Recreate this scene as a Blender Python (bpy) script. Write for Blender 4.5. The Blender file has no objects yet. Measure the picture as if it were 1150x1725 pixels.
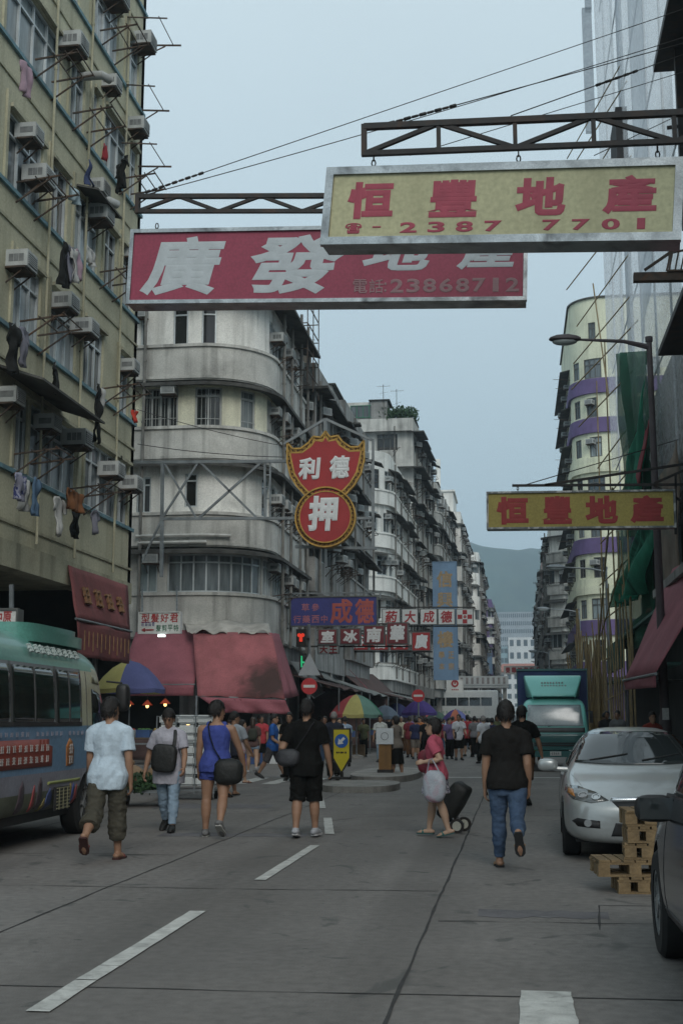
import bpy, bmesh, math, random
from math import sin, cos, pi, radians, tan, atan2, sqrt
from mathutils import Vector, Matrix, noise, geometry
from mathutils.bvhtree import BVHTree
S = bpy.context.scene
COL = S.collection
RNG = random.Random(7)
# ---------------------------------------------------------------- camera, sky, sun, exposure
F = 2100.0; YAW = radians(7.85); PITCH = math.atan(352.5/F); EYE = 1.45
cam = bpy.data.cameras.new('camera'); cam_o = bpy.data.objects.new('camera', cam); COL.objects.link(cam_o)
cam_o.location = (0, 0, EYE); cam_o.rotation_euler = (pi/2+PITCH, 0, YAW)
cam.sensor_fit = 'VERTICAL'; cam.sensor_height = 36.0; cam.lens = F/1725*36
cam.clip_end = 6000; cam.clip_start = .05
S.camera = cam_o
W = bpy.data.worlds.new('World'); S.world = W; W.use_nodes = True
wn, wl = W.node_tree.nodes, W.node_tree.links
SUN_EL, SUN_AZ = radians(36), radians(160)          # azimuth clockwise from +Y: behind the camera
sky = wn.new('ShaderNodeTexSky'); sky.sky_type = 'NISHITA'; sky.sun_disc = False
sky.sun_elevation = SUN_EL; sky.sun_rotation = SUN_AZ; sky.air_density = 2; sky.dust_density = 4
tc = wn.new('ShaderNodeTexCoord'); sx = wn.new('ShaderNodeSeparateXYZ'); wl.new(tc.outputs['Generated'], sx.inputs[0])
cr = wn.new('ShaderNodeValToRGB')                    # overcast: a cloud sheet, brighter overhead
cr.color_ramp.elements[0].position = 0.0; cr.color_ramp.elements[0].color = (.36, .50, .60, 1)
cr.color_ramp.elements[1].position = .55; cr.color_ramp.elements[1].color = (.60, .72, .78, 1)
wl.new(sx.outputs[2], cr.inputs[0])
cn = wn.new('ShaderNodeTexNoise'); cn.inputs['Scale'].default_value = 2.2; cn.inputs['Detail'].default_value = 5
wl.new(tc.outputs['Generated'], cn.inputs['Vector'])
cm = wn.new('ShaderNodeMapRange'); cm.inputs[3].default_value = 8.2; cm.inputs[4].default_value = 9.6
wl.new(cn.outputs[0], cm.inputs[0])
ml = wn.new('ShaderNodeVectorMath'); ml.operation = 'SCALE'; wl.new(cr.outputs[0], ml.inputs[0]); wl.new(cm.outputs[0], ml.inputs['Scale'])
mx = wn.new('ShaderNodeMix'); mx.data_type = 'RGBA'; mx.inputs[0].default_value = .93
wl.new(sky.outputs[0], mx.inputs[6]); wl.new(ml.outputs[0], mx.inputs[7])
bg = wn['Background']; wl.new(mx.outputs[2], bg.inputs[0]); bg.inputs[1].default_value = .125
sun = bpy.data.lights.new('sun', 'SUN'); sun.energy = 1.35; sun.angle = radians(30); sun.color = (1, .97, .92)
sun_o = bpy.data.objects.new('sun', sun); COL.objects.link(sun_o)
sun_o.rotation_euler = (Vector((sin(SUN_AZ)*cos(SUN_EL), cos(SUN_AZ)*cos(SUN_EL), sin(SUN_EL)))).to_track_quat('Z', 'Y').to_euler()
vs = S.view_settings; vs.view_transform = 'Standard'; vs.look = 'None'; vs.exposure = 0.0; vs.gamma = 1
try:
    S.cycles.use_denoising = True; S.cycles.max_bounces = 8; S.cycles.volume_bounces = 1
    S.cycles.sample_clamp_indirect = 4
except Exception: pass
# ---------------------------------------------------------------- surveying: where a line of sight meets a real plane of the street
_fw = Vector((-sin(YAW)*cos(PITCH), cos(YAW)*cos(PITCH), sin(PITCH))); _rt = Vector((cos(YAW), sin(YAW), 0)); _up = _rt.cross(_fw)
EYEV = Vector((0, 0, EYE))
def ray(px, py): return _fw+_rt*((px-575)/F)+_up*((862.5-py)/F)
def G(px, py, z=0): d = ray(px, py); return EYEV+d*((z-EYE)/d.z)
def PY(px, py, Y): d = ray(px, py); return EYEV+d*(Y/d.y)
def PX(px, py, X): d = ray(px, py); return EYEV+d*(X/d.x)
# ---------------------------------------------------------------- materials
MATS = {}
def lin(c):
    return tuple((v/12.92 if v <= .04045 else ((v+.055)/1.055)**2.4) for v in c)
def M(name, col, rough=.8, var=.18, scale=2.5, bump=0.0, metal=0.0, streak=0.0, scol=(.02, .02, .018), emit=0.0, trans=0.0, fine=.12, coat=0.0, alt=None, altscale=1.0, spec=.4, bscale=None, soft=.25, clear=0.0, spot=None):
    if name in MATS: return MATS[name]
    m = bpy.data.materials.new(name); m.use_nodes = True; n, l = m.node_tree.nodes, m.node_tree.links
    b = n['Principled BSDF']; tc = n.new('ShaderNodeTexCoord')
    b.inputs['Roughness'].default_value = rough; b.inputs['Metallic'].default_value = metal
    b.inputs['Specular IOR Level'].default_value = spec
    if coat: b.inputs['Coat Weight'].default_value = coat; b.inputs['Coat Roughness'].default_value = .08
    def nz(sc, det=5, map=None, dist=0):
        t = n.new('ShaderNodeTexNoise'); t.inputs['Scale'].default_value = sc; t.inputs['Detail'].default_value = det; t.inputs['Distortion'].default_value = dist
        if map:
            mp = n.new('ShaderNodeMapping'); mp.inputs['Scale'].default_value = map; l.new(tc.outputs['Object'], mp.inputs[0]); l.new(mp.outputs[0], t.inputs[0])
        else: l.new(tc.outputs['Object'], t.inputs[0])
        return t.outputs[0]
    def mix(f, a, bb, blend='MIX'):
        x = n.new('ShaderNodeMix'); x.data_type = 'RGBA'; x.blend_type = blend
        if isinstance(f, float): x.inputs[0].default_value = f
        else: l.new(f, x.inputs[0])
        for i, v in ((6, a), (7, bb)):
            if isinstance(v, tuple): x.inputs[i].default_value = (*v[:3], 1)
            else: l.new(v, x.inputs[i])
        return x.outputs[2]
    def rng(o, a, b_, c=0., d=1.):
        r = n.new('ShaderNodeMapRange'); r.clamp = True
        for i, v in ((1, a), (2, b_), (3, c), (4, d)): r.inputs[i].default_value = v
        l.new(o, r.inputs[0]); return r.outputs[0]
    lo = tuple(max(0, v*(1-var)) for v in col); hi = tuple(min(1, v*(1+var)) for v in col)
    c = mix(rng(nz(scale), .3, .7), lo, hi)
    if alt: c = mix(rng(nz(altscale, 3, None, 1.2), .5, .5+soft), c, alt)
    if fine: c = mix(rng(nz(scale*22, 2), .25, .75, 1-fine, 1+fine), (0, 0, 0), c) if False else mix(float(1), c, mix(rng(nz(scale*22, 2), .3, .7), (1-fine,)*3, (1+fine,)*3), 'MULTIPLY')
    if streak:
        f = rng(nz(1.0, 6, (2.6, 2.6, .16)), .5, .72, 0, streak); c = mix(f, c, scol)
        f2 = rng(nz(.55, 7, None, .6), .52, .75, 0, streak*.8); c = mix(f2, c, scol)
    if spot:
        mp = n.new('ShaderNodeMapping'); mp.vector_type = 'TEXTURE'; mp.inputs['Location'].default_value = spot[0]; mp.inputs['Scale'].default_value = spot[1]; l.new(tc.outputs['Object'], mp.inputs[0])
        ln = n.new('ShaderNodeVectorMath'); ln.operation = 'LENGTH'; l.new(mp.outputs[0], ln.inputs[0]); ad = n.new('ShaderNodeMath'); ad.operation = 'MULTIPLY_ADD'; l.new(nz(1.6, 6, None, .8), ad.inputs[0]); ad.inputs[1].default_value = .9; l.new(ln.outputs['Value'], ad.inputs[2])
        c = mix(rng(ad.outputs[0], 1.45, .95, 0, .88), c, spot[2])
    l.new(c, b.inputs['Base Color'])
    if bump:
        bn = n.new('ShaderNodeBump'); bn.inputs['Strength'].default_value = bump; bn.inputs['Distance'].default_value = .03
        l.new(nz(bscale or scale*8, 4), bn.inputs['Height']); l.new(bn.outputs[0], b.inputs['Normal'])
    if emit: l.new(c, b.inputs['Emission Color']); b.inputs['Emission Strength'].default_value = emit
    if trans:
        t = n.new('ShaderNodeBsdfTranslucent'); l.new(c, t.inputs[0]); ms = n.new('ShaderNodeMixShader'); ms.inputs[0].default_value = trans
        l.new(b.outputs[0], ms.inputs[1]); l.new(t.outputs[0], ms.inputs[2]); l.new(ms.outputs[0], n['Material Output'].inputs[0])
    if clear:
        t = n.new('ShaderNodeBsdfTransparent'); m2 = n.new('ShaderNodeMixShader'); m2.inputs[0].default_value = clear; l.new(ms.outputs[0], m2.inputs[1]); l.new(t.outputs[0], m2.inputs[2]); l.new(m2.outputs[0], n['Material Output'].inputs[0])
    MATS[name] = m; return m
def M_random(name, cols, rough=.2, spec=.5, stripe=0):
    """one material whose colour differs from object to object (window panes with and without curtains)"""
    if name in MATS: return MATS[name]
    m = bpy.data.materials.new(name); m.use_nodes = True; n, l = m.node_tree.nodes, m.node_tree.links; b = n['Principled BSDF']
    oi = n.new('ShaderNodeObjectInfo'); r = n.new('ShaderNodeValToRGB'); r.color_ramp.interpolation = 'CONSTANT'
    e = r.color_ramp.elements
    while len(e) < len(cols): e.new(.5)
    for i, c in enumerate(cols): e[i].position = i/len(cols); e[i].color = (*c, 1)
    l.new(oi.outputs['Random'], r.inputs[0])
    tc = n.new('ShaderNodeTexCoord'); t = n.new('ShaderNodeTexNoise'); t.inputs['Scale'].default_value = 1.6; t.inputs['Detail'].default_value = 5
    mp = n.new('ShaderNodeMapping'); mp.inputs['Scale'].default_value = (3, 3, .5); l.new(tc.outputs['Object'], mp.inputs[0]); l.new(mp.outputs[0], t.inputs[0])
    mr = n.new('ShaderNodeMapRange'); mr.inputs[1].default_value = .3; mr.inputs[2].default_value = .7; mr.inputs[3].default_value = .55; mr.inputs[4].default_value = 1.35; l.new(t.outputs[0], mr.inputs[0])
    v = n.new('ShaderNodeVectorMath'); v.operation = 'SCALE'; l.new(r.outputs[0], v.inputs[0]); l.new(mr.outputs[0], v.inputs['Scale']); l.new(v.outputs[0], b.inputs['Base Color'])
    b.inputs['Roughness'].default_value = rough; b.inputs['Specular IOR Level'].default_value = spec
    MATS[name] = m; return m
# ---------------------------------------------------------------- objects
USED = set()
def tag(o, label=None, cat=None, group=None, kind=None):
    if label: o['label'] = label
    if cat: o['category'] = cat
    if group: o['group'] = group
    if kind: o['kind'] = kind
    return o
def thing(name, label, cat, loc=(0, 0, 0), rz=0, group=None):
    o = bpy.data.objects.new(name, None); COL.objects.link(o); o.empty_display_size = .2
    o.location = loc; o.rotation_euler = (0, 0, rz); return tag(o, label, cat, group)
def copy_tree(o, parent=None):
    c = o.copy(); COL.objects.link(c)
    if parent: c.parent = parent
    for ch in list(o.children): copy_tree(ch, c)
    return c
def link_mesh(name, me, mats, parent=None):
    if me.materials[:] == []:
        for m in (mats if isinstance(mats, (list, tuple)) else [mats]): me.materials.append(m)
    o = bpy.data.objects.new(name, me); COL.objects.link(o)
    if parent: o.parent = parent
    return o
class MB:
    def __init__(s): s.v = []; s.f = []; s.m = []; s.sm = []
    def add(s, vs, fs, mat=0, smooth=False):
        k = len(s.v); s.v += [tuple(p) for p in vs]
        for f in fs: s.f.append(tuple(i+k for i in f)); s.m.append(mat); s.sm.append(smooth)
    def box(s, x0, x1, y0, y1, z0, z1, mat=0):
        x0, x1 = min(x0, x1), max(x0, x1); y0, y1 = min(y0, y1), max(y0, y1); z0, z1 = min(z0, z1), max(z0, z1)
        s.add([(x0,y0,z0),(x1,y0,z0),(x1,y1,z0),(x0,y1,z0),(x0,y0,z1),(x1,y0,z1),(x1,y1,z1),(x0,y1,z1)],
              [(3,2,1,0),(4,5,6,7),(0,1,5,4),(1,2,6,5),(2,3,7,6),(3,0,4,7)], mat)
    def obox(s, c, ax, ay, az, mat=0):
        """box from centre and three half-axis vectors"""
        c = Vector(c); ax, ay, az = Vector(ax), Vector(ay), Vector(az)
        if ax.cross(ay).dot(az) < 0: ax = -ax
        p = [c+ax*i+ay*j+az*k for k in (-1, 1) for i, j in ((-1,-1),(1,-1),(1,1),(-1,1))]
        s.add(p, [(3,2,1,0),(4,5,6,7),(0,1,5,4),(1,2,6,5),(2,3,7,6),(3,0,4,7)], mat)
    def bar(s, p, q, w, h=None, mat=0):
        p, q = Vector(p), Vector(q); d = q-p; L = d.length
        if L < 1e-6: return
        d.normalize(); u = Vector((0, 0, 1)) if abs(d.z) < .95 else Vector((1, 0, 0)); a = d.cross(u).normalized(); b = a.cross(d)
        s.obox((p+q)/2, d*L/2, a*w/2, b*(h or w)/2, mat)
    def loft(s, rings, mat=0, smooth=True, cap=True, close=True):
        n = len(rings[0]); vs = [p for r in rings for p in r]; fs = []
        for i in range(len(rings)-1):
            for j in range(n if close else n-1):
                a, b = i*n+j, i*n+(j+1) % n; fs.append((a, b, b+n, a+n))
        s.add(vs, fs, mat, smooth)
        if cap:
            k = len(s.v)-len(vs)
            s.f.append(tuple(k+j for j in reversed(range(n)))); s.m.append(mat); s.sm.append(False)
            s.f.append(tuple(k+(len(rings)-1)*n+j for j in range(n))); s.m.append(mat); s.sm.append(False)
    def tube(s, pts, r, n=8, mat=0, flat=None, cap=True, round_ends=False):
        pts = [Vector(p) for p in pts]; k = len(pts); rs = r if isinstance(r, (list, tuple)) else [r]*k
        rs = list(rs); rings = []; prev = None
        if round_ends:
            d0 = (pts[0]-pts[1]).normalized(); d1 = (pts[-1]-pts[-2]).normalized(); r0, r1 = rs[0], rs[-1]
            a = [pts[0]+d0*r0*.92, pts[0]+d0*r0*.6]; b = [pts[-1]+d1*r1*.6, pts[-1]+d1*r1*.92]
            pts = a+pts+b; rs = [r0*.38, r0*.8]+rs+[r1*.8, r1*.38]; k += 4
        for i, p in enumerate(pts):
            d = (pts[min(i+1, k-1)]-pts[max(i-1, 0)])
            if d.length < 1e-9: d = Vector((0, 0, 1))
            d.normalize()
            if prev is None:
                u = Vector((0, 0, 1)) if abs(d.z) < .9 else Vector((0, 1, 0)); a = d.cross(u).normalized()
            else: a = (prev-d*prev.dot(d)).normalized()
            prev = a; b = d.cross(a)
            rings.append([p+(a*cos(2*pi*j/n)+b*sin(2*pi*j/n)*(flat or 1))*rs[i] for j in range(n)])
        s.loft(rings, mat, True, cap)
    def ellip(s, c, r, n=12, m=8, mat=0, rot=None):
        c = Vector(c); vs = []; fs = []
        for i in range(m+1):
            t = pi*i/m
            for j in range(n):
                p = Vector((r[0]*sin(t)*cos(2*pi*j/n), r[1]*sin(t)*sin(2*pi*j/n), r[2]*cos(t)))
                vs.append(c+(rot@p if rot else p))
        for i in range(m):
            for j in range(n):
                a, b = i*n+j, i*n+(j+1) % n
                fs.append((a, a+n, b+n, b))
        s.add(vs, fs, mat, True)
    def disc(s, c, nrm, r, n=20, mat=0, thick=.02, r2=None):
        nrm = Vector(nrm).normalized(); u = Vector((0, 0, 1)) if abs(nrm.z) < .9 else Vector((1, 0, 0)); a = nrm.cross(u).normalized(); b = nrm.cross(a)
        c = Vector(c); r2 = r2 or r
        s.loft([[c-nrm*thick/2+(a*cos(-2*pi*j/n)+b*sin(-2*pi*j/n))*r for j in range(n)], [c+nrm*thick/2+(a*cos(-2*pi*j/n)+b*sin(-2*pi*j/n))*r2 for j in range(n)]][::-1], mat, False)
    def ring(s, c, nrm, ro, ri, n=24, mat=0, thick=.02):
        nrm = Vector(nrm).normalized(); u = Vector((0, 0, 1)) if abs(nrm.z) < .9 else Vector((1, 0, 0)); a = nrm.cross(u).normalized(); b = nrm.cross(a); c = Vector(c)
        rr = []
        for j in range(n):
            d = a*cos(2*pi*j/n)+b*sin(2*pi*j/n)
            rr.append([c+d*ro-nrm*thick/2, c+d*ro+nrm*thick/2, c+d*ri+nrm*thick/2, c+d*ri-nrm*thick/2])
        rr.append(rr[0]); s.loft(rr, mat, False, False)
    def prism(s, poly, z0, z1, mat=0):
        n = len(poly); vs = [(x, y, z0) for x, y in poly]+[(x, y, z1) for x, y in poly]
        s.add(vs, [tuple(reversed(range(n))), tuple(range(n, 2*n))]+[(i, (i+1) % n, (i+1) % n+n, i+n) for i in range(n)], mat)
    def plate(s, poly, nrm, t, mat=0):
        """planar polygon of 3-D points given a thickness along nrm"""
        nrm = Vector(nrm).normalized()*t; n = len(poly); P = [Vector(p) for p in poly]
        vs = P+[p+nrm for p in P]
        s.add(vs, [tuple(reversed(range(n))), tuple(range(n, 2*n))]+[(i, (i+1) % n, (i+1) % n+n, i+n) for i in range(n)], mat)
    def mesh(s, name, loc=None, recalc=True, sharp=40):
        me = bpy.data.meshes.new(name)
        vs = s.v if loc is None else [(x-loc[0], y-loc[1], z-loc[2]) for x, y, z in s.v]
        me.from_pydata(vs, [], s.f); me.polygons.foreach_set('material_index', s.m); me.polygons.foreach_set('use_smooth', s.sm)
        if recalc:
            bm = bmesh.new(); bm.from_mesh(me); bmesh.ops.recalc_face_normals(bm, faces=bm.faces); bm.to_mesh(me); bm.free()
        if any(s.sm) and sharp: me.set_sharp_from_angle(angle=radians(sharp))
        me.update(); return me
    def build(s, name, mats, parent=None, world=False, recalc=True, sharp=40):
        """world=True: the points are street coordinates, the parent is an unrotated Empty"""
        return link_mesh(name, s.mesh(name, parent.location if (world and parent) else None, recalc, sharp), mats, parent)
def smooth_all(me, ang=40):
    me.polygons.foreach_set('use_smooth', [True]*len(me.polygons))
    if ang: me.set_sharp_from_angle(angle=radians(ang))
TMP = bpy.data.scenes.new('tmp')
def tmp_mesh(o, helper=None):
    """evaluate one object in a scene of its own (quick: nothing else is updated)"""
    for q in (o, helper):
        if q: TMP.collection.objects.link(q)
    with bpy.context.temp_override(scene=TMP, view_layer=TMP.view_layers[0]): dg = bpy.context.evaluated_depsgraph_get()
    dg.update(); r = bpy.data.meshes.new_from_object(o.evaluated_get(dg)); bpy.data.objects.remove(o); return r
def evald(me, mods, helper=None):
    """the mesh after modifiers; mods = [(type, {attr: value})]"""
    o = bpy.data.objects.new('tmp', me)
    for t, kw in mods:
        md = o.modifiers.new('m', t)
        for k, v in kw.items(): setattr(md, k, v)
    return tmp_mesh(o, helper)
# ---------------------------------------------------------------- lettering
GLY = {}
def glyph(ch, bold=.02, shear=0.0):
    k = (ch, bold, shear)
    if k not in GLY:
        c = bpy.data.curves.new('t', 'FONT'); c.body = ch; c.bevel_depth = bold; c.bevel_resolution = 0; c.extrude = .004; c.shear = shear; c.resolution_u = 3; c.fill_mode = 'FRONT'
        me = tmp_mesh(bpy.data.objects.new('t', c))
        zm = max(p.co.z for p in me.vertices); v = [(p.co.x, p.co.y, p.co.z/zm) for p in me.vertices]; f = [tuple(p.vertices) for p in me.polygons]
        x0 = min(p[0] for p in v); x1 = max(p[0] for p in v); y0 = min(p[1] for p in v); y1 = max(p[1] for p in v)
        GLY[k] = ([((x-x0)/max(x1-x0, 1e-6), (y-y0)/max(y1-y0, 1e-6), z) for x, y, z in v], f)
    return GLY[k]
def put_char(mb, ch, o, ux, uz, nrm, w, h, mat=0, bold=.02, shear=0.0, t=.006):
    """character ch in the w x h box whose lower left corner is o; ux, uz unit axes, nrm towards the reader; front face and rim"""
    if ch == ' ': return
    v, f = glyph(ch, bold, shear); o, ux, uz, nrm = Vector(o), Vector(ux), Vector(uz), Vector(nrm)
    if ch == '1': o = o+ux*w*.28; w *= .44
    mb.add([o+ux*(x*w)+uz*(y*h)+nrm*(t*(.5+.5*z)) for x, y, z in v], f, mat)
# ---------------------------------------------------------------- facades along a plan path (outside is to the right of travel)
class Path:
    def __init__(s, pts):
        s.p = [Vector(p) for p in pts]; s.c = [0]
        for a, b in zip(s.p, s.p[1:]): s.c.append(s.c[-1]+(b-a).length)
        s.L = s.c[-1]; s.n = []
        for i in range(len(s.p)):
            ds = []
            if i > 0: ds.append((s.p[i]-s.p[i-1]).normalized())
            if i < len(s.p)-1: ds.append((s.p[i+1]-s.p[i]).normalized())
            d = sum(ds, Vector((0, 0))).normalized(); k = 1/max(.5, d.dot(ds[0])); s.n.append(Vector((d.y, -d.x))*k)
    def at(s, t, o=0, z=0):
        t = max(0, min(s.L, t)); i = 0
        while i < len(s.p)-2 and s.c[i+1] < t: i += 1
        k = (t-s.c[i])/(s.c[i+1]-s.c[i]); p = s.p[i].lerp(s.p[i+1], k); n = s.n[i].lerp(s.n[i+1], k)
        return Vector((p.x+n.x*o, p.y+n.y*o, z))
    def nrm(s, t): a = s.at(t, 0); b = s.at(t, 1); return (b-a).normalized()
    def tan(s, t): n = s.nrm(t); return Vector((-n.y, n.x, 0))
    def near(s, x, y):
        best = (1e9, 0)
        for k in range(401):
            t = s.L*k/400; q = s.at(t); d = (q.x-x)**2+(q.y-y)**2
            if d < best[0]: best = (d, t)
        return best[1]
    def slab(s, mb, s0, s1, z0, z1, o0, o1, mat=0, zo=0, smooth=False):
        """slab along the path from s0 to s1; zo lowers its outer edge"""
        ss = [s0]+[c for c in s.c if s0+1e-4 < c < s1-1e-4]+[s1]; rings = []
        for t in ss: rings.append([s.at(t, o0, z0), s.at(t, o1, z0-zo), s.at(t, o1, z1-zo), s.at(t, o0, z1)])
        mb.loft(rings, mat, smooth)
def arc(cx, cy, r, a0, a1, n): return [(cx+r*cos(radians(a0+(a1-a0)*i/n)), cy+r*sin(radians(a0+(a1-a0)*i/n))) for i in range(n+1)]
def wall_band(mb, path, s0, s1, z0, z1, holes, th=.25, mat=0):
    """storey of wall with real openings; holes = [(sa, sb, za, zb)] not overlapping in s"""
    cur = s0
    for (a, b, za, zb) in sorted(holes):
        if a > cur+.01: path.slab(mb, cur, a, z0, z1, -th, 0, mat)
        if za > z0+.01: path.slab(mb, a, b, z0, za, -th, 0, mat)
        if zb < z1-.01: path.slab(mb, a, b, zb, z1, -th, 0, mat)
        cur = b
    if cur < s1-.01: path.slab(mb, cur, s1, z0, z1, -th, 0, mat)
def window(parent, path, s0, s1, z0, z1, nx=2, transom=.74, frame=None, pane=None, bars=0, rec=.1, w=.05):
    mb = MB(); g = .004
    path.slab(mb, s0+g, s1-g, z0+g, z0+w, -rec, -rec+.06); path.slab(mb, s0+g, s1-g, z1-w, z1-g, -rec, -rec+.06)
    xs = [s0+g+w/2+(s1-s0-2*g-w)*i/nx for i in range(nx+1)]
    zt = z0+(z1-z0)*transom if transom else None
    for i, x in enumerate(xs): path.slab(mb, x-w/2, x+w/2, z0+w, z1-w, -rec, -rec+.06)
    if zt:
        for a, b in zip(xs, xs[1:]): path.slab(mb, a+w/2, b-w/2, zt-w/2, zt+w/2, -rec+.003, -rec+.057)
    if bars:
        for k in range(bars):
            x = s0+(s1-s0)*(k+.5)/bars; path.slab(mb, x-.008, x+.008, z0+w, z1-w, -rec+.075, -rec+.09)
        for zz in (z0+.35, z1-.35): path.slab(mb, s0+g, s1-g, zz, zz+.02, -rec+.092, -rec+.104)
    wd = mb.build('window', frame, parent, True)
    p = MB(); path.slab(p, s0+g, s1-g, z0+g, z1-g, -rec-.03, -rec-.004); po = p.build('pane', pane, wd, False)
    po.data.transform(Matrix.Translation(-parent.location)); return wd

def scribble(mb, o, ux, uz, n, w, h, seed=0, t=.006):
    """brush strokes standing for a character too worn or small to read"""
    rg = random.Random(seed*7+3); o, ux, uz, n = Vector(o), Vector(ux), Vector(uz), Vector(n)
    for k in range(3): z = h*(.12+.36*k+rg.uniform(-.04, .04)); a, b = rg.uniform(0, .2)*w, rg.uniform(.8, 1)*w; mb.obox(o+ux*(a+b)/2+uz*z+n*t*.5, ux*(b-a)/2, uz*h*.05, n*t)
    for k in range(2): x = w*(.28+.42*k+rg.uniform(-.06, .06)); a, b = rg.uniform(0, .15)*h, rg.uniform(.85, 1)*h; mb.obox(o+ux*x+uz*(a+b)/2+n*t*.5, ux*w*.05, uz*(b-a)/2, n*t*1.1)
# ================================================================ materials of the place
conc = M('concrete_road', (.160, .149, .138), .82, .16, .55, .25, fine=.16, alt=(.122, .111, .10), altscale=.3, soft=.35, bscale=60)
asph = M('dark_joint', (.035, .034, .033), .9, .3, 6)
pave = M('paving', (.16, .155, .15), .85, .25, 1.5, .2)
kerbm = M('kerb_concrete', (.25, .24, .22), .85, .25, 2, .2, streak=.4)
whitep = M('road_paint', (.46, .46, .43), .7, .22, 5, .1, alt=(.17, .165, .155), altscale=8, soft=.4)
yellow = M('yellow_render', (.46, .44, .315), .85, .11, .8, .15, streak=.32, scol=(.13, .125, .085))
yellow2 = M('yellow_render_trim', (.39, .375, .27), .85, .15, 1.2, .1, streak=.5, scol=(.06, .055, .035))
blue_l = M('blue_ledge_paint', (.14, .25, .29), .7, .25, 3, .1, streak=.4)
greyw = M('weathered_render', (.50, .495, .46), .88, .2, .9, .2, streak=.58, scol=(.045, .045, .042))
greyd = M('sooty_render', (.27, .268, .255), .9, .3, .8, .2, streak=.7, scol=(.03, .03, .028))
whitew = M('white_render', (.77, .765, .72), .85, .1, .8, .12, streak=.5, scol=(.14, .14, .125))
creamw = M('cream_render', (.66, .645, .50), .85, .1, .9, .12, streak=.4, scol=(.15, .14, .11))
limew = M('pale_lime_render', (.68, .69, .52), .85, .08, .8, .1, streak=.35, scol=(.2, .2, .14))
purpw = M('purple_render', (.135, .095, .215), .8, .15, 1.2, .1, streak=.35, scol=(.06, .045, .09))
brownw = M('brown_render', (.17, .13, .09), .9, .25, 1, .15, streak=.6)
pinkw = M('pinkish_render', (.30, .24, .23), .9, .15, 1, .1, streak=.4)
darkm = M('black_steel', (.022, .02, .019), .6, .4, 4, .1, alt=(.05, .028, .018), altscale=3)
galv = M('galvanised_steel', (.20, .22, .23), .5, .25, 3, .05, metal=.5)
rusty = M('rusty_steel', (.06, .045, .035), .75, .5, 4, .1, alt=(.10, .05, .025), altscale=4)
eavem = M('mouldy_canopy', (.075, .075, .07), .9, .4, 1.4, .2, streak=.6)
alu = M('aluminium_frame', (.50, .54, .55), .45, .15, 3, metal=.3)
alud = M('dark_steel_frame', (.10, .105, .10), .6, .3, 3)
glassm = M_random('window_glass', [(.02, .025, .028), (.035, .045, .05), (.10, .12, .12), (.015, .017, .017), (.05, .07, .08), (.14, .16, .16), (.03, .03, .035), (.07, .085, .09)], .12, .6)
glassl = M_random('frosted_glass', [(.26, .30, .31), (.20, .24, .25), (.33, .36, .37), (.14, .165, .175), (.08, .095, .10), (.24, .29, .30)], .25, .5)
glassk = M_random('dark_glass', [(.018, .02, .02), (.03, .034, .036), (.012, .012, .012), (.045, .05, .055)], .1, .6)
acm = M('old_white_metal', (.40, .42, .41), .6, .15, 3, streak=.5, scol=(.12, .10, .08))
acd = M('grille_grey', (.16, .17, .17), .6, .3, 8)
pipem = M('drain_pipe', (.19, .185, .17), .7, .3, 2, streak=.4)
pvc = M('white_pipe', (.5, .5, .47), .5, .15, 3, streak=.4)
shade_black = M('interior_shade', (.012, .012, .010), .95, .5, 2)  # near-black colour stands in for the shade deep inside shops and arcades
def add_wear(m):
    n, l = m.node_tree.nodes, m.node_tree.links; b = n['Principled BSDF']; src = b.inputs['Base Color'].links[0].from_socket; tc = n.new('ShaderNodeTexCoord')
    for sc, lo, hi, f, col, dist in (((.9, .03, 1), .5, .68, .55, (.08, .074, .068), .4), ((.35, .12, 1), .5, .8, .3, (.22, .21, .20), .8), ((1.7, 1.3, 1), .62, .68, .7, (.065, .066, .062), 1.5), ((6, 5, 1), .70, .74, .7, (.05, .052, .05), .6), ((14, 11, 1), .735, .75, .5, (.30, .295, .28), .2)):
        mp = n.new('ShaderNodeMapping'); mp.inputs['Scale'].default_value = sc; l.new(tc.outputs['Object'], mp.inputs[0]); t = n.new('ShaderNodeTexNoise'); t.inputs['Scale'].default_value = 1; t.inputs['Detail'].default_value = 6; t.inputs['Distortion'].default_value = dist; l.new(mp.outputs[0], t.inputs[0])
        r = n.new('ShaderNodeMapRange'); r.inputs[1].default_value = lo; r.inputs[2].default_value = hi; r.inputs[4].default_value = f; l.new(t.outputs[0], r.inputs[0]); x = n.new('ShaderNodeMix'); x.data_type = 'RGBA'; l.new(r.outputs[0], x.inputs[0]); l.new(src, x.inputs[6]); x.inputs[7].default_value = (*col, 1); src = x.outputs[2]
    l.new(src, b.inputs['Base Color'])
add_wear(conc)
# ================================================================ ground
def structure(name, mb, mat, **k):
    o = mb.build(name, mat); tag(o, kind='structure', **k); return o
g = MB(); g.add([(-3000, -60, -.02), (3000, -60, -.02), (3000, 6000, -.02), (-3000, 6000, -.02)], [(0, 1, 2, 3)]); structure('ground', g, pave)
g = MB()
xs = [-8.4+i*.6 for i in range(19)]+[2.75]; ys = [-10+i*2.0 for i in range(24)]+[38+i*6 for i in range(70)]
g.add([(x, y, 0) for y in ys for x in xs], [(j*20+i, j*20+i+1, j*20+i+21, j*20+i+20) for j in range(len(ys)-1) for i in range(19)])
structure('road', g, conc)
g = MB(); g.add([(-40, 33.4, -.004), (-8.4, 33.4, -.004), (-8.4, 45.5, -.004), (-40, 45.5, -.004)], [(0, 1, 2, 3)])
g.add([(2.75, 54.5, -.004), (40, 54.5, -.004), (40, 96, -.004), (2.75, 96, -.004)], [(0, 1, 2, 3)]); structure('side_street', g, conc)
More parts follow.
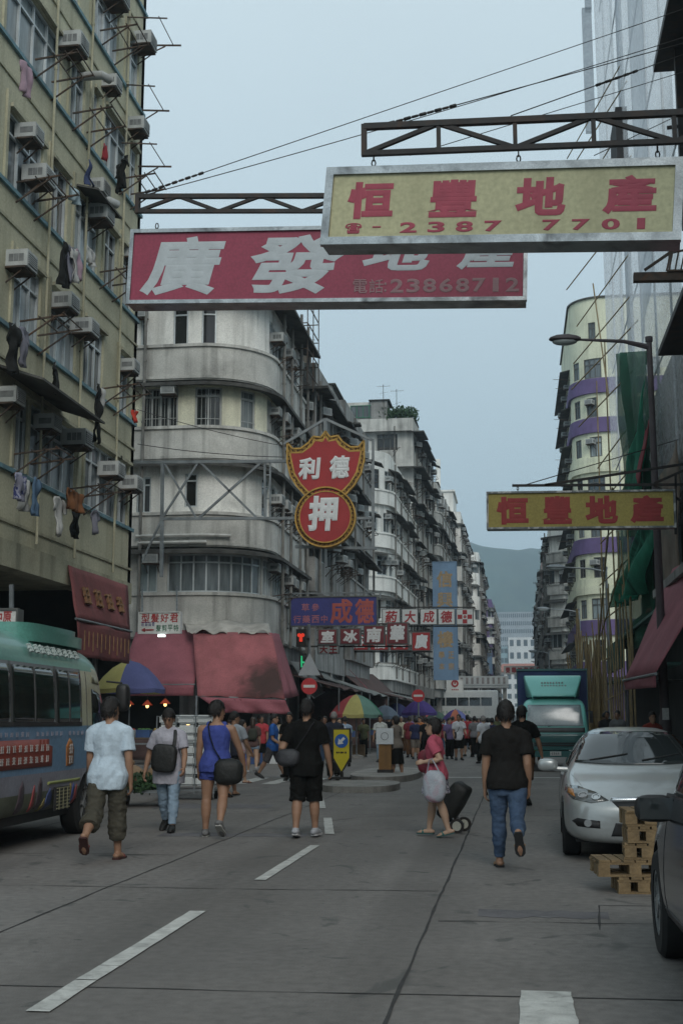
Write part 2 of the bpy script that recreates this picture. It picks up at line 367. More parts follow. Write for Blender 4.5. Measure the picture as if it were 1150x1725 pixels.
def pavement(name, x0, x1, y0, y1, kx):
    m = MB(); m.box(x0, x1, y0, y1, -.015, .13); o = structure(name, m, pave)
    k = MB(); n = max(1, int((y1-y0)/1.0)); w = .16
    a, b = (kx-w, kx) if kx > (x0+x1)/2 else (kx, kx+w)
    for i in range(n): k.box(a, b, y0+(y1-y0)*i/n+.006, y0+(y1-y0)*(i+1)/n-.006, -.01, .134)
    tag(k.build('kerb', kerbm, o), kind='structure')
pavement('pavement', -14, -8.24, -8, 33.3, -8.08)
pavement('pavement', -18, -8.24, 45.6, 84, -8.08)
pavement('pavement', -18, -8.24, 86.5, 320, -8.08)
pavement('pavement', 2.6, 8, -8, 54.3, 2.44)
pavement('pavement', 2.6, 10, 96.2, 320, 2.44)
def strip(name, pts, w0, w1, mat, z=.004, jit=.0, seg=.25, holes=None):
    """ribbon along a poly-line, edges a little ragged"""
    m = MB(); P = []
    for a, b in zip(pts, pts[1:]):
        a, b = Vector(a), Vector(b); n = max(1, int((b-a).length/seg))
        P += [a.lerp(b, i/n) for i in range(n)]
    P.append(Vector(pts[-1])); L = len(P); vs = []
    for i, p in enumerate(P):
        d = (P[min(i+1, L-1)]-P[max(i-1, 0)]).normalized(); nn = Vector((-d.y, d.x)); w = (w0+(w1-w0)*i/max(1, L-1))/2
        for s in (1, -1):
            q = p+nn*s*(w*(1+RNG.uniform(-jit, jit))); vs.append((q.x, q.y, z))
    m.add(vs, [(2*i, 2*i+2, 2*i+3, 2*i+1) for i in range(L-1)]); return structure(name, m, mat)
def wob(x, y0, y1, a=.03, st=.7):
    n = int((y1-y0)/st); return [(x+RNG.uniform(-a, a), y0+(y1-y0)*i/n) for i in range(n+1)]
strip('road_joint', wob(-.66, 3, 60, .008), .02, .02, asph, .004, .45, .2)
strip('road_joint', wob(-3.6, 3, 26, .015), .016, .016, asph, .004, .5, .2)
strip('road_joint', wob(-6.6, 3, 26, .02), .02, .02, asph, .004, .6, .3)
for y, xa, xb in ((6.75, -8.2, .85), (9.55, -.6, 2.3), (10.9, -8.2, -.7), (13.6, -8, -3.7), (17.2, -3.6, -.7), (19.8, -8, 2.3), (24.5, -8, 2.4), (31, -8, 2.4)):
    strip('road_joint', [(xa+(xb-xa)*i/12, y+RNG.uniform(-.03, .03)+(xb-xa)*.003*i) for i in range(13)], .016, .016, asph, .0035, .8, .2)
strip('road_joint', [(.55, 9.3), (.62, 10.5), (1.3, 10.55)], .015, .015, asph, .003, .7)
strip('road_joint', [(-3.0, 18.2), (-2.4, 19.4), (-1.6, 20.0)], .02, .02, asph, .003, .8)
patchm = M('worn_patch', (.118, .113, .118), .85, .25, 3, alt=(.15, .148, .147), altscale=4)
strip('road_patch', [(-.32, 9.98), (.3, 9.99), (.66, 9.98)], .38, .34, patchm, .0025, .25, .09)
strip('road_patch', [(-4.6, 16.2), (-2.7, 16.3)], .5, .4, patchm, .0025, .4, .12)
strip('road_patch', [(-6.2, 21.6), (-4.2, 21.7)], 1.2, .9, patchm, .0025, .3, .2)
for a, b, w in (((-2.42, 6.35), (-2.44, 7.12), .125), ((-2.44, 7.14), (-2.44, 7.55), .125), ((-2.44, 7.56), (-2.46, 9.75), .125), ((-2.37, 11.7), (-2.38, 14.97), .11), ((-2.43, 16.5), (-2.86, 19.2), .12), ((-3.26, 21.3), (-3.72, 24.0), .12)):
    strip('lane_marking', [a, b], w, w, whitep, .008, .05, .2)
strip('lane_marking', [(.125, 7.18), (.125, 6.2)], .27, .29, whitep, .008, .04, .1)
for i in range(7): strip('crossing_bar', [(-9.5+i*.75, 29.2), (-9.5+i*.75, 32.4)], .36, .36, whitep, .0075, .1, .4)
strip('lane_marking', [(-1.9, 33.3), (1.9, 33.5)], .3, .3, whitep, .008, .1, .4)
# traffic island and what stands on it
isl = thing('traffic_island', 'low grey concrete traffic island with kerbed rim under the keep-left sign', 'traffic island', (-3.3, 30, 0))
def oval(cx, cy, a, b, n=28, p=.8): return [(cx+a*abs(cos(2*pi*i/n))**p*(1 if cos(2*pi*i/n) > 0 else -1), cy+b*abs(sin(2*pi*i/n))**p*(1 if sin(2*pi*i/n) > 0 else -1)) for i in range(n)]
m = MB(); m.prism(oval(-3.35, 27.4, .82, 1.5), .0, .13); m.build('kerb', kerbm, isl, True)
m = MB(); m.prism(oval(-3.35, 33.2, .85, 3.2), .0, .15); m.build('plinth', kerbm, isl, True)
# ================================================================ hills far beyond the end of the street
hillm = M('wooded_hillside', (.03, .06, .05), .95, .5, .02, 0, alt=(.06, .09, .065), altscale=.02)
m = MB(); nx, ny = 90, 14
for j in range(ny+1):
    for i in range(nx+1):
        x = -700+1300*i/nx; y = 1150+j*45
        env = math.exp(-((x+60)/330)**2)*.55+.45
        h = 210*env*(sin(pi*min(1, (j+.02)/8.)/2) if j <= 8 else 1)+noise.noise(Vector((x*.011, y*.012, 3)))*14+noise.noise(Vector((x*.05, y*.05, 1)))*6
        if j == 0: h = -5
        m.v.append((x, y, h*(1 if j < 9 else .9)))
for j in range(ny):
    for i in range(nx): a = j*(nx+1)+i; m.f.append((a, a+1, a+nx+2, a+nx+1)); m.m.append(0); m.sm.append(True)
structure('hill', m, hillm)
# ================================================================ repeated fittings of the old buildings
def ac_mesh(w=.56, h=.36, d=.50):
    m = MB(); m.box(-w/2, w/2, -.05, d, 0, h, 0)
    m.box(-w/2+.05, w/2-.05, d, d+.012, .05, h-.05, 1)
    for i in range(6): z = .07+(h-.14)*i/5; m.box(-w/2+.05, w/2-.05, d+.012, d+.022, z-.008, z+.008, 0)
    for sx in (-1, 1):
        for k in range(3): y = d*(.3+.22*k); m.box(sx*(w/2), sx*(w/2+.006), y-.05, y+.05, .1, h-.1, 1)
    m.box(-w/2-.03, w/2+.03, .02, d-.04, -.045, -.004, 2)
    for sx in (-1, 1): m.bar((sx*w*.4, .0, -.35), (sx*w*.4, d*.8, -.05), .025, .025, 2)
    return m.mesh('air_conditioner')
AC = [ac_mesh(), ac_mesh(.5, .33, .42), ac_mesh(.6, .38, .55)]
def add_ac(parent, path, s, z, k=None, o=0):
    n = path.nrm(s); me = AC[k if k is not None else RNG.randrange(3)]
    ob = link_mesh('air_conditioner', me, [acm, acd, rusty], parent); p = path.at(s, o, z)-parent.location
    ob.location = p; ob.rotation_euler = (0, 0, atan2(n.y, n.x)-pi/2); return ob
def canopy(parent, path, s0, s1, z, d=.8, drop=.12, th=.05, mat=None, name='canopy'):
    m = MB(); path.slab(m, s0, s1, z, z+th, .01, d, 0, drop)
    return m.build(name, mat or eavem, parent, True)
def pipe(parent, path, s, z0, z1, r=.05, mat=None, o=.09, name='drain_pipe'):
    m = MB(); m.tube([path.at(s, o, z0), path.at(s, o, z1)], r, 7)
    for k in range(int((z1-z0)/2.5)): p = path.at(s, o, z0+1+k*2.5); m.tube([p, p+Vector((0, 0, .08))], r*1.35, 7)
    return m.build(name, mat or pipem, parent, True)
def rack(parent, path, s, z, w=1.3, d=1.15):
    """steel drying rack: two brackets with rails"""
    m = MB()
    for a in (s-w/2, s+w/2):
        m.bar(path.at(a, 0, z), path.at(a, d, z+.1), .035); m.bar(path.at(a, 0, z-.45), path.at(a, d*.75, z+.05), .03)
    for k in (.45, .72, .98): m.bar(path.at(s-w/2-.1, d*k, z+.1*k+.02), path.at(s+w/2+.1, d*k, z+.1*k+.02), .022)
    return m.build('drying_rack', rusty, parent, True)
def roof_block(parent, poly, z0, z1, mat, name='roof'):
    m = MB(); m.prism(poly, z0, z1); return m.build(name, mat, parent, True)
def antenna(parent, x, y, z, h=2.2):
    m = MB(); m.tube([(x, y, z), (x, y, z+h)], .025, 6)
    for k in range(6): q = z+h-.1; m.bar((x-.5+.2*k, y-.02, q), (x-.5+.2*k, y+.5-.05*k, q), .012)
    m.bar((x-.55, y+.2, z+h-.1), (x+.6, y+.2, z+h-.1), .018)
    m.bar((x-.3, y, z+h*.6), (x+.4, y, z+h*.66), .015); return m.build('antenna', darkm, parent, True)
# ================================================================ yellow block on the left, above the bus
B = thing('apartment_building', 'dirty yellow apartment block with blue ledges at upper left above the minibus', 'building', (-10.2, 24, 0))
P1 = Path([(-10.2, 12), (-10.2, 32.35)]); P1e = Path([(-10.2, 32.35), (-22, 32.35)])
FL = [5.1, 6.62, 9.55, 12.5, 15.6, 18.65, 21.75, 24.8]      # soffit, then sill ledges
wm = MB(); tr = MB(); lg = MB()
bays = {1: [(13.0, 15.9, 1), (19.0, 19.95, 0), (12.2, 12.9, 0), (16.5, 19.0, 1)],
        2: [(11.8, 13.3, 1), (13.9, 15.6, 1), (16.1, 17.6, 0), (18.9, 19.75, 0)],
        3: [(11.2, 13.1, 1), (13.6, 14.7, 0), (15.2, 16.9, 1), (17.4, 18.4, 0), (18.8, 19.9, 0)],
        4: [(10.8, 14.0, 1), (14.6, 15.6, 0), (16.2, 16.6, 0), (17.1, 19.0, 1), (19.2, 19.9, 0)],
        5: [(11.0, 13.2, 1), (14.0, 15.0, 0), (15.9, 18.0, 1), (18.7, 19.85, 1)],
        6: [(11.0, 13.2, 1), (14.0, 15.0, 0), (15.9, 18.0, 1), (18.7, 19.85, 1)]}
for k in bays: bays[k] = [(1.2, 3.6, 1), (4.4, 5.6, 0), (6.4, 8.4, 1), (9.0, 10.0, 0)]+bays[k]
for k in range(1, 7):
    z0, z1 = FL[k], FL[k+1]; zb = z0-1.15 if k > 1 else FL[0]
    holes = [(a, b, z0, z0+1.62) for a, b, big in bays[k]]
    top = FL[k+1]-1.15; wall_band(wm, P1, 0, P1.L, zb, top, holes)
    P1.slab(lg, 0, P1.L, z0-.12, z0-.03, 0, .07)
    P1.slab(tr, 0, P1.L, zb+.35, zb+.41, 0, .035)
    for a, b, big in bays[k]:
        window(B, P1, a, b, z0, z0+1.62, 4 if b-a > 2 else (3 if b-a > 1.4 else 2), .0 if b-a < .6 else .72, alu, glassl if big else glassm, 0, .12)
        P1.slab(tr, a-.06, b+.06, z0+1.64, z0+1.72, 0, .10)
    for a in [h[0]-.22 for h in holes][1:]: P1.slab(tr, a, a+.12, z0+.002, top, 0, .05)
wall_band(wm, P1, 0, P1.L, FL[7]-1.15, 27.5, []); wm.build('wall', yellow, B, True); tr.build('moulding', yellow2, B, True); lg.build('ledge', blue_l, B, True)
m = MB(); P1e.slab(m, 0, P1e.L, 5.1, 27.5, -.25, -.002); m.box(-22, -10.46, 12, 32.7, 5.0, 5.1); m.box(-22, -10.46, 12, 32.7, 27.3, 27.5); m.build('end_wall', yellow2, B, True)
m = MB(); P1.slab(m, 0, P1.L, 4.55, 5.1, -.35, .05); m.build('beam', yellow2, B, True)
for y in (13, 18, 23): m = MB(); m.box(-10.6, -10.16, y-.3, y+.3, .13, 4.55); m.build('column', greyd, B, True)
m = MB(); m.box(-14.3, -14.1, 10, 32.9, .13, 5.0); m.box(-24, -11.3, 32.7, 32.9, .13, 5); m.box(-14.1, -10.7, 10.0, 10.2, .13, 5); m.build('shop_front', shade_black, B, True)  # near-black walls carry the painted shade of the arcade
for s, z in ((14.05, 17.0), (19.2, 17.5), (16.1, 14.3), (17.0, 17.6), (11.9, 13.7), (12.4, 12.95), (16.3, 13.7), (19.4, 13.9), (11.6, 10.7), (14.2, 10.7), (15.6, 10.55), (19.2, 10.65), (11.5, 7.8), (13.6, 7.75), (15.3, 7.75), (17.9, 7.55), (19.5, 7.5), (14.3, 19.9), (17.0, 20.0), (19.5, 20.2)): add_ac(B, P1, s, z, None, -.03)
for s, z in ((12.9, 15.9), (15.3, 15.85), (18.9, 15.8), (12.2, 12.7), (17.6, 12.7), (12.7, 9.8), (18.0, 9.75), (12.6, 6.9), (16.0, 6.8), (17.0, 19.0)): rack(B, P1, s, z, 1.0, 1.0)
for s in (13.4, 15.75, 18.6): pipe(B, P1, s, 5.2, 27, .032, yellow2)
canopy(B, P1, 11, 14.8, 8.5, 1.05, .35, .05, eavem); canopy(B, P1, 15.1, 16.9, 12.05+2.1, .6, .15)
for s, z in ((15.35, 17.1), (16.2, 14.2)):
    m = MB(); m.tube([P1.at(s, -.1, z), P1.at(s, .5, z), P1.at(s+.25, .62, z)], .11, 10); m.build('flue_pipe', acm, B, True)
# ================================================================ rounded corner building across the side street
B = thing('corner_building', 'weathered grey and cream corner block with rounded balconies behind the shield sign', 'building', (-12.3, 49.5, 0))
P2 = Path([(-19, 47), (-15, 47), (-12.3, 47)]+arc(-12.3, 49.5, 2.5, -90, 0, 12)[1:]+[(-9.8, 56.6)])
def s2(px): return P2.near(*PY(px, 700, 47).xy[:])
SE = P2.L
def onp(px, py, Y=47): return PY(px, py, Y)
cw = MB(); gw = MB(); ww = MB(); tm = MB(); ev = MB()
Sx = lambda px: (PY(px, 700, 47).x+19)                     # straight front: s from x
# storey heights
bands = [(4.6, 6.35), (8.15, 9.5), (11.6, 12.95), (14.85, 16.3)]
win = [(6.35, 7.95), (9.5, 11.3), (12.95, 14.62), (16.3, 18.15)]
a0 = Sx(350); AR = 2.5*pi/2; sa = 6.7+AR
h2 = {0: [(Sx(240), Sx(272), 6.4, 7.9, 2), (Sx(288), a0+2.6, 6.4, 7.9, 8), (a0+2.75, a0+4.0, 6.4, 7.9, 3), (sa+.8, sa+3.2, 6.5, 7.9, 4), (sa+3.8, sa+6.2, 6.5, 7.9, 4)],
      1: [(Sx(234), Sx(258), 9.55, 11.0, 2), (Sx(314), Sx(335), 9.75, 11.1, 1), (a0+2.6, a0+3.3, 9.5, 11.2, 1), (sa+.1, sa+1.2, 9.5, 11.1, 2), (sa+1.9, sa+4.4, 9.5, 11.1, 4), (sa+4.8, sa+6.6, 9.5, 11.1, 3)],
      2: [(Sx(240), Sx(300), 13.0, 14.6, 4), (Sx(328), Sx(373), 12.95, 14.6, 2), (a0+1.35, a0+2.1, 12.95, 14.6, 1), (a0+3.0, a0+3.8, 12.95, 14.6, 2), (sa+.3, sa+2.4, 12.95, 14.5, 3), (sa+2.9, sa+5.0, 12.95, 14.5, 3), (sa+5.3, sa+6.6, 12.95, 14.5, 2)],
      3: [(Sx(234), Sx(242), 16.4, 17.6, 1), (Sx(289), Sx(314), 16.35, 18.0, 1), (Sx(337), Sx(362), 16.35, 18.0, 1), (a0+3.2, a0+4.0, 16.3, 18.0, 2), (sa+.4, sa+2.6, 16.3, 17.9, 3), (sa+3.2, sa+6.4, 16.3, 17.9, 4)]}
mats = {0: greyw, 1: whitew, 2: creamw, 3: greyw}
for f in range(4):
    if f == 3: ww.build('white_wall', whitew, B, True); ww = MB()
    mb = {0: gw, 1: ww, 2: cw, 3: ww}[f]; z0, z1 = win[f]; ztop = bands[f+1][0] if f < 3 else 19.0
    wall_band(mb, P2, 0, SE, z0, ztop, [h[:4] for h in h2[f]], .25)
    for a, b, za, zb, n in h2[f]:
        dk = f == 2 and a < a0+1 or (f == 1); window(B, P2, a, b, za, zb, n, .78 if zb-za > 1 else 0, alu if f != 2 else acm, glassk if dk else (glassl if f == 0 else glassm), 0 if f != 2 else n*3, .1, .06)
    b0, b1 = bands[f]
    P2.slab(gw, 0, SE, b0, b1, -.25, .28, 0, 0, True); P2.slab(tm, 0, SE, b1-.1, b1+.02, .283, .36); P2.slab(tm, 0, SE, b0+.05, b0+.16, .283, .33)
    if f: ev = MB(); P2.slab(ev, 0, SE, b0-.16, b0-.02, .0, .62, 0, .14); ev.build('eave', eavem, B, True)
P2.slab(gw, 0, SE, 19.0, 20.3, -.25, .1); P2.slab(tm, 0, SE, 19.0, 19.15, .103, .3); ev = MB(); P2.slab(ev, 5.9, SE, 18.7, 18.82, .01, 1.0, 0, .25)
cw.build('cream_wall', creamw, B, True); ww.build('white_wall', whitew, B, True); gw.build('balcony_front', greyw, B, True); tm.build('moulding', greyw, B, True); ev.build('eave', eavem, B, True)
roof_block(B, [(-19, 47.3), (-12.3, 47.3)]+arc(-12.3, 49.5, 2.2, -90, 0, 8)[1:]+[(-10.1, 56.5), (-19, 56.5)], 19.9, 20.1, greyd)
m = MB(); m.box(-19, -10.1, 56.3, 56.6, 4, 20); m.box(-10.2, -9.9, 47.5, 47.52, .2, .3); m.build('end_wall', greyd, B, True)
m = MB(); m.prism([(-18.5, 49.2), (-12.6, 49.2), (-11.6, 50.4), (-11.6, 56), (-18.5, 56)], .13, 4.6); m.build('shop_front', shade_black, B, True)
m = MB(); P2.slab(m, 0, SE, 3.9, 4.6, -.3, .05); m.build('fascia_beam', greyd, B, True)
for s in (2.5, 6.6, 10.4, 14.5, 17.2):
    m = MB(); p = P2.at(s, -.2); m.box(p.x-.3, p.x+.3, p.y-.3, p.y+.3, .13, 3.9); m.build('column', greyd, B, True)
for s, z, k in ((Sx(287), 14.25, 0), (Sx(236), 17.5, 1), (Sx(266), 7.5, 2)): add_ac(B, P2, s, z, k, .05)
for f in range(4):
    for s in (sa+.3, sa+1.4, sa+2.9, sa+4.2, sa+5.6): add_ac(B, P2, s+RNG.uniform(-.2, .2), win[f][0]+RNG.uniform(.7, 1.3), None, .0)
    for s in (sa+1.0, sa+3.8): rack(B, P2, s, win[f][0]+.1, 1.6, .9)
for s in (a0+4.3, sa+2.75, sa+5.1, SE-.1): pipe(B, P2, s, 4.5, 20, .07, pipem, .42)
pipe(B, P2, Sx(247), 4.6, 20, .06, pipem, .42)
for z, sA, sB in ((8.05, Sx(244), Sx(352)), (7.72+.6, Sx(240), Sx(385))):
    m = MB(); m.tube([P2.at(sA+(sB-sA)*k/6, .42, z+.25) for k in range(7)], .07, 7); m.build('air_duct', pvc, B, True)
for k, (x, y) in enumerate(((-11, 52), (-10.6, 54.5), (-10.4, 56))): antenna(B, x, y, 20.1, 1.4+.4*k)
# roof-top shacks and frames at the street edge
m = MB()
for z in (17.0, 18.0, 19.2, 20.1, 21.0):
    m.bar(P2.at(SE-3.2, .9, z), P2.at(SE, .9, z+.1), .04); m.bar(P2.at(SE-3.2, .1, z), P2.at(SE-3.2, .9, z), .04); m.bar(P2.at(SE-.1, .1, z), P2.at(SE-.1, .9, z), .04)
for s in (SE-3.2, SE-1.6, SE): m.bar(P2.at(s, .9, 16.4), P2.at(s, .9, 21.2), .04)
m.build('balcony_rail', rusty, B, True)
# dark block added to darken the pale gap down the side street
B = thing('apartment_building', 'plain shadowed block down the side street behind the minibus', 'building', (-26, 46, 0)); m = MB(); m.box(-36, -19.02, 46.6, 60, 4.5, 20); m.build('wall', greyd, B, True); m = MB(); m.box(-36, -19.02, 48.5, 60, .13, 4.5); m.build('shop_front', shade_black, B, True); m = MB(); m.box(-40, -36, 30, 60, 0, 20); m.build('end_wall', greyd, B, True)
# ================================================================ generic old blocks further down, built storey by storey
def old_block(name, label, pts, floors, mat, loc, seedv, fh=3.1, z0=4.6, bandm=None, rear=None, shop=True, winm=None, frame=None, corner=None, eave_d=.9, per=2.4, top=0, clutter=1.0, trimm=None):
    rg = random.Random(seedv); Bk = thing(name, label, 'building', loc); p = Path(pts); L = p.L
    wm, bm_, ev, tm = MB(), MB(), MB(), MB(); zt = z0+fh*floors
    for f in range(floors):
        z = z0+f*fh; holes = []; s = .35
        while s < L-1.0:
            w = rg.uniform(.9, per); w = min(w, L-.3-s)
            if w < .7: break
            if rg.random() < .86: holes.append((s, s+w, z+1.05, z+2.45))
            s += w+rg.uniform(.3, .8)
        wall_band(wm, p, 0, L, z, z+fh, holes)
        for (a, b, za, zb) in holes:
            window(Bk, p, a, b, za, zb, max(1, round((b-a)/.55)), .74 if rg.random() < .6 else 0, frame or rg.choice((alu, alud, alu)), winm or glassm, 0, .1, .06)
            if rg.random() < .55*clutter: add_ac(Bk, p, rg.uniform(a+.3, b-.3), za+rg.uniform(.5, 1.0), None, -.02)
        if bandm: p.slab(bm_, 0, L, z-.1, z+.95, 0.002, .3, 0, 0, True); p.slab(tm, 0, L, z+.85, z+.97, .303, .38)
        if eave_d:
            s = 0
            while s < L-.2:
                w = min(rg.uniform(2, 6), L-s)
                if rg.random() < .8: ev = MB(); p.slab(ev, s, s+w, z+2.62+rg.uniform(-.06, .06), z+2.68+rg.uniform(0, .05), .01, eave_d*rg.uniform(.7, 1.15), 0, rg.uniform(.1, .4)); ev.build('eave', eavem, Bk, True)
                s += w+.05
        for k in range(int(L/5*clutter)): 
            if rg.random() < .7: rack(Bk, p, rg.uniform(1, L-1), z+rg.uniform(.9, 1.1), 1.4, rg.uniform(.7, 1.1))
    p.slab(wm, 0, L, zt, zt+.7, -.25, 0); wm.build('wall', mat, Bk, True)
    if bm_.v: bm_.build('balcony_front', bandm, Bk, True); tm.build('moulding', trimm or bandm, Bk, True)
    for k in range(int(L/4)+1): pipe(Bk, p, min(L-.1, .2+k*4+rg.uniform(0, 1)), z0, zt, .07, pipem, .36 if bandm else .1)
    foot = [tuple(q) for q in p.p]+list(rear); cx = sum(q[0] for q in foot)/len(foot)
    m = MB(); m.prism(rear_in(p, rear), zt-.05, zt+.1); m.build('roof', greyd, Bk, True)
    m = MB(); a, b = rear[0], tuple(p.p[-1]); rr = Path([tuple(p.p[-1])]+list(rear)+[tuple(p.p[0])]); rr.slab(m, 0, rr.L, z0-.2, zt+.6, -.2, -.005); m.build('party_wall', greyd if mat is not whitew else greyw, Bk, True)
    if shop:
        m = MB(); p.slab(m, 0, L, .13, z0-.55, -2.2, -2.0); m.build('shop_front', shade_black, Bk, True)
        m = MB(); p.slab(m, 0, L, z0-.9, z0+.001, -.25, .03); m.build('fascia_beam', greyd, Bk, True)
        s = .4
        while s < L: m = MB(); q = p.at(s, -.25); m.box(q.x-.25, q.x+.25, q.y-.25, q.y+.25, .13, z0-.9); s += 4.2; m.build('column', greyd, Bk, True)
    if top or clutter > 1.2:
        for k in range(2+top):
            q = p.at(rg.uniform(.5, L-1), -rg.uniform(1.2, 2.6)); a_, b_, c_ = rg.uniform(.8, 1.8), rg.uniform(1, 2.2), rg.uniform(1.1, 2.4); m = MB(); m.box(q.x-a_, q.x+a_*.4, q.y-b_, q.y+b_, zt+.1, zt+c_); m.build('roof_shack', rg.choice((greyd, brownw, greyw)), Bk, True); m = MB(); m.box(q.x-a_-.2, q.x+a_*.4+.25, q.y-b_-.2, q.y+b_+.2, zt+c_+.002, zt+c_+.07); m.build('shack_roof', eavem, Bk, True)
    for k in range(top): q = p.at(rg.uniform(1, L-.5), -1.2); antenna(Bk, q.x, q.y, zt, rg.uniform(1.6, 3.2))
    return Bk, p, zt
def rear_in(p, rear): return [tuple(p.at(s, -.22).xy) for s in [0]+[c for c in p.c[1:-1]]+[p.L]]+[(x, y) for x, y in rear]
old_block('apartment_building', 'sooty brown old block just beyond the rounded corner building, eaves and small white window', [(-13, 57), (-9.1, 57), (-9.0, 66.4)], 4, greyd, (-9, 62, 0), 11, 3.25, 4.7, None, [(-17, 66.4), (-17, 57)], top=3, clutter=1.5, per=2.0)
m = MB()
old_block('apartment_building', 'narrow dark tenement behind the round pawn sign, between the brown block and white balconies', [(-12, 66.8), (-9.0, 66.8), (-8.9, 77)], 4, greyd, (-8.9, 72, 0), 12, 3.4, 4.8, greyd, [(-17, 77), (-17, 66.8)], top=2, clutter=1.3)
old_block('apartment_building', 'white rounded corner building with smooth curved balconies right of the pawn sign', [(-16, 86), (-11.0, 86)]+arc(-11.0, 88.4, 2.4, -90, 0, 10)[1:]+[(-8.2, 103)], 5, whitew, (-9, 95, 0), 13, 3.08, 4.4, whitew, [(-16, 103)], clutter=1.1, per=1.5, eave_d=1.0)
Bk, p, zt = old_block('apartment_building', 'grey taller block with a planted roof garden behind the white curved balconies', [(-14.5, 103.2), (-8.1, 103.2), (-7.5, 118)], 7, greyw, (-8, 110, 0), 14, 3.12, 4.4, None, [(-16, 118), (-16, 103.2)], clutter=1.3)
m = MB(); m.box(-13.8, -11.0, 103.6, 107, zt+.1, zt+2.3); m.build('roof_shack', greyw, Bk, True)
ps = Path([(-13.7, 103.55), (-11.1, 103.55)]); window(Bk, ps, .2, 2.4, zt+.9, zt+2.0, 4, 0, M('green_shutter', (.03, .16, .09), .6), glassl, 0, -.06)
greenl = M('plant_leaf', (.035, .075, .03), .6, .4, 5, trans=.25)
def bush(mb, c, r, n, rg, size=.12, squash=.8):
    for i in range(n):
        d = Vector((rg.gauss(0, 1), rg.gauss(0, 1), rg.gauss(0, 1))).normalized()*(rg.random()**.4)
        q = Vector(c)+Vector((d.x*r, d.y*r, d.z*r*squash)); a = Vector((rg.gauss(0, 1), rg.gauss(0, 1), rg.gauss(0, 1))).normalized(); b = a.orthogonal().normalized(); s_ = size*rg.uniform(.6, 1.4)
        mb.add([q-a*s_, q+b*s_*.4, q+a*s_, q-b*s_*.4], [(0, 1, 2, 3)])
for k, (x, y, r) in enumerate(((-10.3, 104, 1.0), (-9.3, 103.8, .9), (-8.5, 104.2, .95))):
    t = thing('roof_plant', ['leafy roof plant nearest the rooftop shack, on the planted roof', 'middle leafy roof plant on the planted rooftop', 'leafy plant at the street edge of the planted rooftop'][k], 'plant', (x, y, zt+.1), 0, 'plants on the roof garden')
    m = MB(); bush(m, (0, 0, 1.1), r, 260, RNG, .2); m.build('leaves', greenl, t, recalc=False)
    m = MB(); m.loft([[(cos(a*pi/6)*q, sin(a*pi/6)*q, z) for a in range(12)] for q, z in ((.25, 0), (.36, .45))]); m.build('pot', M('terracotta', (.2, .08, .05)), t)
    m = MB(); m.tube([(0, 0, .4), (.03, 0, 1.2)], .03, 6); m.build('stem', brownw, t)
antenna(Bk, -9.6, 104.5, zt+.2, 3.4); antenna(Bk, -10.8, 105, zt+2.2, 2)
old_block('apartment_building', 'grey round-topped tenement with stacked balconies left of the white tall one', [(-13.5, 119), (-8.9, 119)]+arc(-8.9, 120.8, 1.8, -90, 0, 8)[1:]+[(-6.6, 139)], 6, greyw, (-7, 130, 0), 15, 3.2, 4.6, greyw, [(-15, 139)], clutter=1.3)
Bk, p, zt = old_block('apartment_building', 'tall white block with flat roof above the blue vertical signboard', [(-13, 140), (-5.7, 140), (-5.6, 165)], 6, whitew, (-6.5, 150, 0), 16, 3.3, 4.4, None, [(-15, 165), (-15, 140)], clutter=1.2, per=1.6, eave_d=.5)
m = MB(); m.box(-10.5, -6.6, 142, 150, zt, zt+3.4); m.box(-10.8, -6.4, 141.8, 150.2, zt+3.4, zt+3.6); m.box(-8.6, -8.1, 143, 143.5, zt+3.6, zt+7.5); m.build('stair_tower', whitew, Bk, True)
old_block('apartment_building', 'white slim block with rounded window bay, beside the red-cross signboard', [(-11, 172), (-6.1, 172)]+arc(-6.1, 173.5, 1.5, -90, 0, 6)[1:]+[(-4.5, 205)], 6, whitew, (-6, 185, 0), 17, 3.25, 4.4, None, [(-14, 205)], per=2, eave_d=.6)
old_block('apartment_building', 'far grey building with purple panels at the street end, left side', [(-10, 215), (-3.7, 215), (-3.2, 262)], 5, purpw, (-4.5, 235, 0), 18, 3.4, 4.4, whitew, [(-14, 262), (-14, 215)], per=3, eave_d=.5)
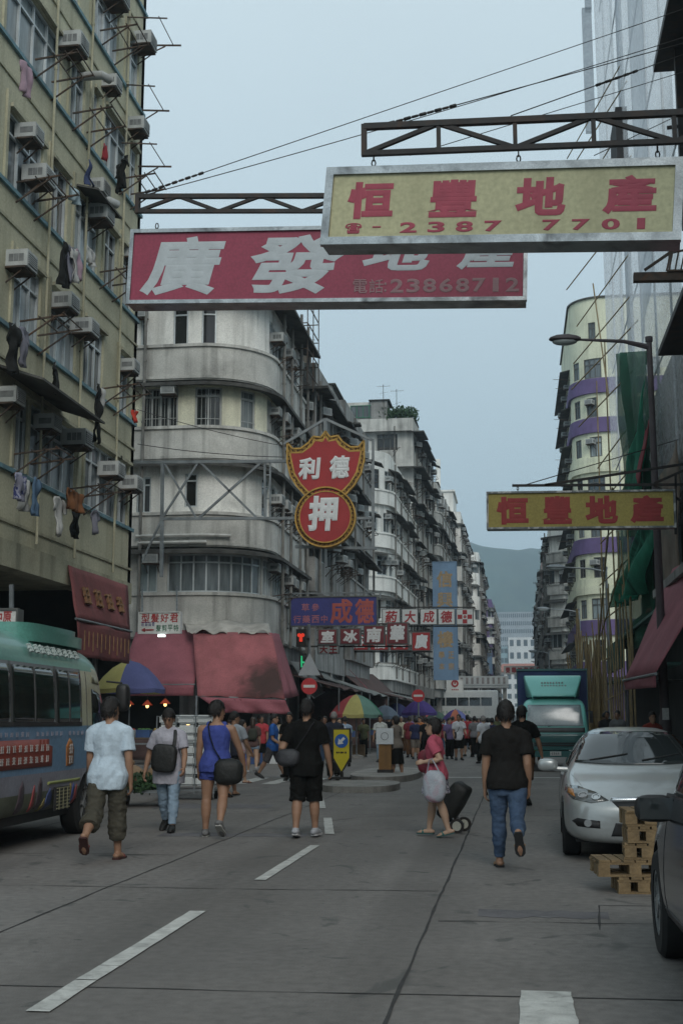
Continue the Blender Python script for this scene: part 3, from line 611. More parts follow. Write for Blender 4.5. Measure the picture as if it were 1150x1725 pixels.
# right-hand side
rp = Path([(5.0, 116), (5.0, 99.6)]+[(7.6+2.6*cos(radians(a)), 99.6+2.6*sin(radians(a))) for a in range(180, 271, 9)][1:]+[(16, 97)])
B = thing('apartment_building', 'pale lime corner block with purple curved balcony bands on the right', 'building', (6, 105, 0))
wm, pm, tm, ev = MB(), MB(), MB(), MB(); fz = [5.0+3.17*i for i in range(10)]; aS = 16.4; aE = aS+2.6*pi/2
for f in range(9):
    z = fz[f]; top = f == 8; L = rp.L
    holes = [(1, 3, z+1.1, z+2.5), (4, 6.4, z+1.1, z+2.5), (8, 10.4, z+1.1, z+2.5), (12, 14.6, z+1.1, z+2.5), (aS+1.0, aS+1.8, z+1.1, z+2.55), (aS+(2.45, 2.3, 2.6)[f % 3], aS+(3.3, 3.75, 3.6)[f % 3], z+1.0, z+2.6), (aE+2, aE+4.2, z+1.1, z+2.5), (aE+5.2, aE+7.4, z+1.1, z+2.5)]
    if top: holes = [(2, 4, z+.9, z+2.2), (aS+2.8, aS+3.4, z+.9, z+2.4)]
    wall_band(wm, rp, 0, L, z, z+3.17, holes)
    for a, b, za, zb in holes: window(B, rp, a, b, za, zb, 2 if b-a < 1.2 else 3, .7, alud, glassl if f % 2 else glassm, 0, .1, .07)
    if not top:
        mb = tm if f in (2, 4, 5) else pm
        rp.slab(mb, 0, L, z-.25, z+.42, .002, .22, 0, 0, True); rp.slab(mb, 0, L, z+.42, z+.95, .002, .15, 0, 0, True)
        for s in (3, 9, 13): add_ac(B, rp, s, z+1.7, None, 0)
        if f in (2, 5, 6): add_ac(B, rp, aS+2.8, z+2.0, 2, -.05)
        e2 = MB(); rp.slab(e2, .5, aS-1, z+2.66, z+2.72, .01, .8, 0, .2); e2.build('eave', eavem, B, True)
rp.slab(wm, 0, rp.L, fz[9], fz[9]+1.2, -.25, 0); rp.slab(ev, 0, rp.L, fz[9]+1.2, fz[9]+1.32, -.3, .15)
wm.build('wall', limew, B, True); pm.build('balcony_band', purpw, B, True); tm.build('balcony_front', limew, B, True); ev.build('eave', eavem, B, True)
m = MB(); m.prism([(5.2, 116), (5.2, 100), (7.8, 97.3), (16, 97.3), (16, 116)], fz[9]+.9, fz[9]+1.1); m.build('roof', greyd, B, True)
m = MB(); m.prism([(6.8, 116), (6.8, 100), (8.8, 98.8), (16, 98.8), (16, 116)], .13, 5.0); m.build('shop_front', M('purple_tile', (.10, .07, .14), .5), B, True)
for y in (101, 106, 111, 115): m = MB(); m.box(5.2, 5.7, y-.3, y+.3, .13, 4.7); m.build('column', purpw, B, True)
for z in range(7):
    m = MB(); m.bar(rp.at(15+z*.2, 0, 9+z*3.3), rp.at(15+z*.2, 1.4, 9.1+z*3.3), .03); m.bar(rp.at(14+z*.2, 0, 8.5+z*3.3), rp.at(14+z*.2, 1.2, 8.6+z*3.3), .03); m.build('drying_pole', rusty, B, True)
old_block('apartment_building', 'grubby cream old block beyond the purple-banded one, on the right', [(3.9, 150), (3.7, 128), (5, 127), (14, 127)], 5, whitew, (5, 138, 0), 21, 3.25, 4.4, greyw, [(14, 150)], clutter=1.5, eave_d=.7)
old_block('apartment_building', 'brownish far block at the right end of the street', [(3.9, 240), (3.6, 158), (9, 158)], 5, pinkw, (5, 190, 0), 22, 3.3, 4.4, None, [(14, 240), (14, 158)], per=4, eave_d=.5, clutter=.4)
# ================================================================ modern blocks far beyond the street end
def slab_block(label, x0, x1, y, z1, mat, nx, nz, seed, d=30, roof=None, wf=.55, glassmat=None):
    t = thing('far_building', label, 'building', ((x0+x1)/2, y, 0), 0); m = MB(); m.box(x0, x1, y, y+d, 0, z1); m.build('wall', mat, t, True)
    w = MB(); cw_ = (x1-x0)/nx; ch = (z1-4)/nz
    for i in range(nx):
        for k in range(nz): w.box(x0+cw_*(i+.5-wf/2), x0+cw_*(i+.5+wf/2), y-.06, y-.01, 4+ch*(k+.3), 4+ch*(k+.8))
    tag(w.build('window_grid', glassmat or M('far_glass', (.10, .13, .15), .3), t, True), kind='stuff')
    if roof:
        r = MB(); r.prism([(x0-.6, y-.6), (x1+.6, y-.6), (x1+.6, y+d/2), (x0-.6, y+d/2)], z1, z1+.3); r.add([(x0-.6, y-.6, z1+.3), (x1+.6, y-.6, z1+.3), (x1-1, y+d/4, z1+2.6), (x0+1, y+d/4, z1+2.6), (x1+.6, y+d/2, z1+.3), (x0-.6, y+d/2, z1+.3)], [(0, 1, 2, 3), (3, 2, 4, 5), (1, 4, 2), (0, 3, 5)]); r.build('roof', roof, t, True)
    return t
fa = M('far_grey_panel', (.30, .34, .37), .8, .1, .3); fb = M('far_white_wall', (.55, .57, .57), .8, .08, .3); fc = M('far_blue_glass_wall', (.13, .18, .22), .4, .15, .3)
slab_block('grey gridded office block in the distance under the hill', -6.5, 12, 520, 46, fa, 22, 13, 1)
slab_block('dark bluish slab to the left of the distant grey gridded block', -13, -6.6, 519, 44, fc, 2, 12, 2, wf=.8)
slab_block('white stepped block in front of the distant grey offices', -2.0, 14, 420, 29, fb, 7, 6, 3)
slab_block('pale teal glass building to the left of the distant white stepped block', -10, -2.2, 421, 26, M('far_teal', (.25, .36, .40), .4, .1, .3), 6, 7, 4, wf=.8)
slab_block('white school-like building with red tiled roof in the distance', -4.2, 12, 330, 14, fb, 9, 4, 5, roof=M('red_tile', (.30, .13, .10), .8, .15, 2))
slab_block('pale tower block peeping behind the left row at the street end', -22, -12.2, 430, 42, fb, 8, 12, 6)
# ================================================================ hanging signboards over the street
steelp = M('polished_sign_rim', (.42, .43, .43), .22, .3, 2.5, .05, metal=.85, alt=(.14, .14, .14), altscale=2.2)
palef = M('faded_yellow_panel', (.47, .45, .27), .55, .08, .8, streak=.3, scol=(.26, .23, .13))
yelf = M('sign_yellow_panel', (.40, .325, .085), .5, .1, 1, streak=.15, scol=(.22, .15, .05))
redt = M('sign_red_letter', (.34, .045, .045), .6, .12, 6)
redt2 = M('sign_crimson_letter', (.35, .06, .09), .6, .12, 6)
crim = M('crimson_panel', (.27, .04, .075), .5, .1, 1.2, streak=.1, scol=(.1, .01, .02))
greyt = M('sign_silver_letter', (.44, .48, .50), .6, .08, 6)
goldm = M('gilt_border', (.42, .25, .05), .55, .25, 5, .1)
redp = M('sign_red_panel', (.32, .028, .03), .55, .12, 1.5)
bluep = M('sign_blue_panel', (.045, .05, .20), .5, .12, 1.5)
whitep2 = M('sign_white_panel', (.58, .59, .57), .5, .06, 1.5, streak=.15, scol=(.3, .3, .28))
skyb = M('sign_steel_blue_panel', (.13, .21, .31), .6, .12, 1, streak=.3, scol=(.05, .09, .15))
goldt = M('sign_gold_letter', (.27, .19, .10), .6, .2, 5)
whitet = M('sign_white_letter', (.62, .64, .64), .6, .08, 6)
X, Z, NY = Vector((1, 0, 0)), Vector((0, 0, 1)), Vector((0, -1, 0))
def frame_axes(p0, p1):
    ux = (p1-p0).normalized(); n = Vector((ux.y, -ux.x, 0)).normalized(); return ux, n
def signboard(name, label, p0, p1, h, rim, panel, depth=.3, rw=.09, cat='signboard', group=None, bev=0):
    """lower left and lower right corners of the front face and the height; returns the thing and a drawing frame"""
    t = thing(name, label, cat, (p0+p1)/2, 0, group); L = (p1-p0).length; ux, n = frame_axes(p0, p1); uz = Z-ux*ux.z; uz.normalize(); n = ux.cross(uz)
    o = p0-t.location
    def P(a, b, c=0): return o+ux*a+uz*b+n*c
    m = MB(); m.obox(P(L/2, h/2, -depth/2-.02), ux*(L/2-.01), uz*(h/2-.01), n*(depth/2)); m.build('case', rim if isinstance(rim, bpy.types.Material) else rim, t)
    m = MB()
    for a, b, c, d in ((0, L, 0, rw), (0, L, h-rw, h), (0, rw, rw, h-rw), (L-rw, L, rw, h-rw)): m.obox(P((a+b)/2, (c+d)/2, .0), ux*(b-a)/2, uz*(d-c)/2, n*.045)
    m.build('rim', rim, t)
    m = MB(); m.obox(P(L/2, h/2, .0), ux*(L/2-rw-.002), uz*(h/2-rw-.002), n*.01); m.build('panel', panel, t)
    return t, P, ux, uz, n, L
def write(t, P, ux, uz, n, items, mat, name='character', bold=.03, shear=0, off=.011):
    """items = (char, x, z, w, h) in the sign's own frame; every character is a part"""
    for it in items:
        m = MB(); put_char(m, it[0], P(it[1], it[2], off), ux, uz, n, it[3], it[4], 0, it[5] if len(it) > 5 else bold, it[6] if len(it) > 6 else shear)
        if m.v: m.build(name, mat, t, recalc=False)
def frac(L, h, x0, y0, x1, y1, W_, H_):
    """box given in the sign's own pixel size W_ x H_ (y downwards)"""
    return (x0/W_*L, (1-y1/H_)*h, (x1-x0)/W_*L, (y1-y0)/H_*h)
# the pale yellow property sign nearest the camera
a, b = PY(540, 414, 14.8), PY(1146, 406, 14.3); h = 1.03
t, P, ux, uz, n, L = signboard('hanging_sign', 'large pale yellow hanging sign with red characters and a phone number, nearest and highest', a, b, h, steelp, palef, .34, .1)
it = []
for ch, x0, x1 in (('恒', 42, 124), ('豐', 184, 272), ('地', 334, 418), ('產', 478, 565)): it.append((ch, *frac(L, h, x0, 28, x1, 97, 606, 145)))
nums = []
for k, ch in enumerate('☎-2387 7701'): 
    if ch == ' ': continue
    x0 = 42+k*48.5; nums.append((ch, x0/606*L, .145*h if ch != '-' else .215*h, (.049 if ch != '-' else .025)*L, (.135 if ch != '-' else .02)*h))
write(t, P, ux, uz, n, it, redt2, bold=.045); write(t, P, ux, uz, n, nums, redt2, 'digit', .035)
def chain(mb, p, q):
    p, q = Vector(p), Vector(q); d = q-p; k = max(2, int(d.length/.07))
    for i in range(k):
        c = p+d*((i+.5)/k); r = d.length/k*.62; u = (Vector((1, 0, 0)) if i % 2 else Vector((0, 1, 0))); dn = d.normalized()
        pts = [c+dn*r*cos(2*pi*j/8)+u*r*.5*sin(2*pi*j/8) for j in range(9)]; mb.tube(pts, .009, 5, cap=False)
m = MB()
for f in (.13, .55, .93): q = P(f*L, h, -.15); chain(m, q, q+Vector((0, 0, .24))); m.box(q.x-.03, q.x+.03, q.y-.03, q.y+.03, q.z-.01, q.z+.04)
m.build('chain', darkm, t)
def gantry(label, p0, p1, h, n, depth=.07, w=.075, loc=None):
    """welded lattice arm between two points, two flanges with zigzag web"""
    t = thing('sign_gantry', label, 'sign gantry', p0); d = (p1-p0); m = MB(); o = Vector((0, 0, 0)); bk = Vector((0, depth, 0))
    for k in (o,):
        m.bar(k, d+k, w); m.bar(k+Vector((0, 0, -h)), d+k+Vector((0, 0, -h)), w*.85); m.bar(k+Vector((0, 0, .03)), k+Vector((0, 0, -h-.03)), w*.9)
        for i in range(n):
            a, b = d*(i/n), d*((i+1)/n); lo = Vector((0, 0, -h)); m.bar(k+(a+lo if i % 2 == 0 else a), k+(b if i % 2 == 0 else b+lo), w*.7)
            if n < 9: m.bar(k+b, k+b+lo, w*.7)
    m.build('lattice', darkm, t); return t
ga = PY(613, 214, 14.6); gb = PY(1150, 190, 14.3); gb = ga+(gb-ga)*1.7
gantry('black lattice arm with long panels carrying the pale yellow phone-number sign', ga, gb, .36, 7)
# the crimson sign behind it
a, b = PY(213, 513, 18), PY(887, 507, 18); h = 1.22
t, P, ux, uz, n, L = signboard('hanging_sign', 'long crimson hanging sign with silver characters, partly behind the pale yellow sign', a, b, h, steelp, crim, .34, .06)
it = []
for ch, x0, x1 in (('廣', 22, 168), ('發', 212, 372), ('地', 402, 520), ('產', 558, 660)): it.append((ch, *frac(L, h, x0, 14, x1, 122 if x0 < 400 else 82, 674, 138), .035, .18))
write(t, P, ux, uz, n, it, greyt)
it = [(ch, *frac(L, h, 388+k*27, 97, 412+k*27, 122, 674, 138), .012) for k, ch in enumerate('電話')]
it.append((':', *frac(L, h, 440, 103, 444, 120, 674, 138), .01))
it += [(ch, *frac(L, h, 450+k*27, 97, 472+k*27, 122, 674, 138), .03) for k, ch in enumerate('23868712')]
write(t, P, ux, uz, n, it, M('sign_shaded_letter', (.27, .16, .17), .6, .1), 'digit')  # lettering colour dimmed to stand for the shade on this half
m = MB()
for f in (.06, .5, .95): q = P(f*L, h, -.15); chain(m, q, q+Vector((0, 0, .16)))
m.build('chain', darkm, t)
ga = PY(232, 331, 18.05); gb = PY(540, 330, 18.05); gb = ga+(gb-ga)*(10.6/(gb-ga).length)
gantry('rusty black lattice arm with zigzag web carrying the crimson sign', ga, gb, .25, 16, .07, .07)
# the deeper yellow sign further down on the right
a, b = PY(819, 892, 26), PY(1138, 889, 26); h = .80
t, P, ux, uz, n, L = signboard('hanging_sign', 'smaller deep yellow hanging sign with four red characters, in front of the lamp post', a, b, h, M('dull_sign_rim', (.19, .2, .2), .5, .3, 5, metal=.5, alt=(.5, .5, .48), altscale=4, soft=.1), yelf, .3, .04)
it = [(ch, *frac(L, h, x0, 9, x1, 57, 319, 65)) for ch, x0, x1 in (('恒', 17, 72), ('豐', 94, 148), ('地', 168, 223), ('產', 243, 299))]
write(t, P, ux, uz, n, it, redt, bold=.05)
m = MB()
for f in (.17, .5, .84): q = P(f*L, h, -.15); chain(m, q, q+Vector((0, 0, .12)))
m.build('chain', darkm, t)
t = thing('sign_bracket', 'thin dark steel bars holding the smaller deep yellow sign', 'sign bracket', (3.4, 26.1, 6.3)); m = MB()
def bb(p, q, w): m.bar(p-t.location, q-t.location, w)
bb(PY(862, 818, 26.15), PY(1190, 816, 26.15), .05); bb(PY(917, 817, 26.15), PY(1230, 770, 26.15), .05); bb(PY(1100, 815, 26.15), PY(1190, 775, 26.15), .05); bb(PY(1100, 818, 26.15), PY(1175, 860, 26.15), .05); bb(PY(1137, 800, 26.15), PY(1137, 900, 26.15), .05)
m.build('bars', darkm, t)
# shield-shaped pawn shop sign and its big frame across the side street
pc = PY(548, 790, 42.6); t = thing('pawn_shop_sign', 'red shield over a round disc with gilt fretwork border and white characters', 'signboard', pc)
k = 42.6/2100*.9945
def shp(pts): return [((x-548)*k, -(y-790)*k) for x, y in pts]
half = [(548, 722), (556, 733), (570, 731), (578, 742), (592, 752), (606, 752), (616, 741), (616, 775), (610, 800), (598, 820), (584, 835), (570, 842), (556, 842)]
outer = [(x, y) for x, y in half]+[(1096-x, y) for x, y in reversed(half[1:])]
def inset(pts, d):
    n_ = len(pts); out = []
    for i in range(n_):
        a, b, c = Vector(pts[i-1]), Vector(pts[i]), Vector(pts[(i+1) % n_]); u = (b-a).normalized()+(c-b).normalized()
        u = u.normalized() if u.length > .01 else Vector((1, 0)); out.append((b.x-u.y*d, b.y+u.x*d))
    return out
O = shp(outer); 
def poly_area(p): return sum(p[i-1][0]*p[i][1]-p[i][0]*p[i-1][1] for i in range(len(p)))/2
if poly_area(O) < 0: O = O[::-1]
I_ = inset(O, .155)
def slabxy(mb, poly, y0, y1, mat=0):
    tri = geometry.tessellate_polygon([[Vector((x, z, 0)) for x, z in poly]]); n_ = len(poly)
    mb.add([(x, y0, z) for x, z in poly]+[(x, y1, z) for x, z in poly], [tuple(q) for q in tri]+[tuple(i+n_ for i in reversed(q)) for q in tri]+[(i, (i+1) % n_, (i+1) % n_+n_, i+n_) for i in range(n_)], mat)
m = MB(); slabxy(m, O, .02, .3); m.disc((0, .16, -85*k), (0, -1, 0), 53*k, 36, 0, .27); m.build('case', goldm, t)
m = MB(); slabxy(m, I_, -.012, .018); m.disc((0, -.02, -85*k), (0, -1, 0), 44*k, 36, 0, .075); m.build('panel', redp, t)
m = MB(); m.ring((0, -.03, -85*k), (0, 1, 0), 53.5*k, 51*k, 40, 0, .08); m.ring((0, -.03, -85*k), (0, 1, 0), 46*k, 44*k, 40, 0, .09)
n_ = len(O)
for a, b, r_ in [(O[i-1], O[i], .035) for i in range(n_)]+[(I_[i-1], I_[i], .035) for i in range(n_)]: m.bar((a[0], -.0, a[1]), (b[0], -.0, b[1]), r_, .06)
m.build('moulding', goldm, t)
m = MB(); fret = M('fret_brown', (.10, .05, .02), .8)  # dark brown of the fret pattern on the gilt border
def fretline(pts):
    acc = 0
    for a, b in zip(pts, pts[1:]):
        a, b = Vector(a), Vector(b); L_ = (b-a).length; q = int(L_/.13)
        for i in range(q):
            c = a.lerp(b, (i+.5)/q); d = (b-a).normalized(); nn = Vector((-d.y, d.x)); s_ = .035 if i % 2 else -.035
            m.bar((c.x-d.x*.05+nn.x*s_, -.004, c.y-d.y*.05+nn.y*s_), (c.x+d.x*.05+nn.x*s_, -.004, c.y+d.y*.05+nn.y*s_), .018, .05); m.bar((c.x+d.x*.05+nn.x*s_, -.004, c.y+d.y*.05+nn.y*s_), (c.x+d.x*.05-nn.x*s_, -.004, c.y+d.y*.05-nn.y*s_), .018, .052)
fretline(inset(O+[O[0]], .078)[:-1]+[inset(O, .078)[0]]); m.build('fretwork', fret, t); m = MB(); fretline([(48.5*k*cos(2*pi*i/40), -85*k+48.5*k*sin(2*pi*i/40)) for i in range(41)])
m.build('fretwork', fret, t)
yo = -.02
for ch, x0, y0, x1, y1, bd in (('利', 500, 769, 540, 808, .05), ('德', 555, 767, 591, 808, .045), ('押', 518, 838, 572, 900, .05)):
    m = MB(); put_char(m, ch, ((x0-548)*k, yo if y0 < 820 else -.062, -(y1-790)*k), X, Z, NY, (x1-x0)*k, (y1-y0)*k, 0, bd, .08, .03); m.build('character', whitet, t, recalc=False)
t = thing('steel_support', 'tall grey steel frame with crossed braces holding the shield pawn sign', 'sign support', (-9, 43.1, 6)); m = MB(); Yf = 43.1
def fb_(x0, y0, x1, y1, w=.09, Ya=Yf, Yb=None): m.bar(PY(x0, y0, Ya)-t.location, PY(x1, y1, Yb or Ya)-t.location, w)
fb_(222, 779, 482, 777, .11); fb_(270, 874, 497, 873, .1); fb_(616, 776, 628, 776); fb_(597, 873, 628, 873); fb_(628, 740, 628, 922); fb_(497, 921, 634, 924, .1)
for Ya in (Yf, Yf+.55):
    fb_(274, 781, 272, 972, .11, Ya); fb_(278, 781, 330, 872, .07, Ya); fb_(334, 779, 274, 872, .07, Ya); fb_(338, 779, 432, 872, .08, Ya); fb_(440, 779, 336, 872, .08, Ya); fb_(446, 779, 446, 872, .07, Ya)
fb_(274, 872, 240, 945, .07); fb_(478, 748, 548, 706, .09); fb_(548, 706, 628, 742, .09); fb_(548, 706, 548, 726, .12)
fb_(455, 779, 455, 873, .05); fb_(447, 820, 456, 820, .04); fb_(447, 800, 456, 800, .04); fb_(447, 840, 456, 840, .04)
for x, y in ((274, 781), (334, 779), (446, 779), (274, 872), (446, 872)): fb_(x, y, x, y+1, .07, Yf, 46.7)
m.build('frame', galv, t)
# smaller signs along the left row
def simple_sign(label, x0, y0, x1, y1, Y, panel, rim, chars, lm, depth=.22, bars=None, group=None, cat='signboard', bold=.02, rw=.05, name='shop_sign'):
    a, b = PY(x0, y1, Y), PY(x1, y1, Y); b.z = a.z; h = PY((x0+x1)/2, y0, Y).z-PY((x0+x1)/2, y1, Y).z
    t, P, ux, uz, n, L = signboard(name, label, a, b, h, rim, panel, depth, rw, cat, group)
    if chars: write(t, P, ux, uz, n, [(c[0], *frac(L, h, c[1]-x0, c[2]-y0, c[3]-x0, c[4]-y0, x1-x0, y1-y0), *c[5:]) for c in chars], lm, bold=bold)
    if bars:
        m = MB()
        for q in bars: m.bar(PY(q[0], q[1], q[4] if len(q) > 4 else Y+.15)-t.location, PY(q[2], q[3], q[5] if len(q) > 5 else Y+.15)-t.location, .06)
        m.build('bracket', galv, t)
    return t, P, ux, uz, n, L, h
t, P, ux, uz, n, L, h = simple_sign('deep blue signboard with large and small outlined characters below the pawn sign', 488, 1005, 636, 1056, 52, bluep, alud,
    [('成', 556, 1010, 594, 1052), ('德', 598, 1010, 630, 1052)], M('sign_orange_letter', (.36, .085, .07), .6), bars=[(484, 1000, 640, 998), (484, 1000, 484, 1060), (470, 1000, 486, 1000), (470, 1062, 486, 1058), (640, 998, 640, 1008), (484, 1030, 470, 1052)], bold=.03)
write(t, P, ux, uz, n, [(c, *frac(L, h, x-488, y-1005, x+w-488, y+13-1005, 148, 51)) for c, x, y, w in (('草', 508, 1017, 13), ('參', 525, 1017, 13), ('行', 494, 1037, 13), ('藥', 509, 1037, 14), ('西', 525, 1037, 13), ('中', 541, 1037, 11))], M('sign_mauve_letter', (.36, .13, .16), .6), 'small_character', .015)
t = thing('shop_sign', 'row of white square sign boxes with red characters and a red cross at its end', 'signboard', PY(700, 1040, 75)); m1, m2, m3, m4 = MB(), MB(), MB(), MB(); q = t.location
for x0, x1, ch in ((643, 674, '葯'), (676, 704, '大'), (707, 736, '成'), (737, 766, '德'), (768, 797, None)):
    a, b = PY(x0, 1053, 75)-q, PY(x1, 1025, 75)-q; m1.box(a.x, b.x, a.y, a.y+.35, a.z, b.z); m2.box(a.x+.05, b.x-.05, a.y-.02, a.y-.002, a.z+.05, b.z-.05); w, h = b.x-a.x, b.z-a.z
    if ch: mc = MB(); put_char(mc, ch, (a.x+w*.16, a.y-.02, a.z+h*.13), X, Z, NY, w*.68, h*.74, 0, .03, .08); mc.build('character', redp, t, recalc=False)
    else:
        c = (a+b)/2
        for dx, dz in ((-1, 0), (1, 0), (0, 1), (0, -1)): m3.box(c.x+dx*w*.28-w*.13, c.x+dx*w*.28+w*.13, a.y-.03, a.y-.021, c.z+dz*h*.28-h*.13, c.z+dz*h*.28+h*.13)
        m3.ring((c.x, a.y-.026, c.z), (0, -1, 0), w*.09, w*.05, 12, 0, .012); m3.box(c.x-w*.03, c.x+w*.03, a.y-.031, a.y-.021, c.z-h*.05, c.z+h*.05)
m1.build('case', alud, t); m2.build('panel', whitep2, t); m3.build('red_cross', redp, t, recalc=False)
m4.bar(PY(560, 1023, 75.2)-q, PY(800, 1023, 75.2)-q, .07); m4.bar(PY(560, 1055, 75.2)-q, PY(800, 1055, 75.2)-q, .07); m4.build('bracket', darkm, t)
def box_row(label, cells, y0, y1, Y, panel, lm, bx):
    t = thing('shop_sign', label, 'signboard', PY((cells[0][0]+cells[-1][1])/2, y0, Y)); q = t.location; m1, m2, m3, m4 = MB(), MB(), MB(), MB()
    for x0, x1, ya, yb, ch in cells:
        a, b = PY(x0, yb, Y)-q, PY(x1, ya, Y)-q; m1.box(a.x, b.x, a.y, a.y+.3, a.z, b.z); m2.box(a.x+.05, b.x-.05, a.y-.02, a.y-.002, a.z+.05, b.z-.05); w, h = b.x-a.x, b.z-a.z
        m3 = MB(); put_char(m3, ch, (a.x+w*.15, a.y-.02, a.z+h*.12), X, Z, NY, w*.7, h*.76, 0, .045, .08); m3.build('character', lm, t, recalc=False)
    m1.build('case', alud, t); m2.build('panel', panel, t)
    for z in (y0-1, y1+1): m4.bar(PY(bx[0], z, Y+.2)-q, PY(bx[1], z, Y+.2)-q, .07)
    m4.build('bracket', darkm, t)
maroon = M('sign_maroon_panel', (.16, .028, .035), .55, .12, 1.5)
box_row('four maroon square sign boxes with white characters below the deep blue signboard', [(535, 568, 1059, 1086, '室'), (572, 607, 1058, 1086, '冰'), (612, 648, 1053, 1086, '南'), (651, 687, 1048, 1086, '華')], 1052, 1088, 55.6, maroon, whitet, (505, 690))
box_row('red square sign boxes with white characters, half hidden under the four maroon boxes', [(589, 620, 1068, 1096, '莊'), (623, 654, 1068, 1096, '福'), (657, 688, 1068, 1096, '興'), (693, 725, 1064, 1097, '廣')], 1064, 1097, 68, redp, whitet, (560, 728))
simple_sign('little white sign with two red characters under the maroon boxes', 535, 1087, 571, 1102, 54.5, whitep2, alud, [('大', 538, 1088, 552, 1101), ('王', 554, 1088, 568, 1101)], redp, rw=.02, bold=.04)
t, P, ux, uz, n, L, h = simple_sign('tall steel blue vertical signboard with gold characters, behind the red-cross sign', 730, 946, 772, 1146, 96, skyb, skyb,
    [('信', 737, 962, 764, 990), ('興', 737, 998, 764, 1024), ('樓', 737, 1064, 764, 1092), ('學', 739, 1098, 749, 1110), ('正', 755, 1098, 765, 1110), ('本', 739, 1117, 749, 1129), ('宗', 755, 1117, 765, 1129)], goldt, bars=[(715, 950, 730, 950), (715, 1140, 730, 1140), (715, 1045, 730, 1045)], bold=.035)
t, P, ux, uz, n, L, h = simple_sign('small white panel with a red round emblem below the blue vertical sign', 752, 1144, 780, 1166, 104, whitep2, whitep2, [], None, rw=.03)
m = MB(); m.ring(P(L*.5, h*.66, .03), (0, -1, 0), .3, .16, 18, 0, .03); m.box(*[v for v in (P(L*.5, h*.66, 0).x-.06, P(L*.5, h*.66, 0).x+.06)], P(L*.5, 0, .05).y, P(L*.5, 0, .02).y, P(0, h*.66, 0).z-.02, P(0, h*.66, 0).z+.3)
for i in range(4): q = P(L*(.3+.11*i), h*.14, .02); m.box(q.x, q.x+.1, q.y-.01, q.y+.01, q.z, q.z+.1)
m.build('emblem', redp, t)
simple_sign('narrow blue vertical sign on the far purple building', 813, 1100, 829, 1135, 214, skyb, skyb, [], None, rw=.1)
simple_sign('long pale sign with red characters far down at the street end', 848, 1122, 912, 1136, 190, whitep2, whitep2, [(c, 851+k*10.2, 1124, 859+k*10.2, 1134) for k, c in enumerate('榮華時裝批發')], redp, rw=.08, bold=.05)
t, P, ux, uz, n, L, h = simple_sign('white hairdresser sign with red and green characters and an arrow beside the red awnings', 233, 1031, 304, 1068, 41.5, whitep2, whitep2, [(c, 238+k*16, 1034, 252+k*16, 1049) for k, c in enumerate('型髮好君')], redp, rw=.03, bold=.02, bars=[(240, 1030, 240, 985, 41.7, 46.9), (298, 1030, 298, 985, 41.7, 46.9)])
write(t, P, ux, uz, n, [(c, *frac(L, h, 30+k*9.8, 22, 38.5+k*9.8, 33, 71, 37)) for k, c in enumerate('髮剪平特')], M('sign_green_letter', (.03, .12, .07), .6), 'small_character', .012)
m = MB(); q = P(L*.07, h*.15, .02); m.box(q.x+.12, q.x+.45, q.y-.008, q.y+.008, q.z, q.z+.045); m.plate([q+Vector((0, -.008, .022)), q+Vector((.14, -.008, -.05)), q+Vector((.14, -.008, .095))], (0, 1, 0), .016); m.build('arrow', redp, t)
m = MB()
for k in range(4): q = frac(L, h, 5+k*6.0, 17, 10+k*6.0, 24, 71, 37); scribble(m, P(q[0], q[1], .012), ux, uz, n, q[2], q[3], k)
m.build('blue_lettering', M('sign_navy_letter', (.05, .06, .2), .6), t)
m = MB(); q = P(L*.58, -.06, .12); m.box(q.x-.12, q.x+.12, q.y-.05, q.y+.05, q.z-.05, q.z+.02); m.build('tube_lamp', M('lit_tube', (.75, 1, .9), emit=3.5), t)
simple_sign('small white sign with one red character above the minibus roof', -14, 1025, 31, 1057, 19.5, whitep2, alud, [('中', -9, 1030, 4, 1050), ('原', 5, 1030, 20, 1050)], redt, rw=.03, bold=.03, bars=[(20, 1024, 20, 985), (-5, 1024, -5, 985)])
# little lit red/green board and the traffic lights near the awnings
t = thing('traffic_light', 'dark traffic light showing red next to the maroon sign boxes', 'traffic light', (-8.15, 49.5, 0)); q = PY(509, 1075, 49.5)
m = MB(); m.tube([(0, 0, 0), (0, 0, 5.3)], .06, 10); m.build('pole', galv, t)
m = MB(); dz = q.z; dx = q.x+8.15
for x in (dx,): m.box(x-.2, x+.2, -.3, -.05, dz-.36, dz+.34); m.box(-.05 if x > 0 else x, max(.05, x), -.15, -.08, dz-.1, dz)
m.build('housing', darkm, t)
m = MB(); m.disc((dx-.07, -.31, dz+.10), (0, -1, 0), .075, 16, 0, .02); m.disc((dx+.07, -.31, dz+.10), (0, -1, 0), .075, 16, 0, .02); m.box(dx-.06, dx+.06, -.325, -.302, dz-.16, dz+.06); m.build('red_lens', M('lit_red', (1, .06, .03), emit=.5), t)
q = PY(511, 1116, 49.5); m = MB(); m.box(q.x+8.15-.12, q.x+8.15+.14, -.24, -.04, q.z-.3, q.z+.34); m.build('signal_box', darkm, t)
m = MB(); m.box(q.x+8.15-.06, q.x+8.15+.0, -.262, -.242, q.z-.2, q.z+.25); m.box(q.x+8.15-.0, q.x+8.15+.08, -.26, -.241, q.z-.04, q.z+.03); m.build('green_lens', M('lit_green', (.05, .9, .35), emit=.22), t)
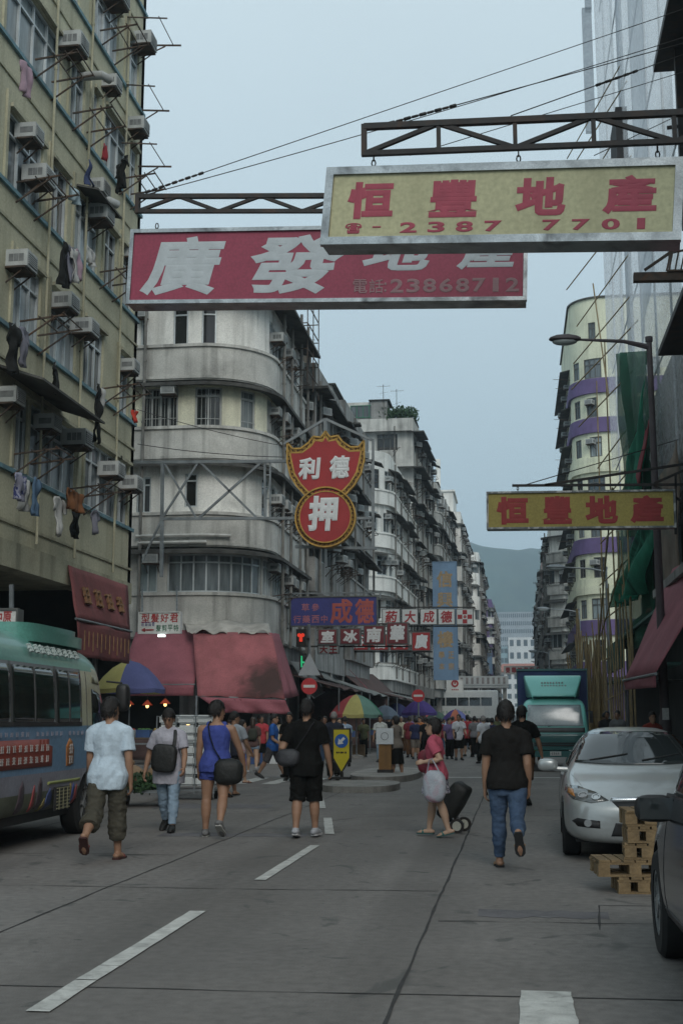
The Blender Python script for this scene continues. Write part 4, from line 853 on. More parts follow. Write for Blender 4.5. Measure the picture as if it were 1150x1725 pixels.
# road signs
signred = M('road_sign_red', (.42, .035, .04), .45, .08, 4); signback = M('sign_back_grey', (.33, .36, .38), .5, .08, 3, metal=.2)
def no_entry(label, px, py, Y, r, tri):
    c = PY(px, py, Y); t = thing('road_sign', label, 'road sign', (c.x, Y, 0)); m = MB(); m.tube([(0, .05, 0), (0, .05, c.z+(1.5 if tri else .4))], .04, 10); m.build('pole', galv, t)
    m = MB(); m.disc((0, -.02, c.z), (0, -1, 0), r, 28, 0, .03); m.build('disc', signred, t)
    m = MB(); m.box(-r*.72, r*.72, -.046, -.036, c.z-r*.17, c.z+r*.17); m.build('bar', whitep2, t)
    if tri:
        z0 = c.z+r+.1; m = MB(); m.plate([(-.42, -.03, z0), (.42, -.03, z0), (0, -.03, z0+.82)], (0, 1, 0), .03); m.build('triangle_plate', signback, t)
    return t
no_entry('red no-entry disc under the grey back of a triangle plate, in front of the awnings', 521, 1156, 46, .30, True)
no_entry('smaller no-entry disc above the purple parasol', 704, 1172, 62, .31, False)
t = thing('keep_left_sign', 'yellow pointed keep-left sign with blue arrow disc on the traffic island', 'road sign', PY(575, 1318, 29.2).xy.to_3d()+Vector((0, 0, .13)))
yb = M('sign_yellow_plate', (.56, .46, .02), .45, .08, 4)
def arrow_plate(m, w, h, zt, pt, y0, y1, mat=0): m.plate([(-w, y0, zt), (w, y0, zt), (w, y0, zt-h+pt), (0, y0, zt-h), (-w, y0, zt-h+pt)], (0, 1, 0), y1-y0, mat)
m = MB(); arrow_plate(m, .215, 1.03, 1.16, .34, 0, .07); m.build('case', darkm, t); m = MB(); arrow_plate(m, .18, .95, 1.125, .31, -.012, -.001); m.build('plate', yb, t)
m = MB(); m.disc((0, -.018, .87), (0, -1, 0), .158, 28, 0, .012); m.build('disc', M('sign_blue', (.02, .10, .36), .4), t)
m = MB(); d = Vector((-.7071, 0, -.7071)); e = Vector((-.7071, 0, .7071)); c = Vector((0, -.027, .87))
m.plate([c-d*.10+e*.03, c-d*.10-e*.03, c+d*.01-e*.03, c+d*.01+e*.03], (0, -1, 0), .006); m.plate([c+d*.115, c+d*.005+e*.085, c+d*.005-e*.085], (0, -1, 0), .006); m.build('arrow', whitet, t)
m = MB()
for i, w in enumerate((.05, .04, .055, .03, .05)): m.box(-.12+i*.05, -.12+i*.05+w*.75, -.02, -.0125, .585+.006*(i % 2), .625)
m.build('small_lettering', darkm, t); m = MB(); m.prism([(-.2, -.15), (.2, -.15), (.2, .2), (-.2, .2)], 0, .05); m.tube([(0, .03, .05), (0, .03, .16)], .04, 8); m.build('foot', darkm, t)
t = thing('bollard', 'brown island bollard with a white square lamp head', 'bollard', (-3.35, 32.6, .15)); m = MB(); m.box(-.16, .16, -.14, .14, .08, .72); m.build('post', M('brown_bollard', (.23, .12, .035), .6, .15, 3, streak=.3), t)
m = MB(); m.box(-.2, .2, -.18, .18, .0, .08); m.build('base', darkm, t); m = MB(); m.box(-.22, .22, -.19, .19, .72, 1.12); m.build('lamp_head', M('white_lamp_head', (.56, .6, .62), .5, .06, 3), t)
m = MB(); m.ring((0, -.195, .92), (0, -1, 0), .1, .085, 18, 0, .008); m.build('seal', galv, t)
# ================================================================ street lamps and guy wires
lampm = M('lamp_post_paint', (.085, .07, .075), .6, .25, 2, streak=.3, scol=(.03, .025, .025)); lampg = M('lamp_lens', (.34, .38, .38), .3, .1, 3)
def lamp(label, base, z, arm, mat, hl, r=.1):
    t = thing('street_lamp', label, 'street lamp', base); m = MB(); m.tube([(0, 0, 0), (0, 0, 1.4), (0, 0, 1.5), (0, 0, z)], [r*1.35, r*1.3, r, r*.62], 14); m.tube([(0, 0, z-.05), (0, 0, z+.06)], r*.85, 12); m.build('pole', mat, t)
    m = MB(); m.tube([(0, 0, z-.18), (-arm*.35, 0, z-.02), (-arm, 0, z+.07)], [r*.7, r*.45, r*.28], 8); m.build('arm', mat, t)
    hd = MB(); cs = []
    for f, w, hh in ((0, .06, .05), (.12, .11, .09), (.4, .16, .13), (.75, .15, .11), (.95, .09, .06), (1, .03, .02)):
        x = -arm-.0-hl*f+.1; zc = z+.07+.02*f; cs.append([(x, w*cos(a*pi/6), zc+hh*(sin(a*pi/6) if sin(a*pi/6) > 0 else .45*sin(a*pi/6))) for a in range(12)])
    hd.loft(cs); hd.build('lamp_head', mat, t); m = MB(); m.ellip((-arm-hl*.5+.1, 0, z+.03), (hl*.4, .13, .09), 14, 8); m.build('lens', lampg, t); return t
l1 = PY(1106, 900, 28); t = lamp('tall dark street lamp post rising in front of the wrapped tower, nearest', (l1.x, 28, .13), PY(1090, 572, 28).z-.13, 1.62, lampm, .72)
m = MB(); m.box(-.07, .07, -.16, -.13, 1.35, 1.6); m.build('notice_label', whitep2, t)
lamp('grey street lamp half way down, in front of the purple-banded block', (4.15, 56.8, .13), PY(1019, 957, 56.8).z-.13, 1.9, galv, .85, .09)
lamp('farthest slim street lamp with thin arm near the purple-banded block', (4.0, 78, .13), PY(975, 1027, 78).z-.13, 1.9, galv, .8, .07)
lamp('small far lamp above the truck against the brownish block', (3.2, 120, .13), PY(935, 1098, 120).z-.13, 1.2, galv, .8, .07)
def wire(label, pts, r=.008, sag=0.0, extra=None, group=None):
    t = thing('guy_wire', label, 'wire', pts[0], 0, group); P0 = Vector(pts[0]); a = Vector((0, 0, 0)); b = Vector(pts[1])-P0; m = MB()
    m.tube([a.lerp(b, i/12)+Vector((0, 0, -sag*4*(i/12)*(1-i/12))) for i in range(13)], r, 5); m.build('cable', darkm, t)
    if extra:
        m = MB()
        for f0, f1 in extra:
            k_ = 9
            for i in range(k_): q = a.lerp(b, f0+(f1-f0)*i/k_); q2 = a.lerp(b, f0+(f1-f0)*(i+.7)/k_); m.tube([q, q2], r*2.3 if i % 2 else r*3, 6)
        m.build('turnbuckle', darkm, t)
wire('long guy wire from the crimson sign arm rising right to the wrapped tower, upper one', (PY(240, 326, 18.1), PY(1160, 12, 22)), .008, .0, [(.005, .10)])
wire('second long guy wire from the crimson sign arm, running just below the upper one', (PY(246, 328, 18.2), PY(1160, 60, 21)), .008, .06)
wire('wire with thick turnbuckle from the free end of the upper lattice arm', (PY(640, 212, 14.6), PY(1160, 70, 20)), .008, .0, [(.02, .2)])
wire('short guy wire with turnbuckle reaching the dark canopy at top right', (PY(860, 195, 15.5), PY(1160, 88, 20)), .008, 0, [(.42, .66)])
wire('thin wire crossing above the pale yellow sign to the right-hand post', (PY(690, 262, 14.9), PY(1160, 118, 19)), .006)
wire('thin wire slanting behind the upper lattice arm', (PY(1000, 262, 14.9), PY(1150, 190, 19)), .006)
wire('thin cable sagging across the sky towards the deep yellow sign bracket', (PY(880, 818, 26.2), PY(1160, 735, 32)), .011)
wire('service cable strung across the front of the rounded corner building', (PY(232, 748, 44), PY(480, 770, 44)), .015, .1)
wire('second service cable strung below the rounded balconies', (PY(232, 690, 44), PY(482, 752, 45)), .013, .1)
# ================================================================ awnings
awred = M('faded_red_awning', (.25, .085, .085), .85, .2, .9, .15, streak=.45, scol=(.09, .05, .045), trans=.2)
awsoot = M('sooty_red_awning', (.36, .12, .13), .85, .2, .9, .15, streak=.3, scol=(.12, .06, .055), trans=.2, spot=((1.15, .4, -.75), (1.15, 3, 1.05), (.035, .028, .022)))
awgrey = M('grey_tarpaulin', (.22, .23, .22), .85, .25, 1.2, .15, streak=.5, trans=.15)
awbrown = M('brown_tarpaulin', (.09, .055, .05), .9, .3, 1.2, .15, streak=.4)
awpink = M('dusty_rose_awning', (.34, .115, .14), .8, .15, 1.1, .12, streak=.2, scol=(.12, .05, .055), trans=.2)
plastic = M('crumpled_plastic', (.46, .44, .40), .6, .2, 3, .4, trans=.2)
def sheet(mb, a, b, c, d, nu=14, nv=8, wav=.03, t=.012, sag=.0, seed=0, fold=0):
    """cloth between top a-b and bottom d-c with ripples and thickness"""
    a, b, c, d = map(Vector, (a, b, c, d)); nrm = (b-a).cross(d-a).normalized(); k = len(mb.v); g = []
    for j in range(nv+1):
        for i in range(nu+1):
            u, v = i/nu, j/nv; p = a.lerp(b, u).lerp(d.lerp(c, u), v); w = noise.noise(Vector((u*3+seed, v*2, seed)))*wav+wav*.5*v*sin(u*nu*1.1+seed)*(1+fold)
            p = p+nrm*w+Vector((0, 0, -sag*sin(pi*v)*1.0)); g.append(p)
    f = [(j*(nu+1)+i, j*(nu+1)+i+1, (j+1)*(nu+1)+i+1, (j+1)*(nu+1)+i) for j in range(nv) for i in range(nu)]; n_ = len(g)
    bd = [i for i in range(nu+1)]+[(j+1)*(nu+1)-1 for j in range(1, nv+1)]+[nv*(nu+1)+i for i in range(nu-1, -1, -1)]+[j*(nu+1) for j in range(nv-1, 0, -1)]
    mb.add(g+[p+nrm*t for p in g], f+[tuple(q+n_ for q in reversed(x)) for x in f]+[(bd[i], bd[i]+n_, bd[(i+1) % len(bd)]+n_, bd[(i+1) % len(bd)]) for i in range(len(bd))], 0, True)
def awning(label, loc, parts, poles, mats):
    t = thing('awning', label, 'awning', loc)
    for nm, mt, q, kw in parts: m = MB(); sheet(m, *[Vector(p)-t.location for p in q], **kw); m.build(nm, mt, t, recalc=True, sharp=0)
    m = MB()
    for p, q in poles: m.tube([Vector(p)-t.location, Vector(q)-t.location], .03, 7)
    if poles: m.build('pole', galv, t)
    return t
t = awning('dark red awning with faded yellow characters hanging from the yellow block', (-9.9, 31, 4), [
    ('canopy', awred, ((-10.12, 27.4, 5.0), (-10.12, 31.9, 5.0), (-9.8, 31.2, 3.75), (-9.8, 27.2, 3.75)), dict(wav=.03)),
    ('valance', awred, ((-9.79, 27.2, 3.72), (-9.79, 31.2, 3.72), (-9.76, 31.1, 2.9), (-9.76, 27.3, 2.9)), dict(wav=.05, fold=1))], [((-9.79, 27.1, 3.74), (-9.79, 31.3, 3.74))], None)
ml_ = MB(); yl = M('faded_yellow_paint', (.22, .12, .06), .8, .3, 6)
for k in range(4): scribble(ml_, (-9.87-t.location.x, 27.9-31+k*.85, 4.15-4), (0, 1, 0), Vector((-.26, 0, .965)), Vector((.965, 0, .26)), .5, .45, k, .03)
for k in range(12):
    ml_.box(-9.72-t.location.x, -9.70-t.location.x, 27.5-31+k*.3, 27.5-31+k*.3+.04, 3.05-4+.1*(k % 2), 3.5-4)
ml_.build('lettering', yl, t, recalc=False)
awning('plain dusty red awning under the hairdresser sign', (-12.5, 44, 3.5), [('canopy', awpink, ((-14.4, 46.6, 4.9), (-11.6, 46.6, 4.9), (-11.4, 44.0, 2.75), (-14.2, 44.0, 2.75)), dict(wav=.05)), ('valance', awpink, ((-14.2, 43.98, 2.74), (-11.4, 43.98, 2.74), (-11.4, 43.95, 2.35), (-14.2, 43.95, 2.35)), dict(wav=.03, nv=3, fold=1))], [((-14.3, 44, 2.75), (-11.35, 44, 2.75)), ((-14.2, 44, .1), (-14.2, 44, 2.75))], None)
awning('big soot-stained red awning at the rounded corner with white plastic on top', (-9.8, 44, 3.5), [
    ('canopy', awsoot, (PY(325, 1066, 45.6), PY(458, 1066, 45.6), PY(480, 1177, 43.2), PY(333, 1172, 43.2)), dict(wav=.06, nu=18, nv=12)),
    ('side_panel', awpink, (PY(458, 1066, 45.6), PY(470, 1068, 47.5), PY(504, 1172, 47.5), PY(480, 1177, 43.2)), dict(wav=.05)),
    ('valance', awpink, (PY(336, 1174, 43.15), PY(480, 1179, 43.15), PY(490, 1203, 43.1), PY(372, 1200, 43.1)), dict(wav=.08, nv=4, fold=2)),
    ('plastic_cover', plastic, (PY(308, 1046, 46.9), PY(452, 1050, 46.9), PY(458, 1068, 45.5), PY(318, 1064, 45.5)), dict(wav=.18, nu=24, nv=6))],
    [(PY(331, 1173, 43.25), PY(482, 1178, 43.25)), (G(330, 1294), PY(331, 1173, 43.25))], None)
awning('grey tarpaulin awning behind the triangle plate', (-8.6, 52, 3.4), [('canopy', awgrey, (PY(488, 1112, 49.5), PY(520, 1120, 57), PY(548, 1165, 57), PY(528, 1176, 49.5)), dict(wav=.05))], [(PY(528, 1176, 49.5), PY(548, 1165, 57))], None)
awning('second grey-brown tarpaulin awning beyond the triangle plate', (-8.3, 61, 3.6), [('canopy', awgrey, (PY(528, 1122, 57.5), PY(556, 1126, 66), PY(586, 1168, 66), PY(566, 1172, 57.5)), dict(wav=.05)), ('valance', awbrown, (PY(535, 1126, 57.4), PY(566, 1172, 57.4), PY(566, 1178, 57.4), PY(535, 1140, 57.4)), dict(wav=.02))], [], None)
awning('long dark brown awning with a pale red lower edge, mid street left', (-7.5, 74, 3.6), [('canopy', awbrown, (PY(572, 1130, 66.5), PY(628, 1136, 84), PY(668, 1172, 84), PY(640, 1186, 66.5)), dict(wav=.05)), ('edge_trim', awpink, (PY(586, 1126, 66.4), PY(640, 1184, 66.3), PY(648, 1190, 66.3), PY(590, 1130, 66.4)), dict(wav=.01))], [], None)
t = awning('long dusty rose awning at the right edge, below the scaffold', (3, 27, 3.5), [
    ('canopy', awpink, (PY(1132, 958, 30.8), (4.3, 24.0, 5.1), PY(1103, 1136, 24.2), PY(1050, 1146, 29.6)), dict(wav=.03, nu=16)),
    ('valance', awpink, (PY(1050, 1147, 29.6), PY(1103, 1137, 24.2), PY(1103, 1158, 24.2), PY(1051, 1162, 29.6)), dict(wav=.03, nv=3))],
    [(PY(1049, 1146, 29.65), PY(1104, 1135, 24.1)), (G(1060, 1288, .13), PY(1052, 1146, 29.5)), ((4.2, 30.5, 2.4), PY(1052, 1146, 29.5))], None)
for i, (ya, yb, x0, x1, z0, z1, mt_, lab) in enumerate(((49.2, 56.8, -9.7, -6.9, 3.5, 2.75, awbrown, 'low dark market canopy under the grey tarpaulins, nearest'), (57.2, 65.8, -9.0, -6.6, 3.5, 2.7, awgrey, 'low grey market canopy behind the green, red and yellow parasol'), (66.3, 76.5, -8.9, -6.2, 3.4, 2.7, awbrown, 'low dark market canopy before the purple parasol'), (77, 85, -8.7, -6.0, 3.4, 2.7, awgrey, 'farthest low grey market canopy'))):
    awning(lab, (-8, (ya+yb)/2, 3), [('canopy', mt_, ((x0, yb, z0), (x0, ya, z0), (x1, ya, z1), (x1, yb, z1)), dict(wav=.08)), ('shade_curtain', awbrown, ((x0, yb-.3, z0-.3), (x1, yb-.3, z1-.1), (x1, yb-.3, .4), (x0, yb-.3, .4)), dict(wav=.06))], [((x1, ya+.1, 0), (x1, ya+.1, z1)), ((x1, yb-.1, 0), (x1, yb-.1, z1))], None)  # canopies and back curtains added to darken the market below
# ================================================================ parasols
def parasol(label, px, py_top, py_rim, wpx, Y, cols, n=8, ribs=True):
    r = wpx/2*Y/2100*1.0; top = PY(px, py_top, Y).z; rim = PY(px, py_rim, Y).z; c = PY(px, py_rim, Y); h = max(.35, top-rim)
    t = thing('parasol', label, 'parasol', (c.x, Y, 0.0)); can = MB()
    for i in range(n):
        a0, a1 = 2*pi*(i-.5)/n, 2*pi*(i+.5)/n; rows = []
        for f in (0.02, .25, .5, .75, 1.0):
            z = rim+h*(1-f**1.9); row = []
            for q in range(7):
                u = q/6; a = a0+(a1-a0)*u; sag = 1-.045*sin(pi*u)*f; row.append((cos(a)*r*f*sag, sin(a)*r*f*sag, z-.03*sin(pi*u)*f))
            rows.append(row)
        k = len(can.v); v = [p for rw in rows for p in rw]; v2 = [(x*.985, y*.985, z-.012) for x, y, z in v]; N_ = len(v)
        f_ = [(j*7+q, j*7+q+1, (j+1)*7+q+1, (j+1)*7+q) for j in range(4) for q in range(6)]
        can.add(v+v2, f_+[tuple(w+N_ for w in reversed(x)) for x in f_]+[(28+q, 28+q+1, 28+q+1+N_, 28+q+N_) for q in range(6)], i % len(cols), True)
        can.add([rows[-1][q] for q in range(7)]+[(rows[-1][q][0]*.99, rows[-1][q][1]*.99, rows[-1][q][2]-.13) for q in range(7)], [(q, q+7, q+8, q+1) for q in range(6)], i % len(cols), True)
    can.build('canopy', cols, t, recalc=False, sharp=60)
    m = MB(); m.tube([(0, 0, 0), (0, 0, top+.05)], .025, 8); m.build('pole', galv, t)
    m = MB()
    for i in range(n): a = 2*pi*(i-.5)/n; m.bar((0, 0, top-.06), (cos(a)*r*.97, sin(a)*r*.97, rim-.03), .016)
    m.build('ribs', galv, t); m = MB(); m.loft([[(cos(a*pi/8)*q, sin(a*pi/8)*q, z) for a in range(16)] for q, z in ((.3, 0), (.3, .1), (.05, .16))]); m.build('foot', greyd, t); return t
C_ = lambda n_, c: M('cloth_'+n_, c, .85, .1, 3, .05, trans=.35)
yc, bc, rc, gc, pc_, oc, bl2 = C_('yellow', (.50, .46, .17)), C_('blue', (.13, .15, .34)), C_('pinkred', (.46, .09, .10)), C_('green', (.035, .20, .12)), C_('purple', (.08, .05, .22)), C_('orange', (.42, .14, .08)), C_('pale_green', (.16, .30, .25))
parasol('yellow and blue striped parasol behind the minibus', 219, 1113, 1160, 124, 37, [bc, yc, bc, C_('rose', (.36, .17, .17)), yc, bc], 6)
parasol('green, red and yellow parasol in the middle of the market', 600, 1170, 1203, 92, 50, [gc, pc_ if False else rc, yc, gc, bl2, rc, yc, bl2])
parasol('plain purple parasol under the far no-entry disc', 706, 1179, 1200, 62, 64, [pc_])
parasol('second dark blue parasol behind the plain purple parasol', 668, 1184, 1204, 50, 70, [C_('navy', (.035, .04, .13))])
parasol('small orange and purple parasol above the crowd', 767, 1195, 1211, 46, 78, [oc, pc_, oc, bc])
parasol('faded grey-blue parasol just right of the green, red and yellow one', 648, 1188, 1206, 50, 58, [C_('grey_blue', (.13, .17, .22))])
parasol('small red and white parasol deep in the crowd', 722, 1196, 1210, 34, 92, [rc, C_('off_white', (.42, .42, .40))])
parasol('dull green parasol squeezed beside the orange parasol', 735, 1198, 1212, 40, 84, [C_('dull_green', (.07, .12, .09))])
# ================================================================ scaffolded tower on the right
wrap = M('white_sheeting', (.84, .86, .88), .6, .04, .25, .1, streak=.25, scol=(.62, .66, .69), trans=.55, bscale=1.5, clear=.72)
wrapd = M('grey_sheeting', (.52, .56, .6), .6, .1, .3, .1, streak=.35, scol=(.36, .4, .43), trans=.4, clear=.4)
wrapg = M('blue_grey_sheeting', (.66, .70, .74), .6, .08, .3, .1, streak=.25, scol=(.46, .5, .54), trans=.45, clear=.6)
net = M('green_netting', (.05, .32, .21), .85, .3, 1.2, .3, alt=(.012, .07, .045), altscale=.9, trans=.45, clear=.22)
netd = M('dark_green_netting', (.04, .16, .10), .9, .35, 1.5, .3, trans=.4, clear=.35)
bam = M('bamboo', (.33, .24, .12), .6, .25, 2.5, .1, alt=(.2, .15, .09), altscale=4)
T = thing('scaffolded_building', 'tall tower wrapped in white sheeting and green netting behind bamboo scaffold, right', 'building', (4.6, 44, 0))
m = MB(); m.box(5.2, 12, 33.5, 52.0, 0, 13); m.build('concrete_core', greyd, T, True)
m = MB(); sheet(m, (4.15, 53.3, 60), (4.15, 44.15, 60), (4.15, 44.15, 11), (4.3, 53.3, 12), 16, 50, .09, .02, 0, 3); sheet(m, (4.2, 42.05, 60), (4.2, 30.3, 60), (4.2, 30.3, 6), (4.2, 42.05, 8), 16, 50, .09, .02, 0, 9); sheet(m, (13.5, 53.35, 60), (4.2, 53.35, 60), (4.3, 53.35, 16.5), (13.5, 53.35, 16.5), 10, 30, .08, .02, 0, 2); m.build('white_sheeting', wrap, T, True, sharp=0)
m = MB(); sheet(m, (4.3, 44.25, 60), (4.3, 41.95, 60), (4.3, 41.95, 10), (4.3, 44.25, 10), 6, 50, .05, .02, 0, 5); m.build('grey_sheeting', wrapd, T, True, sharp=0)
m = MB(); sheet(m, (4.1, 38.3, 60), (4.1, 34.3, 60), (4.1, 34.3, 14), (4.12, 38.3, 13), 10, 44, .05, .02, 0, 7); m.build('blue_sheeting', wrapg, T, True, sharp=0)
m = MB(); m.box(4.0, 4.34, 48.9, 53.0, 34.5, 35.1); m.box(3.7, 4.12, 53.2, 53.5, 27.5, 33.5); m.box(3.85, 4.14, 53.2, 53.5, 33.4, 45); m.build('working_platform', wrapd, T, True)
m = MB(); m.box(3.95, 4.34, 41.9, 44.3, 19.8, 22.8); m.build('hoist_housing', M('hoist_black', (.03, .028, .028), .8), T, True)
m = MB(); sheet(m, PX(1036, 596, 3.9), PX(1088, 590, 3.9), PX(1096, 900, 3.9), PX(1062, 905, 3.9), 14, 24, .45, .015, 0, 4); sheet(m, PX(1036, 890, 3.86), PX(1098, 885, 3.86), PX(1098, 1090, 3.86), PX(1036, 1095, 3.86), 12, 12, .15, .015, 0, 8); m.build('netting', netd, T, True, sharp=0)
m = MB(); sheet(m, PX(1066, 770, 3.72), PX(1086, 640, 3.72), PX(1078, 870, 3.66), PX(1036, 880, 3.66), 14, 24, .35, .015, 0, 14); sheet(m, PX(1078, 890, 3.7), PX(1096, 880, 3.7), PX(1080, 1000, 3.62), PX(1036, 1024, 3.62), 14, 24, .4, .015, 0, 11); m.build('bright_netting', net, T, True, sharp=0)
m = MB(); sheet(m, (4.0, 39.9, 7.6), (4.0, 30.4, 8.2), (3.9, 30.4, 4.6), (3.9, 39.9, 4.6), 12, 12, .15, .015, 0, 21); m.build('patched_hoarding', M('bark_hoarding', (.13, .10, .075), .9, .3, 1.5, .3, alt=(.04, .07, .05), altscale=.8), T, True, sharp=0)
rg = random.Random(5)
for k in range(6): m = MB(); y = 52.0-k*3.6; m.tube([(4.5, y, 8), (4.5+rg.uniform(-.1, .1), y+rg.uniform(-.1, .1), 58)], .035, 6); m.build('scaffold_pole', M('scaffold_grey', (.55, .59, .62), .7), T, True)
for k in range(10): m = MB(); z = 12+k*4.2; m.tube([(4.45, 53, z+rg.uniform(-.2, .2)), (4.45, 31, z+rg.uniform(-.2, .2))], .028, 6); m.build('scaffold_ledger', MATS['scaffold_grey'], T, True)
for k in range(14):
    y = 53.0-k*1.1; m = MB(); z1 = rg.uniform(4.5, 7)
    if k in (3, 8): z1 = 15
    if y < 44: z1 = rg.uniform(5, 8)
    x = 3.55+rg.uniform(-.05, .05); m.tube([(x, y, .1), (x+rg.uniform(-.06, .06), y, z1*.5), (x+rg.uniform(-.1, .1), y, z1)], [.035, .03, .022], 6); m.build('bamboo_pole', bam, T, True)
for k in range(16):
    z = 2.6+k*1.5; m = MB(); x0_ = 3.4-(.9 if z > 12 else 0)*rg.uniform(.6, 1.1); y0 = 46.5+rg.uniform(-1, 1)
    m.tube([(x0_, y0+2.5, z-.35), (4.4, y0-4, z+.25)], .026, 6); m.build('bamboo_ledger', bam, T, True)
for y0, z0, y1, z1, x in ((48, 18.5, 42.5, 12.5, 3.4), (44, 7.8, 50, 4.6, 3.3), (41, 9.0, 50, 4.8, 3.3), (38.5, 6.2, 49, 4.7, 3.3)):
    m = MB(); m.tube([(x, y0, z0), (x, y1, z1)], .028, 6); m.build('bamboo_brace', bam, T, True)
m = MB(); sheet(m, PX(1084, 735, 3.6), PX(1094, 700, 3.6), PX(1076, 818, 3.6), PX(1063, 822, 3.6), 4, 10, .05, .015, 0, 2); m.build('red_banner', M('red_banner', (.22, .03, .04), .8), T, True, sharp=0)
m = MB()
for z in (2.9, 4.3): m.box(3.7, 4.3, 33.6, 52, z, z+.08)
m2 = MB(); m2.box(4.5, 4.8, 33.5, 52.3, .13, 5.2); m2.build('shop_front', shade_black, T, True); m.build('hoarding_deck', M('green_hoarding', (.04, .11, .09), .7, .2, 1, .05, streak=.3), T, True)  # front painted black for the shadow beneath the awning
m = MB(); m.box(3.6, 3.75, 44.5, 50.5, 3.3, 4.25); m.build('hoarding_board', MATS['green_hoarding'], T, True)
for k in range(52):
    a = rg.random(); y = 51.0+rg.uniform(-.4, .4)+a*2.2; x = 3.0+rg.uniform(-.75, .45)+.25*a; L_ = rg.choice((3.2, 3.8, 4.2, 4.6, 5.4))*rg.uniform(.95, 1.1); dx = rg.uniform(-.3, .3); dy = rg.uniform(-.3, .3)
    t = thing('bamboo_pole', 'pale bamboo pole standing in the upright bundle behind the truck and silver car', 'bamboo pole', (x, y, .0 if x < 2.44 else .13), 0, 'bamboo poles standing in a bundle by the scaffold')
    m = MB(); m.tube([(0, 0, 0), (dx*.4, dy*.5, L_*.5), (dx, dy, L_)], [.05, .042, .026], 7)
    for q in range(1, int(L_/.6)): f = q*.6/L_; m.tube([(dx*f, dy*f, q*.6-.012), (dx*f, dy*f, q*.6+.012)], .05-.02*f, 7)
    m.build('stalk', bam, t)
# dark near buildings at the right edge: canopies, shops
B = thing('shop_building', 'dark building edge with black canopies and shops at the far right', 'building', (5.2, 20, 0))
m = MB(); m.box(5.3, 7.5, 2, 33.2, 4.8, 18.6); m.build('wall', greyd, B, True)
m = MB(); m.box(3.80, 5.3, 20, 30.0, 17.6, 17.78); m.build('canopy', darkm, B, True)
m = MB(); m.box(3.28, 5.3, 15, 27.2, 9.38, 9.5); m.build('canopy', darkm, B, True)
m = MB(); m.box(4.3, 5.3, 31.0, 32.6, 5.2, 7.2); m.build('projecting_bay', brownw, B, True)
m = MB(); p = PY(1139, 110, 29).x
m.bar((p+.05, 29, 13), (p+.05, 29, 18.4), .2); m.bar((p-.3, 29, 15.6), (p+.4, 29, 15.65), .07); m.build('post', darkm, B, True)
m = MB(); q0, q1 = PY(1066, 468, 23), PY(1180, 466, 23); m.bar(q0, q1, .16); m.bar(PY(1085, 455, 23), PY(1130, 424, 23), .05)
for x in (1126, 1136, 1146, 1156): m.bar(PY(x, 456, 22.9), PY(x+6, 424, 22.9), .03)
m.bar(PY(1122, 456, 22.9), PY(1170, 455, 22.9), .035); m.bar(PY(1128, 426, 22.9), PY(1170, 418, 22.9), .035); m.bar(PY(1122, 456, 22.9), PY(1129, 425, 22.9), .035); m.build('sign_arm', rusty, B, True)
m = MB(); m.box(5.3, 5.5, 2, 33.0, .13, 4.8); m.build('shop_front', shade_black, B, True)
m = MB(); m.box(3.6, 5.3, 14, 33.2, 4.6, 4.8); m.build('soffit', greyd, B, True)
m = MB()
for y in (31.5, 24, 17, 10): m.box(4.9, 5.3, y-.3, y+.3, .13, 4.6)
m.build('column', greyd, B, True)
m = MB(); sheet(m, (4.9, 22, 4.5), (4.9, 31, 4.5), (4.75, 31, 2.4), (4.75, 22, 2.4), 14, 6, .05, .015); m.build('orange_curtain', M('orange_curtain', (.20, .07, .015), .9, .3, 2), B, True, sharp=0)
m = MB(); m.box(4.2, 4.9, 24, 30, .13, .75); m.box(4.5, 4.9, 24, 30, 1.4, 2.0); m.build('goods_shelf', M('dark_goods', (.08, .05, .035), .9, .6, 5), B, True)
# ================================================================ market goods under the awnings
fruitc = [M('fruit_orange', (.50, .20, .03), .5, .3, 14, .4), M('fruit_red', (.38, .04, .03), .5, .3, 14, .4), M('greens', (.06, .16, .04), .7, .5, 16, .5), M('fruit_yellow', (.5, .36, .08), .5, .3, 14, .4), M('foam_white', (.55, .58, .58), .7, .08, 3), M('blue_crate', (.05, .10, .24), .6, .2, 3), M('pink_crate', (.38, .08, .15), .6, .2, 3), M('carton_brown', (.22, .15, .09), .85, .2, 3)]
fn = ['oranges', 'red fruit', 'leafy greens', 'yellow fruit']
def crate(label, x, y, z, k, w=.5, d=.38, h=.26, group='fruit crates on the market stalls'):
    t = thing('fruit_crate', label, 'crate', (x, y, z), RNG.uniform(-.1, .1), group); m = MB()
    for a, b, c, e in ((-w/2, w/2, -d/2, -d/2+.02), (-w/2, w/2, d/2-.02, d/2), (-w/2, -w/2+.02, -d/2+.02, d/2-.02), (w/2-.02, w/2, -d/2+.02, d/2-.02)): m.box(a, b, c, e, 0, h)
    m.box(-w/2+.02, w/2-.02, -d/2+.02, d/2-.02, 0, .02); m.build('box', fruitc[[7, 4, 5, 7][k]], t); m = MB(); rg = random.Random(int(x*91+y*13))
    for i in range(5):
        for j in range(4): m.ellip((-w/2+.07+i*(w-.14)/4, -d/2+.07+j*(d-.14)/3, h-.02+rg.uniform(-.01, .03)), (.055, .05, .05), 7, 5)
    m.build('fruit', fruitc[k], t); return t
